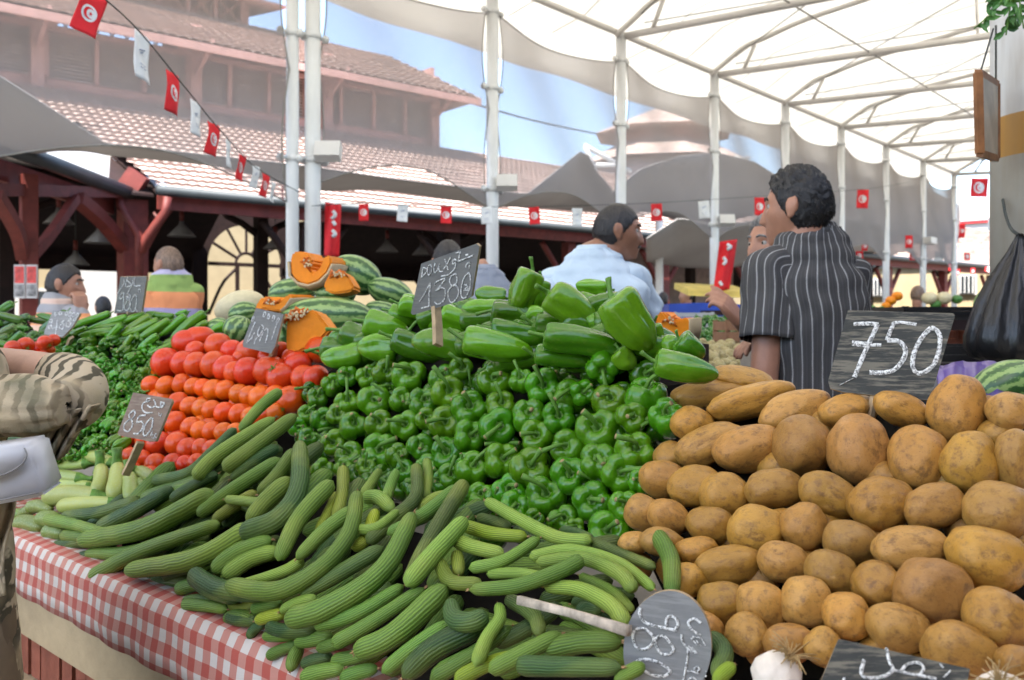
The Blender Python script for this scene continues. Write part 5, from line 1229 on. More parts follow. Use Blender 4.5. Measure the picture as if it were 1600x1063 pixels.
# 1380 DOUX
k = 8.861; g = lambda x, y: (635+x/k, 375+y/k)
signboard([g(205,330), g(985,55), g(905,790), g(60,1035)][:4] if False else [g(205,330), g(970,52), g(1012,90), g(900,785), g(850,815), g(90,1038), g(62,1015)], (1.86, 1.76, 1.80), 'slate2', 'tilted grey board chalked DOUX 1380 on a stake in the bell pepper heap',
 ST(635, 375, k, (22,'235,385 225,450 212,522'), (20,'235,385 275,395 275,450 212,522'), (20,'335,335 300,380 295,450 320,490 350,430 355,370 335,335'), (20,'402,320 385,420 410,450 450,380 455,345'), (20,'460,330 455,410 470,440 510,435'), (22,'535,265 560,340 580,415'), (20,'615,240 570,330 520,405'),
  (24,'640,290 680,270 690,310 645,330 640,290'), (20,'690,310 670,400 590,480 480,505'), (22,'755,160 735,230 720,300'), (22,'720,300 820,260 930,215'), (18,'690,185 730,170 740,200'), (30,'825,210 865,205'), (20,'825,380 835,340 880,310 870,405'),
  (18,'185,855 260,740 335,590'), (28,'335,590 320,760 315,920'), (22,'210,945 345,915'), (22,'400,640 410,590 540,535 470,640 415,705'), (22,'415,705 500,660 545,720 520,840 440,890 390,860'), (20,'690,465 620,510 605,590 650,640 705,570 690,465'), (20,'650,620 580,720 600,840 650,860 720,770 715,660 660,615'),
  (20,'870,450 800,530 760,700 775,800 830,790 885,650 890,520 870,450'), (14,'800,620 850,640 810,690 860,700'), (14,'830,610 860,670 800,700')), ((676, 480), (684, 540), 17, 1.83))
# 750
k = 6.443; g = lambda x, y: (1290+x/k, 475+y/k)
signboard([g(225,62), g(1285,95), g(1303,120), g(1050,965), g(1030,972), g(180,890), g(45,850), g(25,775)], (1.42, 1.36, 1.34), 'slate', 'large black board chalked 750 standing in the potatoes',
 ST(1290, 475, k, (42,'280,205 420,200 535,205'), (44,'525,205 450,370 380,520 290,740'), (60,'265,395 350,405 430,415'), (36,'430,415 560,415'), (40,'690,190 650,280 615,370'), (34,'680,190 780,190 915,210'), (46,'620,370 740,380 805,470 770,580 680,670 560,695 440,690'),
  (44,'1060,240 970,340 900,470 875,590 900,680 980,695 1090,610 1140,470 1150,330 1110,260 1060,240'), (8,'290,745 180,800 140,820')), ((1366, 612), (1352, 690), 15, 1.36))
# 980 at the back left
k = 11.43; g = lambda x, y: (170+x/k, 420+y/k)
signboard([g(205,145), g(680,140), g(585,770), g(95,800)], (3.0, 2.92, 2.98), 'slate2', 'grey board chalked 980 rising behind the long hot peppers',
 ST(170, 420, k, (18,'345,150 305,310 410,290 320,200'), (18,'270,170 275,260 165,440'), (20,'430,190 430,270 330,450'), (20,'470,150 460,300 575,300'), (14,'530,420 540,370 570,380 570,430'), (18,'270,500 205,540 210,470 270,430 270,560 250,740 150,745'), (18,'350,450 390,480 380,530 330,560 330,490 370,560 375,680 320,750 280,690 330,570'),
  (18,'465,470 410,560 390,690 420,770 470,730 500,590 495,490 465,470'), (14,'510,660 480,720 520,770')), ((200, 488), (196, 520), 12, 3.05))
# 480 with a row of loops
k = 9.664; g = lambda x, y: (380+x/k, 470+y/k)
signboard([g(195,110), g(610,205), g(480,690), g(420,800), g(0,700), g(-10,640)], (2.52, 2.46, 2.46), 'slate2', 'dark grey board chalked 480 with a row of loops, standing in the tomatoes',
 ST(380, 470, k, (18,'185,320 110,500 60,640'), (16,'60,640 130,560 180,480'), (16,'150,520 130,600'), (20,'275,365 225,470 240,540 310,410 275,365'), (18,'250,520 190,590 170,660'), (20,'320,450 370,420 375,500 340,640'), (20,'310,470 250,610'), (18,'520,330 470,470 430,590'),
  (16,'320,175 305,240 335,235 345,180 320,175'), (16,'385,200 370,265 395,270 405,215 385,200'), (16,'460,225 440,295 465,300 480,240 460,225'), (16,'530,260 505,325 525,335 550,275 530,260'), (14,'150,240 130,310 160,300 165,245 150,240')), ((425, 540), (420, 580), 14, 2.55))
# faded 480 at the far left
k = 5.714; g = lambda x, y: (40+x/k, 380+y/k)
signboard([g(245,600), g(490,625), g(420,745), g(330,840), g(165,815), g(170,780)], (2.98, 2.94, 2.9), 'slate4', 'faded grey board with a half visible 480 among the far left peppers',
 ST(40, 380, k, (9,'265,620 262,650 280,640'), (9,'310,610 300,635 320,640 325,615'), (9,'365,615 355,640 372,645 376,618 365,615'), (9,'395,620 385,650 402,652 408,622 395,620'), (9,'425,625 415,655 432,658 438,628 425,625'), (9,'460,630 450,660 467,662 472,632 460,630'), (8,'390,690 400,665 410,695'), (9,'435,670 430,690 450,690 450,672 435,670'),
  (10,'240,690 235,760 290,750'), (10,'285,690 265,840'), (10,'345,690 320,710 345,730 330,770 305,750 345,690'), (10,'385,690 365,740 390,750 405,715 385,690'), (9,'225,680 215,705 232,708 236,682 225,680'), (9,'212,735 205,760 222,762 225,738 212,735')), ((108, 525), (104, 545), 9, 2.95))
# 850
k = 7.087; g = lambda x, y: (170+x/k, 600+y/k)
signboard([g(270,95), g(690,165), g(698,200), g(520,632), g(440,635), g(115,570), g(98,545)], (2.16, 2.10, 2.08), 'slate3', 'brown board chalked 850 on a wooden stake among the tomatoes and zucchini',
 ST(170, 600, k, (18,'600,215 580,200 580,240 615,235 610,205 600,255 545,260 510,240'), (18,'500,175 520,230 480,265 430,240'), (18,'470,160 430,165 420,195 460,190 390,210 370,270 410,320 490,320'), (8,'560,320 560,350 580,345 590,325 575,370'), (20,'280,290 230,340 240,390 270,380 295,330 280,290'), (20,'255,385 180,440 175,510 220,525 265,460 255,385'),
  (20,'415,350 340,360 310,430'), (20,'310,430 370,420 380,480 330,550 275,550'), (20,'480,370 410,450 385,560 420,570 475,490 490,400 480,370'), (12,'490,520 470,570 500,560'), (12,'530,545 510,580 530,600'), (10,'480,590 490,605'), (12,'505,590 500,605')), ((214, 690), (196, 742), 13, 2.14))
# oval 980
k = 6.947; g = lambda x, y: (960+x/k, 910+y/k)
oval = [(575+478*math.cos(t)*(1-.0*math.sin(t)), 720+628*math.sin(t)) for t in [2*math.pi*i/40 for i in range(40)]]
signboard([g(x-20*(y-720)/600, y) for x, y in oval], (.985, .985, 1.02), 'slate4', 'oval grey board chalked 980 upside down on a stick between cucumbers and potatoes',
 ST(960, 910, k, (36,'290,275 275,340 330,430 450,475 580,500 680,525'), (34,'660,515 690,460 670,400 610,365 565,400 570,490'), (32,'330,500 250,505 205,560 210,640 250,710 330,725 400,680 430,620 400,560 330,500'), (32,'490,580 445,630 470,720 530,780 610,770 645,725 600,650 550,590 490,580'), (36,'290,835 250,860 290,930 400,1000 520,1020 590,990 600,950 500,880 390,840 290,835'),
  (28,'940,440 870,395 805,430 830,500 890,550 940,570'), (26,'730,560 740,640 800,720 850,760'), (24,'800,720 790,850 770,960 750,1063'), (20,'790,960 850,970 915,985'), (20,'900,910 870,940 900,970 925,940 900,910'), (20,'850,1030 810,1050 810,1075'), (22,'850,1030 890,1060'), (24,'990,965 1005,970'), (24,'985,1010 1000,1020'),
  (16,'830,600 910,690'), (16,'850,580 940,690'), (16,'840,700 900,770'), (16,'800,680 880,770'), (18,'850,600 930,600 990,680')), None)
p = empty('sign_stick', W(890, 962, 1.0), 'weathered whitish wooden stick of the oval sign lying on the cucumbers', 'stick')
bm = bmesh.new(); a, b = W(812, 938, 1.13), W(982, 986, 1.0); c = W(890, 962, 1.0)
tube(bm, [a-c, (a-c).lerp(b-c, .5)+Vector((0, 0, .002)), b-c], [.0065, .006, .007], 8, shape=lambda ph, t: 1+.12*math.cos(4*ph)+.06*math.sin(9*t)); obj('shaft', bm, simple('weathered_stick', (.50, .42, .33), .85, .5, 45), p)
# bottom right board
k = 3.556; g = lambda x, y: (1150+x/k, 980+y/k)
signboard([g(570,65), g(1300,232), g(1240,560), g(420,420)], (.84, .82, .78), 'slate', 'dark board with white chalk Arabic writing cut off by the lower edge, among the potatoes',
 ST(1150, 980, k, (20,'710,185 695,260 740,285 820,275 870,240 850,190 835,120'), (18,'860,240 960,260 1040,275 1110,290'), (18,'915,250 950,210 1010,200 1040,230 1020,270'), (10,'1130,205 1150,230'), (10,'1150,285 1190,245'), (12,'600,285 590,320')), None)
# garlic bulbs
def garlic(px, py, dia, d, label):
    r = dia/2/F*d; root = empty('garlic_bulb', W(px, py, d), label, 'garlic', 'garlic bulbs at the front edge'); bm = bmesh.new()
    lathe(bm, [(0, -1.0), (.3, -.98), (.75, -.7), (1, -.15), (.95, .3), (.6, .72), (.28, 1.0), (.15, 1.4), (.1, 1.8), (0, 1.85)], 28, lambda ph, rr, z: (1+.07*abs(math.sin(3.5*ph)), 0))
    q = orient(Vector((-.5, .3, -1)) if px < 1400 else Vector((.3, .5, -.8)))
    bm.transform(Matrix.Diagonal((r, r, r, 1))); bm.transform(q.to_matrix().to_4x4()); obj('bulb', bm, M['garlic'], root)
    bm = bmesh.new(); ax = q @ Vector((0, 0, -1)); o1 = ax.orthogonal().normalized(); o2 = ax.cross(o1)
    for k in range(46):
        t = rH.random()*6.28; s = o1*math.cos(t)+o2*math.sin(t); l = rH.uniform(.4, 1.1)*r; b0 = ax*r*.96+s*r*.18*rH.random()
        tube(bm, spline([b0, b0+ax*l*.4+s*l*.3, b0+ax*l*.5+s*l*.9+Vector((rH.uniform(-.3, .3)*r, 0, rH.uniform(-.4, .2)*r))], 6), .0006, 4)
    obj('roots', bm, M['root'], root)
garlic(1213, 1058, 76, .93, 'white garlic bulb with straggly roots between the oval sign and the dark board'); garlic(1565, 1098, 90, .80, 'white garlic bulb just showing at the lower right corner')
# ================================================================== BUNTING
def flag(px, py, wp, hp, d, kind, label, yaw=0, tilt=0, small=False):
    root = empty('flag', W(px, py, d), label, 'flag', 'small flags strung over the market'); root.rotation_euler = (0, R(tilt), R(yaw))
    h = hp/F*d; w_ = h*.62 if not small else wp/F*d; ph = (px*.37) % 6.28; bm = bmesh.new()
    Y = lambda x, z: .012*math.sin(x*18+ph)+.02*math.sin(z*11+ph)*(.5-z/h)+.006*math.sin(x*40+z*25)
    nx, nz = 10, 12
    grid(bm, [[Vector((w_*(i/nx-.5), Y(w_*(i/nx-.5), h*(j/nz-.5)), h*(j/nz-.5))) for i in range(nx+1)] for j in range(nz+1)], thick=.0015)
    obj('cloth', bm, M['fl_red'] if kind == 'red' else M['fl_white'], root)
    def disc(r, x0, z0, nm, mt, off, cut=None, star=None):
        for sd in (-1, 1):
            bm = bmesh.new()
            if star: P = [((r if k % 2 == 0 else r*.4)*math.cos(math.pi*k/5+.3)+x0, (r if k % 2 == 0 else r*.4)*math.sin(math.pi*k/5+.3)+z0) for k in range(10)]
            elif cut:
                P = [(x0+r*math.cos(t), z0+r*math.sin(t)) for t in [R(40+280*i/20) for i in range(21)]]
                P += [(x0+cut+r*.78*math.cos(t), z0+r*.78*math.sin(t)) for t in [R(320-280*i/20) for i in range(21)]][0:]
            else: P = [(x0+r*math.cos(2*math.pi*i/28), z0+r*math.sin(2*math.pi*i/28)) for i in range(28)]
            vs = [bm.verts.new((x, Y(x, z)+sd*off, z)) for x, z in P]
            if cut:
                n = 21
                for i in range(n-1): bm.faces.new((vs[i], vs[i+1], vs[2*n-2-i], vs[2*n-1-i]))
            else:
                c = bm.verts.new((x0, Y(x0, z0)+sd*off, z0))
                for i in range(len(vs)): bm.faces.new((c, vs[i], vs[(i+1) % len(vs)]))
            if sd < 0: o1 = bm
            else:
                me = bpy.data.meshes.new('t'); bm.to_mesh(me); bm.free(); o1.from_mesh(me); bpy.data.meshes.remove(me); obj(nm, o1, mt, root)
    if kind == 'red':
        r = w_*.33; disc(r, 0, 0, 'white_disc', M['fl_white'], .003); disc(r*.72, -r*.02, 0, 'crescent', M['fl_red'], .005, cut=r*.22); disc(r*.32, r*.2, 0, 'star', M['fl_red'], .005, star=True)
    elif not small:
        bm = bmesh.new()
        for x0, z0, x1, z1, t in ((-.2, .12, .22, .2, .012), (-.15, .06, .15, .14, .01), (-.22, -.18, .22, -.17, .006), (-.2, -.25, .2, -.24, .006)):
            tube(bm, [Vector((x0*w_, Y(x0*w_, z0*h)-.004, z0*h)), Vector((x1*w_, Y(x1*w_, z1*h)-.004, z1*h))], t*h*1.2, 4)
        obj('printed_emblem', bm, M['ink'], root)
def bunting(P, label):
    bm = bmesh.new(); tube(bm, spline([W(*p) for p in P], len(P)*6), .004, 5); tag(obj('bunting_string', bm, M['rope']), label, 'string')
LFL = [(142,20,32,66,'red'),(220,90,26,74,'white'),(267,146,18,64,'red'),(303,186,18,54,'white'),(332,218,14,50,'red'),(355,241,12,44,'white'),(379,262,10,40,'red'),(399,277,9,36,'white'),(415,290,9,36,'red'),(428,300,8,32,'white'),(441,303,8,24,'red'),(453,310,8,26,'white')]
LD = lambda px: 1/(.25+(px-142)/(440-142)*(.119-.25))
for k, (x, y, a, b, kd) in enumerate(LFL):
    flag(x, y, a, b, LD(x), kd, ('red crescent flag' if kd == 'red' else 'white printed flag')+', %s down the string falling from the upper left' % ORD[k], yaw=22+math.degrees(math.acos(min(.98, a*1.0/(b*.62)))), tilt=14 if k < 1 else 5)
bunting([(90,-60,3.6),(205,36,4.3),(290,138,5.0),(345,205,5.8),(400,262,7.0),(470,302,8.3)], 'thin dark string carrying flags from the upper left to the paired poles')
MF = [(568,332,17,26,'red','below the roof just right of the paired poles'),(629,333,18,27,'white','left of the 1380 sign and the middle pole'),(697,336,18,27,'red','above the 1380 sign'),(760,337,15,27,'white','half behind the pole right of the 1380 sign'),(835,337,19,27,'red','left of the head of the man in blue'),
      (902,339,22,27,'white','touching the back of the head of the man in blue'),(1026,332,20,27,'red','to the right of the face of the man in blue'),(1100,328,22,28,'white','just left of the pole near the striped shirt man'),(1187,323,20,28,'red','at the striped shirt man\'s face'),(1348,311,23,29,'red','alone right of the striped shirt man\'s head')]
for x, y, a, b, kd, wh in MF: flag(x, y, a, b, dB(x, 6.7), kd, ('red crescent flag hanging ' if kd == 'red' else 'white printed flag hanging ')+wh, yaw=(x % 7)*3-9, tilt=(x % 5)*2-4)
bunting([(487,322,dB(487,6.9)),(568,318,dB(568,6.7)),(700,322,dB(700,6.7)),(835,323,dB(835,6.7)),(1026,317,dB(1026,6.7)),(1187,307,dB(1187,6.7)),(1348,296,dB(1348,6.7)),(1420,285,dB(1420,6.9))], 'thin dark string carrying a level row of flags along the pole row')
for x, y, a, b, d, kd, wh in [(1531,293,27,29,8,'red','large against the blue sky left of the thick column'),(1420,378,11,20,20,'red','small, under the net beside a thin far pole'),(1427,401,12,12,22,'red','tiny, in front of the far lilac roof'),(1351,385,9,14,22,'red','tiny, upper of two right of the striped shirt man\'s shoulder'),(1343,400,12,15,21,'red','tiny, lower of two right of the striped shirt man\'s shoulder'),
                        (1503,361,9,21,16,'red','narrow, at the farthest pole'),(1511,401,10,12,24,'red','tiny, before the white far wall'),(1548,350,9,20,14,'white','beside the thick column\'s left edge'),(1467,401,14,14,24,'white','tiny, between the last two poles'),(1486,418,7,11,26,'red','tiny, left of the barred window'),(1520,424,6,9,30,'red','tiny, above the barred window'),(1546,421,14,7,28,'red','tiny, lying flat beside the thick column'),(1497,426,6,9,30,'red','tiny, low at the farthest pole')]:
    flag(x, y, a, b, d, kd, ('red crescent flag ' if kd == 'red' else 'white printed flag ')+wh, small=True)
def banner(P, d, label, marks):
    c = W(sum(p[0] for p in P)/len(P), sum(p[1] for p in P)/len(P), d); root = empty('banner', c, label, 'banner', 'tall red banners'); bm = bmesh.new(); n = 14; rows = []
    (ax, ay), (bx, by), (cx, cy), (dx, dy) = P
    for j in range(n+1):
        v = j/n; rows.append([W(ax+(dx-ax)*v+(bx-ax+(cx-dx-bx+ax)*v)*u, ay+(dy-ay)*v+(by-ay+(cy-dy-by+ay)*v)*u, d+.05*math.sin(u*7+v*2))-c for u in [i/8 for i in range(9)]])
    grid(bm, rows, thick=.003); obj('cloth', bm, M['fl_red'], root)
    for q in marks: bm = bmesh.new(); tube(bm, spline([W(x, y, d-.06)-c for x, y in q], 8), .018, 5); obj('white_letter', bm, M['fl_white'], root)
banner([(508,316),(533,320),(530,402),(507,400)], 8.7, 'tall red banner with white lettering hanging by the paired poles', [[(520,330),(524,336),(518,342)],[(520,346),(524,352)],[(519,360),(524,366),(519,370)]])
banner([(1124,378),(1152,374),(1140,452),(1114,458)], 9.5, 'slanting red banner hanging beside the pole left of the striped shirt man', [[(1136,382),(1142,386),(1136,390)],[(1130,402),(1134,408),(1130,414)],[(1124,440),(1128,446)]])
bm = bmesh.new(); tube(bm, spline([W(724, 158, 27.5), W(840, 190, 34), W(945, 212, 42)], 14), .035, 6); tag(obj('overhead_cable', bm, M['rope']), 'dark overhead cable running from the hall eave towards the distant pagoda tower', 'cable')
# ================================================================== THICK COLUMN, HANGING FRAME, BAG, LEAVES
def m_column():
    m, nt, b = mat('painted_column'); v = coord(nt, 'Object'); sp = N(nt, 'ShaderNodeSeparateXYZ'); nt.links.new(v, sp.inputs[0])
    z = sp.outputs[2]; n = noise_(nt, v, 5, 5, .65)
    c = mixc(nt, math_(nt, 'GREATER_THAN', z, 2.082), mixc(nt, n, (.36, .32, .25), (.50, .47, .41)), mixc(nt, n, (.74, .73, .70), (.82, .81, .79)))
    ring = math_(nt, 'MULTIPLY', math_(nt, 'GREATER_THAN', z, 1.948), math_(nt, 'LESS_THAN', z, 2.086))
    c = mixc(nt, ring, c, mixc(nt, n, (.52, .25, .05), (.62, .33, .08)))
    c = mixc(nt, ramp(nt, noise_(nt, coord(nt, 'Object', (9, 9, 1.2)), 1, 4), [(.55, (0, 0, 0)), (.75, (.5, .5, .5))]), c, (.28, .19, .10))
    nt.links.new(c, b.inputs['Base Color']); b.inputs['Roughness'].default_value = .6; bump(nt, b, n, .15, .01); return m
col = empty('market_column', (1.872, 3.0, 0), 'thick round column painted white above, ochre band and dirty grey below', 'column')
bm = bmesh.new(); tube(bm, [(0, 0, 0), (0, 0, 5.6)], .22, 48); obj('shaft', bm, m_column(), col)
bm = bmesh.new(); box(bm, (0, 0, .15), (.6, .6, .3)); obj('base', bm, M['slab'], col, False)
fr = empty('glazed_signboard', W(1543, 180, 2.72), 'brown wooden frame with yellowed glass hanging on the left of the thick column', 'signboard'); bm = bmesh.new(); c = W(1543, 180, 2.72)
A = [W(1528, 114, 2.62)-c, W(1556, 132, 2.88)-c, W(1556, 248, 2.88)-c, W(1531, 240, 2.62)-c]
u = (A[1]-A[0]).normalized(); nn = u.cross(Vector((0, 0, 1))).normalized()
for p, q in zip(A, A[1:]+A[:1]): tube(bm, [p, q], [(.014, .014)]*2, 4)
obj('moulding', bm, simple('brown_frame_wood', (.24, .10, .035), .5, .35, 18, .4), fr, False)
bm = bmesh.new(); prism(bm, [p*.92 for p in A], nn*.008); obj('panel', bm, simple('yellowed_panel', (.42, .36, .26), .5, .35, 7, .4), fr, False)
bm = bmesh.new(); tube(bm, [A[0]*.9, W(1552, 45, 2.75)-c], .003, 5); tube(bm, [A[1], W(1556, 40, 2.76)-c], .003, 5); obj('cord', bm, M['rope'], fr)
M['leaf'] = simple('green_leaf', (.06, .17, .03), .45, .5, 9, .4)
lv = empty('hanging_plant', W(1570, 5, 2.7), 'leafy green sprig hanging at the top of the thick column', 'plant'); c = W(1570, 5, 2.7); bm = bmesh.new()
rL = random.Random(4)
def leaf(bm, a, b, w_, nrm):
    s = (b-a).cross(nrm).normalized()*w_; P = [a, a.lerp(b, .3)+s*.8, a.lerp(b, .6)+s, b, a.lerp(b, .6)-s, a.lerp(b, .3)-s*.8]; m1, m2 = bm.verts.new(a.lerp(b, .3)-nrm*.004), bm.verts.new(a.lerp(b, .6)-nrm*.004); v = [bm.verts.new(p) for p in P]
    for f in ((v[0], v[1], m1), (v[1], v[2], m2, m1), (v[2], v[3], m2), (v[3], v[4], m2), (v[4], v[5], m1, m2), (v[5], v[0], m1)): bm.faces.new(f)
for (x0, y0), (x1, y1), n in (((1575,-10),(1522,45),9), ((1580,-5),(1570,52),12), ((1585,0),(1596,30),8), ((1560,-20),(1540,15),8), ((1600,-20),(1590,20),10)):
    for k in range(n):
        t = (k+.5)/n; p = W(x0+(x1-x0)*t, y0+(y1-y0)*t, 2.68)-c; an = rL.uniform(-2.6, .4)
        leaf(bm, p, p+Vector((math.cos(an), rL.uniform(-.5, .3), math.sin(an)))*rL.uniform(.03, .055), rL.uniform(.006, .011), Vector((0, -1, 0)))
obj('leaves', bm, M['leaf'], lv, False); bm = bmesh.new()
for P in (((1575,-30),(1560,10),(1522,45)), ((1582,-30),(1578,15),(1572,55)), ((1592,-30),(1594,10),(1600,45))): tube(bm, spline([W(x, y, 2.68)-c for x, y in P], 8), .0025, 5)
tube(bm, [W(1560, 4, 2.69)-c, W(1700, -20, 2.72)-c], .01, 6); obj('stems', bm, M['stem'], lv)
def m_bag():
    m, nt, b = mat('black_plastic'); b.inputs['Base Color'].default_value = (.012, .012, .013, 1); b.inputs['Roughness'].default_value = .32; b.inputs['Specular IOR Level'].default_value = .5
    bump(nt, b, noise_(nt, coord(nt, 'Object', (22, 22, 6)), 1, 5, .6), .5, .02); return m
bg_ = empty('plastic_bag', W(1590, 470, 2.74), 'full black plastic bag hanging from a wire hook on the thick column', 'bag'); c = W(1590, 470, 2.74)
bm = bmesh.new(); rings = []
for py, w_, cx in ((366,5,1594),(376,9,1593),(395,17,1592),(415,27,1590),(440,42,1588),(470,56,1586),(500,68,1586),(525,77,1587),(545,79,1589),(558,72,1590),(566,52,1592),(569,5,1592)):
    r = w_/F*2.74; p = W(cx, py, 2.74)-c; ring = []
    for k in range(64):
        a = 2*math.pi*k/64; f = 1+(.10*math.sin(9*a+py*.01)+.08*math.sin(17*a+1+py*.004)+.06*noise.noise((math.cos(a)*3, math.sin(a)*3, py*.02)))*(1 if py < 540 else .4)*max(.25, 1-abs(py-420)/160)
        ring.append(bm.verts.new(p+Vector((r*f*math.cos(a), r*.7*f*math.sin(a), .008*noise.noise((a*3, py*.05, 2))))))
    rings.append(ring)
for a, b in zip(rings, rings[1:]):
    for k in range(64): bm.faces.new((a[k], a[(k+1) % 64], b[(k+1) % 64], b[k]))
bm.faces.new(rings[0]); bm.faces.new(rings[-1][::-1]); obj('sack', bm, m_bag(), bg_)
bm = bmesh.new(); tube(bm, spline([W(1567, 312, 2.955)-c, W(1571, 335, 2.90)-c, W(1580, 358, 2.80)-c, W(1596, 370, 2.74)-c], 12), .005, 6); obj('hook', bm, M['rope'], bg_)
# things behind the potatoes at the right
bm = bmesh.new(); rows = []
for j in range(9): rows.append([W(1462+i*7+j*1.0, 566+j*9+2.5*math.sin(i*.9+j)+abs(i-9)*.8, 1.9-j*.035+.02*math.sin(i*1.3)) for i in range(19)])
grid(bm, rows, thick=.004); o = obj('cloth', bm, simple('purple_plastic_sheet', (.06, .022, .22), .35, .2, 5, .5)); tag(o, 'crumpled purple plastic sheet behind the potatoes at the right', 'plastic sheet')
M['blackbox'] = simple('black_plastic_crate', (.02, .02, .022), .5, .3, 8, .4)
def crate(px, py, wp, hp, d, label, mt, dep=.3, name='crate'):
    w_, h = wp/F*d, hp/F*d; c = W(px, py, d); root = empty(name, c+Vector((0, 0, -h/2)), label, 'crate', 'crates'); bm = bmesh.new()
    for k in range(3): 
        z = h*(k+.5)/3
        for x, y, sx, sy in ((0, 0, w_, .012), (0, dep, w_, .012), (-w_/2, dep/2, .012, dep), (w_/2, dep/2, .012, dep)): box(bm, (x, y, z), (sx, sy, h/3*.82))
    obj('slats', bm, M[mt], root, False); bm = bmesh.new()
    for x in (-w_/2, w_/2):
        for y in (0, dep): box(bm, (x*.97, y+(.014 if y == 0 else -.014), h/2), (.02, .02, h*1.04))
    box(bm, (0, dep/2, .012), (w_*.98, dep*.98, .012)); obj('frame', bm, M[mt], root, False); return root
crate(1525, 560, 130, 40, 2.9, 'black crate behind the 750 board under the black bag', 'blackbox')
crate(1480, 490, 130, 22, 3.3, 'flat black crate seen just above the 750 board', 'blackbox')
M['cabbage'] = simple('pale_green_melon', (.26, .38, .14), .6, .3, 6, .3)
for k, (x, y, s, d) in enumerate(((1553,478,58,3.6),(1540,500,46,3.5),(1560,505,50,3.45),(1566,455,46,3.7))):
    bm = bmesh.new(); bmesh.ops.create_uvsphere(bm, u_segments=32, v_segments=18, radius=s/F*d/2)
    for v in bm.verts: v.co *= 1+.05*math.sin(9*math.atan2(v.co.y, v.co.x))+.03*noise.noise(v.co*12)
    o = obj('pale_melon', bm, M['cabbage']); o.location = W(x, y, d); tag(o, 'pale green ribbed melon, %s one left of the black bag' % ('largest', 'lowest left', 'lower right', 'topmost')[k], 'melon', 'pale green melons')
crate(1555, 535, 110, 36, 3.5, 'brown wooden crate carrying the pale green melons', 'brick')
bm = bmesh.new(); boxab(bm, 1.72, 2.08, .12, .95, .845, 1.175); tag(obj('riser_box', bm, M['board'], None, False), 'dark box on the counter carrying the watermelon and purple sheet behind the potatoes', 'box')
c = W(1052, 500, 2.58); bm = bmesh.new(); box(bm, (c.x, c.y+.06, .665), (.20, .16, 1.33)); tag(obj('pumpkin_stand', bm, M['darkwood'], None, False), 'dark wooden stand under the pumpkin half behind the bell peppers', 'stand')
# ================================================================== STALLS BEYOND THE COUNTER
M['crate'] = simple('brown_carton', (.30, .15, .08), .8, .2, 9)
def table(px, py, wp, d, dep, label, mt, rotz=0):
    w_ = wp/F*d; c = W(px, py, d); root = empty('stall_table', (c.x, c.y, 0), label, 'table', 'far stalls'); root.rotation_euler.z = rotz; bm = bmesh.new(); box(bm, (0, dep/2, c.z-.02), (w_, dep, .04)); box(bm, (0, .01, c.z-.16), (w_, .015, .24)); obj('top', bm, M[mt], root, False)
    for x in (-w_/2+.05, w_/2-.05):
        for y in (.06, dep-.06): bm = bmesh.new(); box(bm, (x, y, (c.z-.04)/2), (.05, .05, c.z-.04)); obj('leg', bm, M['darkwood'], root, False)
    return root
rB = random.Random(17)
table(1130, 585, 240, 4.0, .5, 'table with a grey sack cloth under the small pale potatoes', 'sail', .2)
for k in range(70):
    x, y = rB.uniform(1085, 1190), rB.uniform(538, 576)
    d = 4.0+(576-y)*.012; o = link('potato', rB.choice(POT)); o.location = W(x, y, d); r = rB.uniform(.022, .03); o.scale = (r*1.3, r, r); o.rotation_euler = (rB.random()*6, rB.random()*6, rB.random()*6); o.color = (.50, .44, .20, 1)
    tag(o, 'small pale yellow potato in the low heap behind the sweet peppers', 'potato', 'small pale potatoes on the far table')
table(1120, 548, 260, 5.4, .8, 'far table carrying the heap of small green peppers', 'darkwood', .2)
for k in range(90):
    x, y = rB.uniform(1086, 1160), rB.uniform(492, 545); d = 5.3+(545-y)*.012
    o = pepper(x, y, rB.uniform(12, 16), 'small green pepper in the heap beyond the pumpkin half', 'green peppers on the far table', dfun=lambda a, b: d, col=(.05*rB.uniform(.7, 1.4), .16*rB.uniform(.7, 1.4), .02))
crate(1158, 527, 42, 52, 4.5, 'brown carton beside the striped shirt man\'s hand', 'crate')
bm = bmesh.new(); prism(bm, [W(1045,475,8), W(1130,472,8), W(1180,480,8), W(1180,505,8), W(1045,505,8)], (0, .6, 0)); tag(obj('tarpaulin', bm, simple('blue_tarpaulin', (.03, .07, .36), .5, .3, 5), None, False), 'blue tarpaulin over a stall behind the raised hand', 'tarpaulin')
bm = bmesh.new(); prism(bm, [W(1075,452,9.5), W(1175,456,9.5), W(1175,466,9.3), W(1075,462,9.3)], (0, .8, .1)); tag(obj('awning', bm, simple('yellow_awning', (.55, .42, .08), .6, .3, 4), None, False), 'faded yellow awning edge behind the raised hand', 'awning')
crate(1085, 500, 60, 24, 6.2, 'white tray with a dark chalk sign between the pumpkin half and the peppers', 'limewash')
table(1400, 484, 420, 7.0, 1.2, 'long dark far stall table seen above the 750 board', 'darkwood', .3)
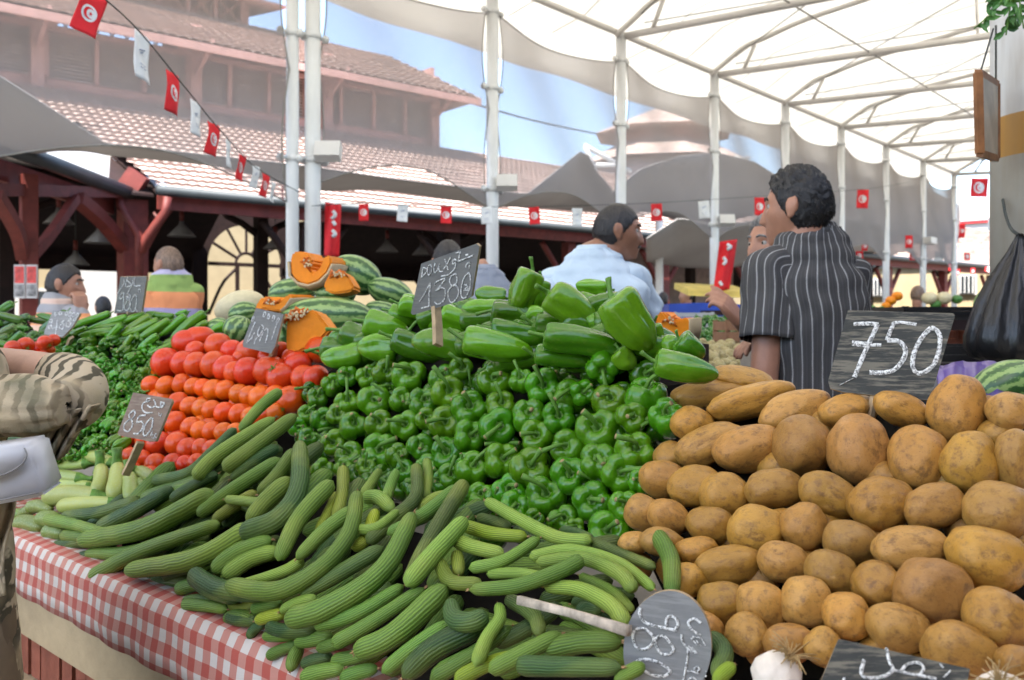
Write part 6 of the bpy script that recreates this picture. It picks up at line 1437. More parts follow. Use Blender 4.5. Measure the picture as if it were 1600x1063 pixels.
for k, (x, y, s, cc, nm, lb) in enumerate([(1335,477,20,'f','pumpkin','orange pumpkin on the far stall, first of a row of four'),(1392,470,16,'f','pumpkin','orange pumpkin on the far stall, second of a row of four'),(1402,463,16,'f','pumpkin','orange pumpkin on the far stall, third and highest of four'),(1385,478,14,'f','pumpkin','orange pumpkin on the far stall, lowest of four'),
   (1452,466,22,'p','melon','yellow melon on the far stall right of the white shirted shopper'),(1475,466,22,'p','melon','yellow melon on the far stall, farther right of the white shirted shopper'),(1345,484,14,'g','cabbage','green cabbage above the left end of the 750 board'),(1362,483,14,'g','cabbage','green cabbage above the 750 board, next to the leftmost'),(1378,484,12,'g','cabbage','small green cabbage above the 750 board'),(1462,476,16,'g','cabbage','green cabbage behind the flat black crate'),(1495,468,16,'g','cabbage','green cabbage near the farthest pole')]):
    d = 7.2; bm = bmesh.new(); bmesh.ops.create_uvsphere(bm, u_segments=20, v_segments=12, radius=s/F*d/2)
    for v in bm.verts: v.co *= 1+.06*abs(math.sin(5*math.atan2(v.co.y, v.co.x))); v.co.z *= .85
    o = obj(nm, bm, M[{'f': 'flesh', 'p': 'palemelon', 'g': 'leaf'}[cc]]); o.location = W(x, y, d); tag(o, lb, nm, 'round produce on the far stall')
# posters on the left hall post
for k, x in enumerate((31, 50)):
    root = empty('poster', W(x, 440, 13.0), 'small %s poster on the dark red post at the far left' % ('red and grey left', 'dark red and grey right')[k], 'poster', 'posters on the hall post'); h = 52/F*13; w_ = 17/F*13
    bm = bmesh.new(); box(bm, (0, 0, 0), (w_, .02, h)); obj('sheet', bm, M['limewash'], root, False)
    bm = bmesh.new(); box(bm, (0, -.014, h*.2), (w_*.86, .006, h*.5)); obj('red_picture', bm, simple('poster_red', (.45, .05, .04), .6, .7, 9), root, False)
    bm = bmesh.new(); box(bm, (0, -.014, -h*.27), (w_*.86, .006, h*.36)); obj('grey_picture', bm, simple('poster_grey', (.2, .19, .18), .6, .8, 12), root, False)
# ================================================================== PEOPLE
def m_skin(name, col):
    m, nt, b = mat(name); v = coord(nt, 'Object'); f = noise_(nt, v, 14, 4, .6)
    nt.links.new(ramp(nt, f, [(.3, tuple(c*.82 for c in col)), (.7, tuple(c*1.15 for c in col))]), b.inputs['Base Color'])
    b.inputs['Roughness'].default_value = .48; b.inputs['Subsurface Weight'].default_value = .0; bump(nt, b, noise_(nt, v, 220, 3), .08, .003); return m
SK = {'tan': m_skin('tanned_skin', (.40, .19, .115)), 'brown': m_skin('brown_skin', (.30, .135, .075)), 'fair': m_skin('lighter_skin', (.55, .32, .22))}
def m_hair(name, col):
    m, nt, b = mat(name); n = noise_(nt, coord(nt, 'Object', (90, 90, 25)), 1, 4, .7)
    nt.links.new(ramp(nt, n, [(.3, tuple(c*.5 for c in col)), (.7, tuple(c*2 for c in col))]), b.inputs['Base Color']); b.inputs['Roughness'].default_value = .5; bump(nt, b, n, .6, .01); return m
HR = {'black': m_hair('black_hair', (.010, .009, .009)), 'dark': m_hair('dark_cropped_hair', (.016, .013, .012)), 'grey': m_hair('greying_hair', (.14, .13, .12)), 'stub': m_hair('shaved_grey_hair', (.16, .10, .065))}
M['eye'] = simple('eye_white', (.36, .33, .29), .2, .05, 3); M['iris'] = simple('dark_iris', (.03, .018, .01), .15, .2, 3)
def headpos(n):
    p = Vector((n.x*.072, n.y*.094, n.z*.117)); nx, ny, nz = n
    if nz < 0: p.x *= 1-.30*(-nz)**1.6
    if ny < 0 and nz < -.2: p.y *= 1-.5*min(1, (-nz-.2)/.7)
    if ny < 0 and nz > -.2: p.y *= 1.04
    if nz > .6: p.z *= .985
    x, z = p.x, p.z
    if ny > 0:
        g = lambda v, s: math.exp(-(v/s)**2)
        fr = min(1, ny*2)
        dy = 0
        if z < -.03: dy += .034*min(1, (-z-.03)/.07)**1.0*g(x, .035)
        nose = 0
        if z <= .03: nose = max(0, min(1, (.03-z)/.062)) if z > -.032 else max(0, 1-(-.032-z)/.013)
        dy += .026*nose*g(x, .011+.006*nose) + .006*nose*g(x, .022)
        dy += .006*g(z-.034, .010)*g(abs(x)-.028, .022)-.011*g(z-.014, .011)*g(abs(x)-.032, .015)
        dy += .007*g(z+.060, .012)*g(x, .022)-.005*g(z+.061, .0028)*g(x, .022)+.008*g(z+.098, .014)*g(x, .02)
        dy += .005*g(z+.015, .02)*g(abs(x)-.045, .018)
        p.y += dy*fr
    return p
def head_bm(bm, mx, ear=True, u=72, v=56):
    tmp = bmesh.new(); bmesh.ops.create_uvsphere(tmp, u_segments=u, v_segments=v, radius=1)
    for q in tmp.verts: q.co = headpos(q.co.normalized())
    if ear:
        for s in (-1, 1):
            for (y, z, a, b_, c_) in ((-.008, .0, .010, .017, .032), (-.004, -.022, .009, .010, .013), (-.020, .008, .012, .010, .026)):
                bmesh.ops.create_uvsphere(tmp, u_segments=14, v_segments=10, radius=1, matrix=Matrix.Translation((s*.078, y, z)) @ Matrix.Rotation(s*-.35, 4, 'Z') @ Matrix.Diagonal((a, b_, c_, 1)))
    me = bpy.data.meshes.new('t'); tmp.to_mesh(me); tmp.free(); me.transform(mx); bm.from_mesh(me); bpy.data.meshes.remove(me)
def hair_bm(mx, thick, line, seed=0, clump=.25, tufts=0, tl=1.0):
    """shell over the skull wherever line(n) > 0"""
    bm = bmesh.new(); bmesh.ops.create_uvsphere(bm, u_segments=96, v_segments=64, radius=1)
    dl = [v for v in bm.verts if line(v.co.normalized()) < -.06]
    bmesh.ops.delete(bm, geom=dl, context='VERTS')
    for v in bm.verts:
        n = v.co.normalized(); k = max(-.5, min(1, (line(n)+.07*noise.noise(n*13))/.12))*(.55+.75*max(0, n.z)); p = headpos(n)
        v.co = p+n*(thick*k*(1+clump*noise.noise(n*9+Vector((seed, 0, 0)))+clump*.8*noise.noise(n*22))+(.0015 if k > 0 else -.004))
    rn = random.Random(seed+3); made = 0
    while made < tufts:
        n = Vector((rn.gauss(0, 1), rn.gauss(0, 1), rn.gauss(0, 1))).normalized(); l = line(n)
        if l < -.01: continue
        made += 1; p = headpos(n)+n*thick*.6*min(1, max(0, l)/.14); fl = Vector((0, -.55, -.6))+Vector((rn.uniform(-.8, .8), rn.uniform(-.5, .5), rn.uniform(-.4, .5))); fl = (fl-n*fl.dot(n)).normalized()
        L = rn.uniform(.012, .026)*tl; w_ = rn.uniform(.0010, .0022); tube(bm, [p, p+n*L*.30+fl*L*.45, p+n*L*.34+fl*L], [w_, w_*.8, w_*.2], 4)
    me = bpy.data.meshes.new('t'); bm.to_mesh(me); bm.free(); me.transform(mx); b2 = bmesh.new(); b2.from_mesh(me); bpy.data.meshes.remove(me); return b2
def std_line(front=.60, nape=-.62, side=.12):
    def f(n):
        y = n.y
        t = nape if y < -.25 else nape+(side-nape)*(y+.25)/.55 if y < .3 else side+(front-side)*(y-.3)/.35 if y < .65 else front
        return n.z-t
    return f
def hand_bm(bm, wrist, d, nrm, size=1.0, curl=(.5, .6, .7, .8), side=1, thumb=.5):
    """d: wrist to fingers, nrm: back of the hand; side: +1 thumb on d x nrm side"""
    d = d.normalized(); nrm = (nrm-d*nrm.dot(d)).normalized(); lat = d.cross(nrm)*side
    P = lambda a, b, c: wrist+(d*a+lat*b+nrm*c)*size
    tube(bm, [P(-.02, 0, 0), P(.02, 0, 0), P(.05, .002, .0), P(.085, .002, 0), P(.095, .002, 0)], [(.024*size, .024*size), (.03*size, .024*size), (.038*size, .02*size), (.038*size, .018*size), (.03*size, .013*size)], 14) if False else None
    for k in range(4):   # palm as four ridges so that it stays broad and flat
        b = .03-.02*k
        tube(bm, [P(-.01, b*.45, 0), P(.03, b*.8, .001), P(.065, b, .003), P(.092, b*1.02, .002)], [.017*size, .016*size, .0145*size, .0125*size], 10)
    for k, (L, b) in enumerate(((.072, .03), (.08, .010), (.074, -.010), (.058, -.03))):
        pts = [P(.085, b, .002)]; an = 0; p = pts[0]
        for j, s in enumerate((.45, .30, .25)):
            an += curl[k]*(.7 if j == 0 else 1.1); q = (d*math.cos(an)-nrm*math.sin(an)+lat*(.10-.07*k)*(1 if j == 0 else .3))
            p = p+q.normalized()*L*s*size; pts.append(p)
        tube(bm, spline(pts, 12), [(.0098-.0026*i/11)*size for i in range(12)], 10)
    a = P(.015, .028, -.004); b_ = P(.045, .050, -.012-.01*thumb); c = P(.075-.01*thumb, .055-.02*thumb, -.018-.02*thumb)
    tube(bm, spline([P(0, .018, 0), a, b_, c], 10), [(.0155-.006*i/9)*size for i in range(10)], 10)
def remesh(bm, voxel, smooth=2):
    me = bpy.data.meshes.new('t'); bm.to_mesh(me); bm.free(); o = bpy.data.objects.new('t', me); COL.objects.link(o)
    m = o.modifiers.new('r', 'REMESH'); m.mode = 'VOXEL'; m.voxel_size = voxel; m.use_smooth_shade = True
    s = o.modifiers.new('s', 'SMOOTH'); s.factor = .5; s.iterations = smooth
    dg = bpy.context.evaluated_depsgraph_get(); res = bpy.data.meshes.new_from_object(o.evaluated_get(dg)); bpy.data.objects.remove(o); bpy.data.meshes.remove(me); return res
def loft(bm, rings, seg=64, wr=0, seed=0, uvs=True, ex=2.3, v0=0, nsub=6):
    """rings: (centre, right vector, front vector, rx, ry); smooth interpolation, wrinkles wr"""
    n = len(rings); C = spline([r[0] for r in rings], (n-1)*nsub+1); m = len(C); lay = bm.loops.layers.uv.verify(); G = []; L = 0; Ls = []
    per = 2*math.pi*sum((r[3]+r[4])/2 for r in rings)/n
    def lerp(i, k):
        x = i/(m-1)*(n-1); j = min(int(x), n-2); t = x-j; t = t*t*(3-2*t) if k >= 3 else t
        return rings[j][k]*(1-t)+rings[j+1][k]*t
    for i in range(m):
        if i: L += (C[i]-C[i-1]).length
        Ls.append(L); r, f = lerp(i, 1).normalized(), lerp(i, 2).normalized(); row = []
        for k in range(seg):
            a = 2*math.pi*k/seg; ca, sa = math.cos(a), math.sin(a); s = (abs(ca)**ex+abs(sa)**ex)**(-1/ex)
            q = r*(lerp(i, 3)*ca*s)+f*(lerp(i, 4)*sa*s); d = q.normalized()
            w_ = wr*(noise.noise((ca*2.2+seed, sa*2.2, L*9))+.6*noise.noise((ca*4+seed, sa*4, L*22))+.5*math.sin(L*60+6*noise.noise((ca*2, sa*2, L*4+seed)))*max(0, noise.noise((ca*1.5, sa*1.5, L*3+seed+4)))+.45) if wr else 0
            row.append(bm.verts.new(C[i]+q+d*w_))
        G.append(row)
    for i in range(m-1):
        for k in range(seg):
            f = bm.faces.new((G[i][k], G[i][(k+1) % seg], G[i+1][(k+1) % seg], G[i+1][k]))
            for lp, (uu, vv) in zip(f.loops, ((k, Ls[i]), (k+1, Ls[i]), (k+1, Ls[i+1]), (k, Ls[i+1]))): lp[lay].uv = (uu/seg*per, vv+v0)
    return G
ZV = Vector((0, 0, 1))
def person(label, head, d, face, torso, shirt, skin, hair=None, voxel=.006, body_c=None, arms=(), trousers='trousers', width=1.0, eyes=False, hairargs=None, brow=None, moustache=None, pitch=0, roll=0, shs=1.0, collar=None, sleeve=.27, short=True, extra=None, wr=.008, tufts=500, tl=.5, ground=0, slope=.0):
    hc = W(head[0], head[1], d); f = Vector((face[0], face[1], 0)).normalized(); t = Vector((torso[0], torso[1], 0)).normalized(); r = Vector((t.y, -t.x, 0))
    fx = Vector((f.y, -f.x, 0)); mx = Matrix.Translation(hc) @ Matrix((fx, f, ZV)).transposed().to_4x4() @ Matrix.Rotation(R(pitch), 4, 'X') @ Matrix.Rotation(R(roll), 4, 'Y')
    bc = W(body_c[0], HY, body_c[2] if len(body_c) > 2 else d) if body_c else hc.copy(); sz = hc.z-.255 if not body_c or body_c[1] is None else W(body_c[0], body_c[1], d).z
    bx = Vector((bc.x, bc.y, 0)); tall = hc.z+.115-ground; hip = ground+tall*.52
    root = empty('person', (bx.x, bx.y, ground), label, 'person'); inv = Matrix.Translation(-root.location)
    def put(nm, me, mt, par=None):
        o = link(nm, me, mt); o.parent = par or root
        if par is None: o.matrix_parent_inverse = inv
        return o
    nb = Vector((bx.x, bx.y, sz+.06)); nk = mx @ Vector((0, -.022, -.09))
    at = lambda z, fw=0: Vector((bx.x, bx.y, z))+t*fw
    sw = .185*width
    bm = bmesh.new(); head_bm(bm, mx, u=48 if voxel > .009 else 72, v=36 if voxel > .009 else 56)
    tube(bm, spline([mx @ Vector((0, -.02, -.04)), nk, nb+t*.0, at(sz-.06)], 10), [.052, .055, .056, .057, .058, .060, .064, .072, .085, .10], 20)
    loft(bm, [(at(hip-.12), r, t, .165, .11), (at(hip), r, t, .165, .115), (at(hip+.18), r, t, .145*width, .10), (at(sz-.2), r, t, .165*width, .115), (at(sz-.06), r, t, sw*.82, .085), (at(sz+.01), r, t, .11, .062), (at(sz+.055), r, t, .05, .04)], 32, nsub=3)
    for s in (-1, 1):
        h0 = at(hip-.06)+r*.085*s; kn = h0+Vector((0, 0, -(hip-ground)*.48))+t*.015; an = Vector((h0.x, h0.y, ground+.07))
        tube(bm, spline([h0+Vector((0, 0, .08)), kn, an], 10), [.085, .085, .08, .07, .06, .055, .054, .05, .042, .038], 12)
        tube(bm, [an+Vector((0, 0, -.03))-t*.05, an+Vector((0, 0, -.035))+t*.08, an+Vector((0, 0, -.045))+t*.17], [.035, .04, .028], 10)
    sb = bmesh.new()   # the shirt
    hem = hip-.10; w2 = width
    wx = 1+.0
    loft(sb, [(at(hem), r, t, .178*shs, .128*shs), (at(hip+.05), r, t, .172*shs*w2**.5, .126*shs), (at(hip+.2), r, t, .165*shs*w2, .12*shs), (at(sz-.22), r, t, .178*shs*w2, .128*shs), (at(sz-.10), r, t, (sw+.008)*shs, .112), (at(sz-.025), r, t, sw*.80, .092), (at(sz+.035), r, t, .115, .078), (at(sz+.075, .0), r, t, .074, .068)], 72, wr, seed=head[0]*.1, nsub=8)
    for a in arms:
        s, el, wri = a['side'], a['elbow'], a['wrist']; sh = at(sz-.065)+r*(sw-.03)*s
        if 'sh' in a: sh = a['sh']
        tube(bm, spline([sh-r*.05*s, sh+r*.012*s, sh.lerp(el, .5), el, el.lerp(wri, .35), wri], 22), [.05, .052, .052, .051, .05, .049, .047, .046, .045, .044, .042, .041, .041, .042, .042, .041, .039, .036, .033, .03, .028, .027], 16)
        if a.get('hand', True): hand_bm(bm, wri, a['hd'], a['hn'], a.get('size', 1.0), a.get('curl', (.5, .6, .7, .8)), a.get('hs', 1), a.get('thumb', .5))
        ax = (el-sh).normalized(); e1 = (r-ax*r.dot(ax)); e1 = e1.normalized() if e1.length > .1 else ax.orthogonal().normalized(); e2 = ax.cross(e1); fr_ = a.get('cover', .85); o1 = (r*s-ax*(r*s).dot(ax)); o1 = o1.normalized() if o1.length > .15 else ZV.copy(); o2 = (t-ax*t.dot(ax)); o2 = (o2-o1*o2.dot(o1)); o2 = o2.normalized() if o2.length > .15 else ax.cross(o1)
        en = sh.lerp(el, fr_) if fr_ <= 1 else None
        if en is not None: R_ = [(sh-r*.09*s-ZV*.005, ZV, t, .07, .07), (sh-r*.03*s, (ZV+r*s*.15).normalized(), t, .068, .07), (sh+r*.012*s-ZV*.006, (ZV+r*s).normalized(), t, .066, .070), (sh+ax*.06, o1, o2, .064, .070), (sh.lerp(el, fr_*.6), o1, o2, .064, .070), (en, o1, o2, .067, .073)]
        else: R_ = [(sh-r*.09*s-ZV*.005, ZV, t, .07, .07), (sh+r*.012*s-ZV*.006, (ZV+r*s).normalized(), t, .066, .070), (sh+ax*.06, o1, o2, .066, .072), (sh.lerp(el, .6), o1, o2, .062, .066), (el, o1, o2, .056, .058), (el.lerp(wri, .5), o1, o2, .05, .05), (el.lerp(wri, .9), o1, o2, .042, .042)]
        loft(sb, R_, 40, wr*.9, seed=s*3+head[0], nsub=6, v0=.03)
        # turned-in cuff gives the sleeve end thickness
    if collar is not False:
        C0 = at(sz+.052); q = (nk-C0); cr = []
        for (k, ra) in ((0, .078), (.012, .080), (.030, .070), (.034, .066), (.01, .071)): cr.append((C0+Vector((0, 0, k))+t*.004, r, t, ra, ra*.95))
        loft(sb, cr, 40, .001, nsub=3)
    body = put('body', remesh(bm, voxel), SK[skin])
    me = mesh_of(sb, 'shirt'); so_ = put('shirt', me, M[shirt]); md = so_.modifiers.new('thickness', 'SOLIDIFY'); md.thickness = .003; md.offset = 1
    tb = bmesh.new(); loft(tb, [(at(hip-.16), r, t, .17, .12), (at(hip-.05), r, t, .172, .122), (at(hip+.05), r, t, .166, .118), (at(hip+.08), r, t, .162, .114)], 32, nsub=3)
    for s in (-1, 1):
        h0 = at(hip-.10)+r*.085*s; an = Vector((h0.x, h0.y, ground+.06)); tube(tb, spline([h0+Vector((0, 0, .06)), h0.lerp(an, .5)+t*.01, an], 10), [.095, .098, .095, .085, .078, .072, .07, .068, .066, .066], 16)
    put('trousers', mesh_of(tb, 'trousers'), M[trousers])
    if hair: put('hair', mesh_of(hair_bm(mx, *hairargs, tufts=tufts, tl=tl), 'hair'), HR[hair], body).parent = body
    if eyes:
        for s in (-1, 1):
            bm = bmesh.new(); bmesh.ops.create_uvsphere(bm, u_segments=14, v_segments=10, radius=.0118, matrix=mx @ Matrix.Translation((s*.031, .0695, .013))); put('eye', mesh_of(bm, 'eye'), M['eye'], body)
            bm = bmesh.new(); bmesh.ops.create_uvsphere(bm, u_segments=10, v_segments=8, radius=.006, matrix=mx @ Matrix.Translation((s*.031, .0765, .013))); put('iris', mesh_of(bm, 'iris'), M['iris'], body)
    if brow:
        for s in (-1, 1):
            bm = bmesh.new(); tube(bm, [mx @ (headpos(Vector((s*x/.076, math.sqrt(max(0, 1-(x/.076)**2-(z/.118)**2)), z/.118)).normalized())+Vector((0, .002, 0))) for x, z in ((.014, .036), (.026, .041), (.040, .039), (.048, .032))], [.0035, .005, .0045, .002], 6); put('eyebrow', mesh_of(bm, 'eyebrow'), HR[brow], body)
    if moustache:
        bm = bmesh.new(); tube(bm, [mx @ (headpos(Vector((x/.076, math.sqrt(max(0, 1-(x/.076)**2-(z/.118)**2)), z/.118)).normalized())+Vector((0, .003, 0))) for x, z in ((-.026, -.056), (-.018, -.051), (-.008, -.047), (0, -.048), (.008, -.047), (.018, -.051), (.026, -.056))], [.002, .006, .0075, .006, .0075, .006, .002], 8); put('moustache', mesh_of(bm, 'moustache'), HR[moustache], body)
    return root, mx, at, sz
# ---- clothes
def m_cloth(name, fun, rough=.85):
    m, nt, b = mat(name); uv = N(nt, 'ShaderNodeUVMap'); sp = N(nt, 'ShaderNodeSeparateXYZ'); nt.links.new(uv.outputs[0], sp.inputs[0]); v = coord(nt, 'Object')
    nt.links.new(fun(nt, sp.outputs[0], sp.outputs[1], v), b.inputs['Base Color']); b.inputs['Roughness'].default_value = rough; b.inputs['Specular IOR Level'].default_value = .2
    bump(nt, b, math_(nt, 'ADD', noise_(nt, v, 13, 4), math_(nt, 'MULTIPLY', noise_(nt, v, 400, 2), .15)), .35, .02); return m
def f_stripe(nt, u, w_, v):
    uu = math_(nt, 'ADD', u, math_(nt, 'MULTIPLY', noise_(nt, v, 8, 2), .004))
    s = math_(nt, 'FRACT', math_(nt, 'MULTIPLY', uu, 1/.0235)); a = math_(nt, 'LESS_THAN', math_(nt, 'ABSOLUTE', math_(nt, 'SUBTRACT', s, .5)), .065)
    s2 = math_(nt, 'FRACT', math_(nt, 'MULTIPLY', uu, 1/.0078)); a2 = math_(nt, 'MULTIPLY', math_(nt, 'LESS_THAN', s2, .3), .25)
    k = math_(nt, 'MULTIPLY', a, math_(nt, 'ADD', .55, math_(nt, 'MULTIPLY', noise_(nt, v, 40, 3), .7)))
    return mixc(nt, k, mixc(nt, a2, (.072, .068, .066), (.125, .12, .116)), (.38, .37, .35))
def f_bands(bands, ref):
    def f(nt, u, w_, v):
        sp = N(nt, 'ShaderNodeSeparateXYZ'); nt.links.new(v, sp.inputs[0]); z = math_(nt, 'ADD', sp.outputs[2], math_(nt, 'MULTIPLY', noise_(nt, v, 3, 2), .03)); z = math_(nt, 'SUBTRACT', ref, z); r = ramp(nt, z, bands)
        r.node.color_ramp.interpolation = 'CONSTANT'; return r
    return f
M['striped'] = m_cloth('striped_dark_shirt', f_stripe)
M['blueshirt'] = m_cloth('pale_blue_shirt', lambda nt, u, w_, v: mixc(nt, noise_(nt, v, 5, 3), (.50, .60, .68), (.60, .69, .76)))
M['greyshirt'] = m_cloth('grey_shirt', lambda nt, u, w_, v: mixc(nt, noise_(nt, v, 5, 3), (.22, .24, .29), (.40, .41, .44)))
M['whiteshirt'] = m_cloth('white_shirt', lambda nt, u, w_, v: mixc(nt, noise_(nt, v, 5, 3), (.55, .66, .68), (.66, .74, .75)))
M['beige_shirt'] = m_cloth('beige_shirt', lambda nt, u, w_, v: mixc(nt, noise_(nt, v, 5, 3), (.3, .24, .18), (.38, .31, .24)))
M['trousers'] = simple('dark_trousers', (.035, .035, .04), .85, .3, 9, .2)
# man in the striped shirt
d = 2.66; a_el = W(1194, 604, 2.58); a_wr = W(1235, 590, 2.82)
person('black haired man in a dark striped shirt seen from behind, arms folded', (1246, 328), d, (-.80, .60), (-.42, .90), 'striped', 'tan', 'black', .005, body_c=(1268, 394, 2.68), width=.88, shs=1.0, pitch=-2,
  hairargs=(.014, std_line(.60, -.58, .05), 1, .6), brow='black', eyes=True, wr=.012, tufts=1500,
  arms=[dict(side=-1, elbow=a_el, wrist=a_wr, hd=Vector((.9, .5, .05)), hn=Vector((0, .2, 1)), cover=.60, sh=W(1204, 424, 2.64)),
        dict(side=1, elbow=W(1325, 590, 2.78), wrist=W(1206, 538, 2.76), hd=Vector((-.85, -.45, -.02)), hn=Vector((-.35, -.1, .8)), cover=.62, curl=(.35, .4, .45, .5), hs=-1, thumb=.2)])
# man in the light blue shirt
person('man with cropped dark hair and moustache in a light blue short sleeved shirt, looking right', (964, 364), 3.65, (.985, .10), (.50, .86), 'blueshirt', 'brown', 'dark', .006, body_c=(928, 418, 3.65), width=1.16, shs=1.06, pitch=-6,
  hairargs=(.005, std_line(.52, -.50, .10), 4, .15), brow='black', moustache='black', eyes=True, wr=.012, tufts=1400, tl=.35,
  arms=[dict(side=1, elbow=W(1016, 500, 3.72), wrist=W(1000, 560, 3.85), hd=Vector((0, .3, -1)), hn=Vector((.8, -.5, 0)), cover=.80, sh=W(985, 436, 3.62)),
        dict(side=-1, elbow=W(835, 530, 3.5), wrist=W(850, 600, 3.6), hd=Vector((.2, .3, -1)), hn=Vector((-.8, -.3, 0)), cover=.85)])
# man beyond the striped shirt, raising a hand
person('grey haired man half hidden behind the striped shirt man, raising his hand', (1206, 388), 3.2, (-.85, -.5), (-.75, -.5), 'beige_shirt', 'tan', 'grey', .006, body_c=(1232, 470, 3.25), width=1.0, hairargs=(.012, std_line(.66, -.5, .12), 7, .3), brow='grey', eyes=True,
  arms=[dict(side=1, elbow=W(1200, 545, 3.12), wrist=W(1154, 500, 2.98), hd=Vector((-.55, -.1, .62)), hn=Vector((.45, -.6, .4)), cover=.7, sh=W(1225, 480, 3.2), curl=(.25, .5, .65, .75), hs=1, thumb=.6, size=.95),
        dict(side=-1, elbow=W(1260, 600, 3.35), wrist=W(1240, 620, 3.1), hd=Vector((-.5, -.5, 0)), hn=Vector((0, 0, 1)), cover=.7)])
# two vendors at the left
zr = W(262, 428, 5.3).z
M['polo'] = m_cloth('banded_green_orange_shirt', f_bands([(0, (.52, .47, .62)), (.05, (.30, .42, .12)), (.15, (.80, .30, .13)), (.25, (.40, .34, .52)), (.32, (.80, .34, .16)), (.6, (.30, .42, .12))], zr+.06), .8)
person('bald man in a green, orange and lilac banded T-shirt, turned away to the left', (263, 416), 5.3, (-.82, .45), (-.5, .85), 'polo', 'tan', 'stub', .008, body_c=(268, 442, 5.3), width=.80, hairargs=(.0025, std_line(.80, -.45, .3), 3, .1), wr=.009,
  arms=[dict(side=-1, elbow=W(250, 510, 5.2), wrist=W(235, 520, 5.3), hd=Vector((-1, .3, 0)), hn=Vector((0, 0, 1)), cover=.9), dict(side=1, elbow=W(293, 510, 5.4), wrist=W(290, 540, 5.3), hd=Vector((0, .3, -1)), hn=Vector((1, 0, 0)), cover=.9)])
zr = W(98, 470, 5.0).z
M['polo2'] = m_cloth('grey_orange_banded_shirt', f_bands([(0, (.34, .33, .33)), (.07, (.70, .50, .40)), (.10, (.34, .33, .34)), (.15, (.80, .33, .14)), (.22, (.74, .48, .36)), (.40, (.34, .33, .34)), (.5, (.74, .45, .32))], zr+.10), .8)
person('dark haired man in a grey and orange banded polo shirt, hand held to his mouth', (101, 446), 5.0, (.93, .16), (.75, .62), 'polo2', 'tan', 'dark', .008, body_c=(90, 482, 5.0), width=1.0, pitch=-5, hairargs=(.006, std_line(.56, -.55, .1), 5, .2), brow='black', eyes=True, wr=.008,
  arms=[dict(side=1, elbow=W(132, 520, 4.85), wrist=W(127, 487, 4.9), hd=Vector((-.15, .1, 1)), hn=Vector((.8, -.5, 0)), cover=.7, sh=W(118, 496, 4.9), curl=(.9, .95, 1.0, 1.0), size=1.0), dict(side=-1, elbow=W(55, 540, 5.1), wrist=W(70, 570, 5.0), hd=Vector((.5, .3, -.8)), hn=Vector((-.7, 0, 0)), cover=.8)])
# man behind the 1380 sign
person('man in a grey shirt mostly hidden behind the 1380 sign', (700, 414), 4.4, (-.2, .95), (-.3, .9), 'greyshirt', 'tan', 'dark', .009, body_c=(752, 442, 4.4), width=1.0, hairargs=(.007, std_line(.56, -.55, .1), 5, .2),
  arms=[dict(side=1, elbow=W(800, 520, 4.4), wrist=W(790, 560, 4.5), hd=Vector((0, .3, -1)), hn=Vector((1, 0, 0)), cover=.8)])
# far shoppers
for k, (px, py, d, f, sh, hr, lb) in enumerate([(1036, 470, 12.5, (.3, .9), 'greyshirt', 'dark', 'distant dark haired shopper behind the raised sleeve of the man in blue'), (1072, 462, 12, (-.8, -.3), 'trousers', 'black', 'distant shopper in dark clothes above the pumpkin half'),
     (1434, 462, 11, (.7, .5), 'whiteshirt', 'stub', 'distant bald shopper in a white shirt above the 750 board'), (1352, 474, 13, (.2, -.9), 'greyshirt', 'grey', 'distant shopper in grey right of the striped shirt man'), (161, 482, 9, (-.5, .6), 'trousers', 'black', 'distant dark haired shopper left of the 980 sign')]):
    person(lb, (px, py), d, f, f, sh, 'tan', hr, .02, width=1.0, hairargs=(.007, std_line(.56, -.55, .1), 5, .2), arms=[dict(side=s, elbow=W(px+s*18, py+45, d), wrist=W(px+s*15, py+70, d-.1), hd=Vector((0, -.3, -1)), hn=Vector((s, 0, 0)), cover=1.2) for s in (-1, 1)])
# ---- customer at the left edge: sleeve, white bag, hanging cardigan
def f_print(nt, u, w_, v):
    n1 = noise_(nt, v, 5.5, 3, .55); st = N(nt, 'ShaderNodeTexWave'); st.inputs['Scale'].default_value = 30; st.inputs['Distortion'].default_value = 5; st.inputs['Detail'].default_value = 2; st.inputs['Detail Scale'].default_value = .6
    mp = N(nt, 'ShaderNodeMapping'); mp.inputs[3].default_value = (.4, 1, 2.2); nt.links.new(v, mp.inputs[0]); nt.links.new(mp.outputs[0], st.inputs['Vector'])
    base = mixc(nt, ramp(nt, st.outputs['Fac'], [(.25, (0, 0, 0)), (.5, (1, 1, 1))]), (.10, .085, .055), (.54, .44, .30))
    c = mixc(nt, ramp(nt, n1, [(.50, (0, 0, 0)), (.62, (1, 1, 1))]), base, (.50, .39, .24))
    c = mixc(nt, ramp(nt, noise_(nt, v, 7, 2), [(.58, (0, 0, 0)), (.68, (1, 1, 1))]), c, (.19, .175, .105))
    return mixc(nt, ramp(nt, noise_(nt, v, 10, 2, .5), [(.68, (0, 0, 0)), (.74, (1, 1, 1))]), c, (.03, .027, .022))
M['print'] = m_cloth('printed_cardigan', f_print)
M['khaki'] = simple('khaki_trousers', (.20, .145, .09), .85, .25, 7, .2)
cu = W(-130, 500, 1.5); cu.z = 0; root = empty('person', cu, 'customer at the left edge in a patterned cardigan, elbow bent, with khaki trousers', 'person'); inv = Matrix.Translation(-cu)
hc = Vector((cu.x-.05, cu.y-.02, 1.62)); sh = W(-125, 640, 1.50); el = W(58, 634, 1.45); wr_ = W(-60, 560, 1.66); t = Vector((.6, .75, 0)).normalized(); r = Vector((t.y, -t.x, 0))
bm = bmesh.new(); mx = Matrix.Translation(hc) @ Matrix((r, t, ZV)).transposed().to_4x4(); head_bm(bm, mx)
at = lambda z: Vector((cu.x, cu.y, z))
tube(bm, [hc+Vector((0, -.02, -.05)), at(1.45), at(1.36)], [.05, .055, .09], 16)
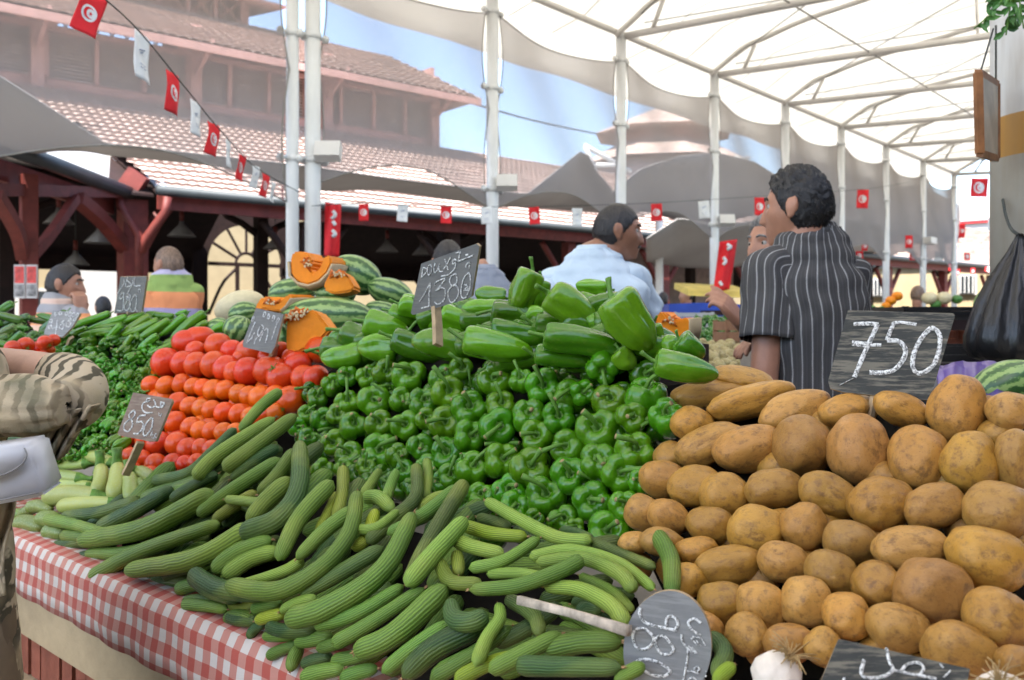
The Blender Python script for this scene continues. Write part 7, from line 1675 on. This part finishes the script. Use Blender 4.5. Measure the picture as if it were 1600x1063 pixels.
loft(bm, [(at(.80), r, t, .16, .11), (at(.95), r, t, .155, .105), (at(1.08), r, t, .13, .09), (at(1.28), r, t, .155, .10), (at(1.38), r, t, .14, .07), (at(1.43), r, t, .05, .04)], 32, nsub=3)
tube(bm, spline([sh-Vector((.12, 0, 0)), sh, sh.lerp(el, .55), el, W(96, 598, 1.555), W(60, 585, 1.60), wr_], 24), [.045]*6+[.040, .036, .034, .033, .032, .031, .031, .032, .034, .037, .041, .043, .043, .042, .040, .036, .031, .027], 18)
hand_bm(bm, wr_, Vector((-.8, .2, .4)), Vector((0, -.5, .8)))
for s in (-1, 1): tube(bm, [at(.85)+r*.085*s, at(.45)+r*.09*s+t*.02, at(.07)+r*.09*s], [.085, .06, .04], 12); tube(bm, [at(.04)+r*.09*s-t*.05, at(.035)+r*.09*s+t*.17], [.036, .03], 10)
ob = link('body', remesh(bm, .007), SK['fair']); ob.parent = root; ob.matrix_parent_inverse = inv
o = link('hair', mesh_of(hair_bm(mx, .02, std_line(.55, -.8, .0), 2, .3), 'hair'), HR['black']); o.parent = ob
sb = bmesh.new(); ax = (el-sh).normalized(); e1 = ZV; e2 = ax.cross(ZV).normalized()
loft(sb, [(sh-ax*.10, e1, e2, .085, .085), (sh+ax*.05, e1, e2, .060, .064), (sh.lerp(el, .5), e1, e2, .044, .050), (sh.lerp(el, .85), e1, e2, .048, .052), (el-ax*.01, e1, e2, .048, .052), (el+ax*.02, e1, e2, .042, .046), (el+ax*.055, e1, e2, .030, .034), (el+ax*.060, e1, e2, .003, .003)], 64, .006, 3, nsub=8)
CQ = [W(70, 590, 1.60), W(98, 592, 1.575), W(116, 604, 1.53), W(118, 622, 1.485), W(100, 636, 1.45)]
tube(sb, spline(CQ, 24), [.042+.009*math.sin(i/23*2.6) for i in range(24)], 40)
loft(sb, [(at(.78), r, t, .19, .14), (at(.95), r, t, .175, .13), (at(1.12), r, t, .155, .115), (at(1.3), r, t, .175, .12), (at(1.39), r, t, .15, .085), (at(1.44), r, t, .07, .06)], 64, .008, 5, nsub=6)
o = link('cardigan', mesh_of(sb, 'cardigan'), M['print']); o.parent = root; o.matrix_parent_inverse = inv
# flared cuff hanging from the elbow, and the loose front panel
bm = bmesh.new(); rows = []
for j in range(12):
    v = j/11; row = []
    for i in range(30):
        u = i/29; x = 52+u*104-v*8; x2 = 40+u*66; top = 655-25*u; bot = 705+38*math.sin(u*2.0)*(1-u*.9); y = top+(bot-top)*v
        row.append(W(x*(1-v)+x2*v, y, 1.45+.012*math.sin(u*26+v*3)+.03*v))
    rows.append(row)
grid(bm, rows, thick=.003); o = obj('cuff', bm, M['print']); o.parent = root; o.matrix_parent_inverse = inv
bm = bmesh.new(); rows = []
for j in range(20):
    v = j/19; rows.append([W(-70+(92-6*v-10*v*v)*u+6*math.sin(v*7), 760+v*190-20*u, 1.42+.014*math.sin(u*15+v*2)) for u in [i/20 for i in range(21)]])
grid(bm, rows, thick=.003); o = obj('cardigan_front', bm, M['print']); o.parent = root; o.matrix_parent_inverse = inv
tb = bmesh.new()
for s in (-1, 1): tube(tb, spline([at(.9)+r*.08*s, at(.6)+r*.10*s+t*.03, at(.3)+r*.10*s+t*.01, at(.06)+r*.09*s], 14), [.11, .11, .108, .105, .10, .095, .09, .088, .085, .083, .082, .081, .08, .08], 20)
loft(tb, [(at(.76), r, t, .18, .13), (at(.88), r, t, .185, .135), (at(.98), r, t, .175, .13)], 32, .004, nsub=4)
o = link('trousers', mesh_of(tb, 'trousers'), M['khaki']); o.parent = root; o.matrix_parent_inverse = inv
# shoulder bag
hb = empty('handbag', W(15, 745, 1.34), 'white leather shoulder bag with a flap at the customer\'s side', 'bag'); c = W(15, 745, 1.34); M['wleather'] = simple('white_leather', (.68, .67, .67), .45, .06, 4, .4, bmp=.06)
bm = bmesh.new(); P = [W(-90, 715, 1.34)-c, W(46, 695, 1.34)-c, W(56, 730, 1.34)-c, W(70, 772, 1.34)-c, W(62, 778, 1.34)-c, W(-90, 806, 1.34)-c]; prism(bm, P, (0, .06, .01)); bmesh.ops.recalc_face_normals(bm, faces=bm.faces); bmesh.ops.bevel(bm, geom=bm.edges[:], offset=.006, segments=3, affect='EDGES'); obj('pouch', bm, M['wleather'], hb)
bm = bmesh.new(); P = [W(-92, 708, 1.332)-c, W(0, 694, 1.332)-c, W(40, 697, 1.332)-c, W(45, 712, 1.332)-c, W(36, 728, 1.332)-c, W(14, 742, 1.332)-c, W(-20, 753, 1.332)-c, W(-92, 770, 1.332)-c]; prism(bm, P, (0, -.006, 0)); bmesh.ops.recalc_face_normals(bm, faces=bm.faces); bmesh.ops.bevel(bm, geom=bm.edges[:], offset=.002, segments=2, affect='EDGES'); obj('flap', bm, M['wleather'], hb)
bm = bmesh.new(); tube(bm, spline([W(38, 700, 1.322)-c, W(42, 712, 1.322)-c, W(33, 726, 1.322)-c, W(12, 739, 1.322)-c, W(-20, 749, 1.322)-c, W(-90, 766, 1.322)-c], 20), .0011, 5); tube(bm, [W(60, 770, 1.336)-c, W(-88, 799, 1.336)-c], .0011, 5); obj('stitching', bm, M['sail'], hb)
bm = bmesh.new(); tube(bm, spline([W(-70, 705, 1.36)-c, W(-110, 640, 1.45)-c, W(-125, 560, 1.5)-c], 10), [(.012, .003)]*10, 8); obj('strap', bm, M['wleather'], hb)
# ================================================================== UNSEEN WALL AND SLAB ADDED BEHIND THE VIEWER (cut the fill light on the stall)
ar = empty('fill_blocker_wall', AB(0, -4, 0), 'unseen wall and slab added behind the viewer to block fill light', 'wall')
bm = bmesh.new(); boxab(bm, -30, 40, -9.4, -9, 0, 3.0); part('wall', bm, M['plaster'], ar, False)
bm = bmesh.new(); boxab(bm, -30, 40, -9.4, -1.25, 3.2, 3.4); part('fill_blocker_slab', bm, M['slab'], ar, False)
bm = bmesh.new(); boxab(bm, -30, 40, -9, -8.97, 0, 1.2); part('dado', bm, M['slab'], ar, False)
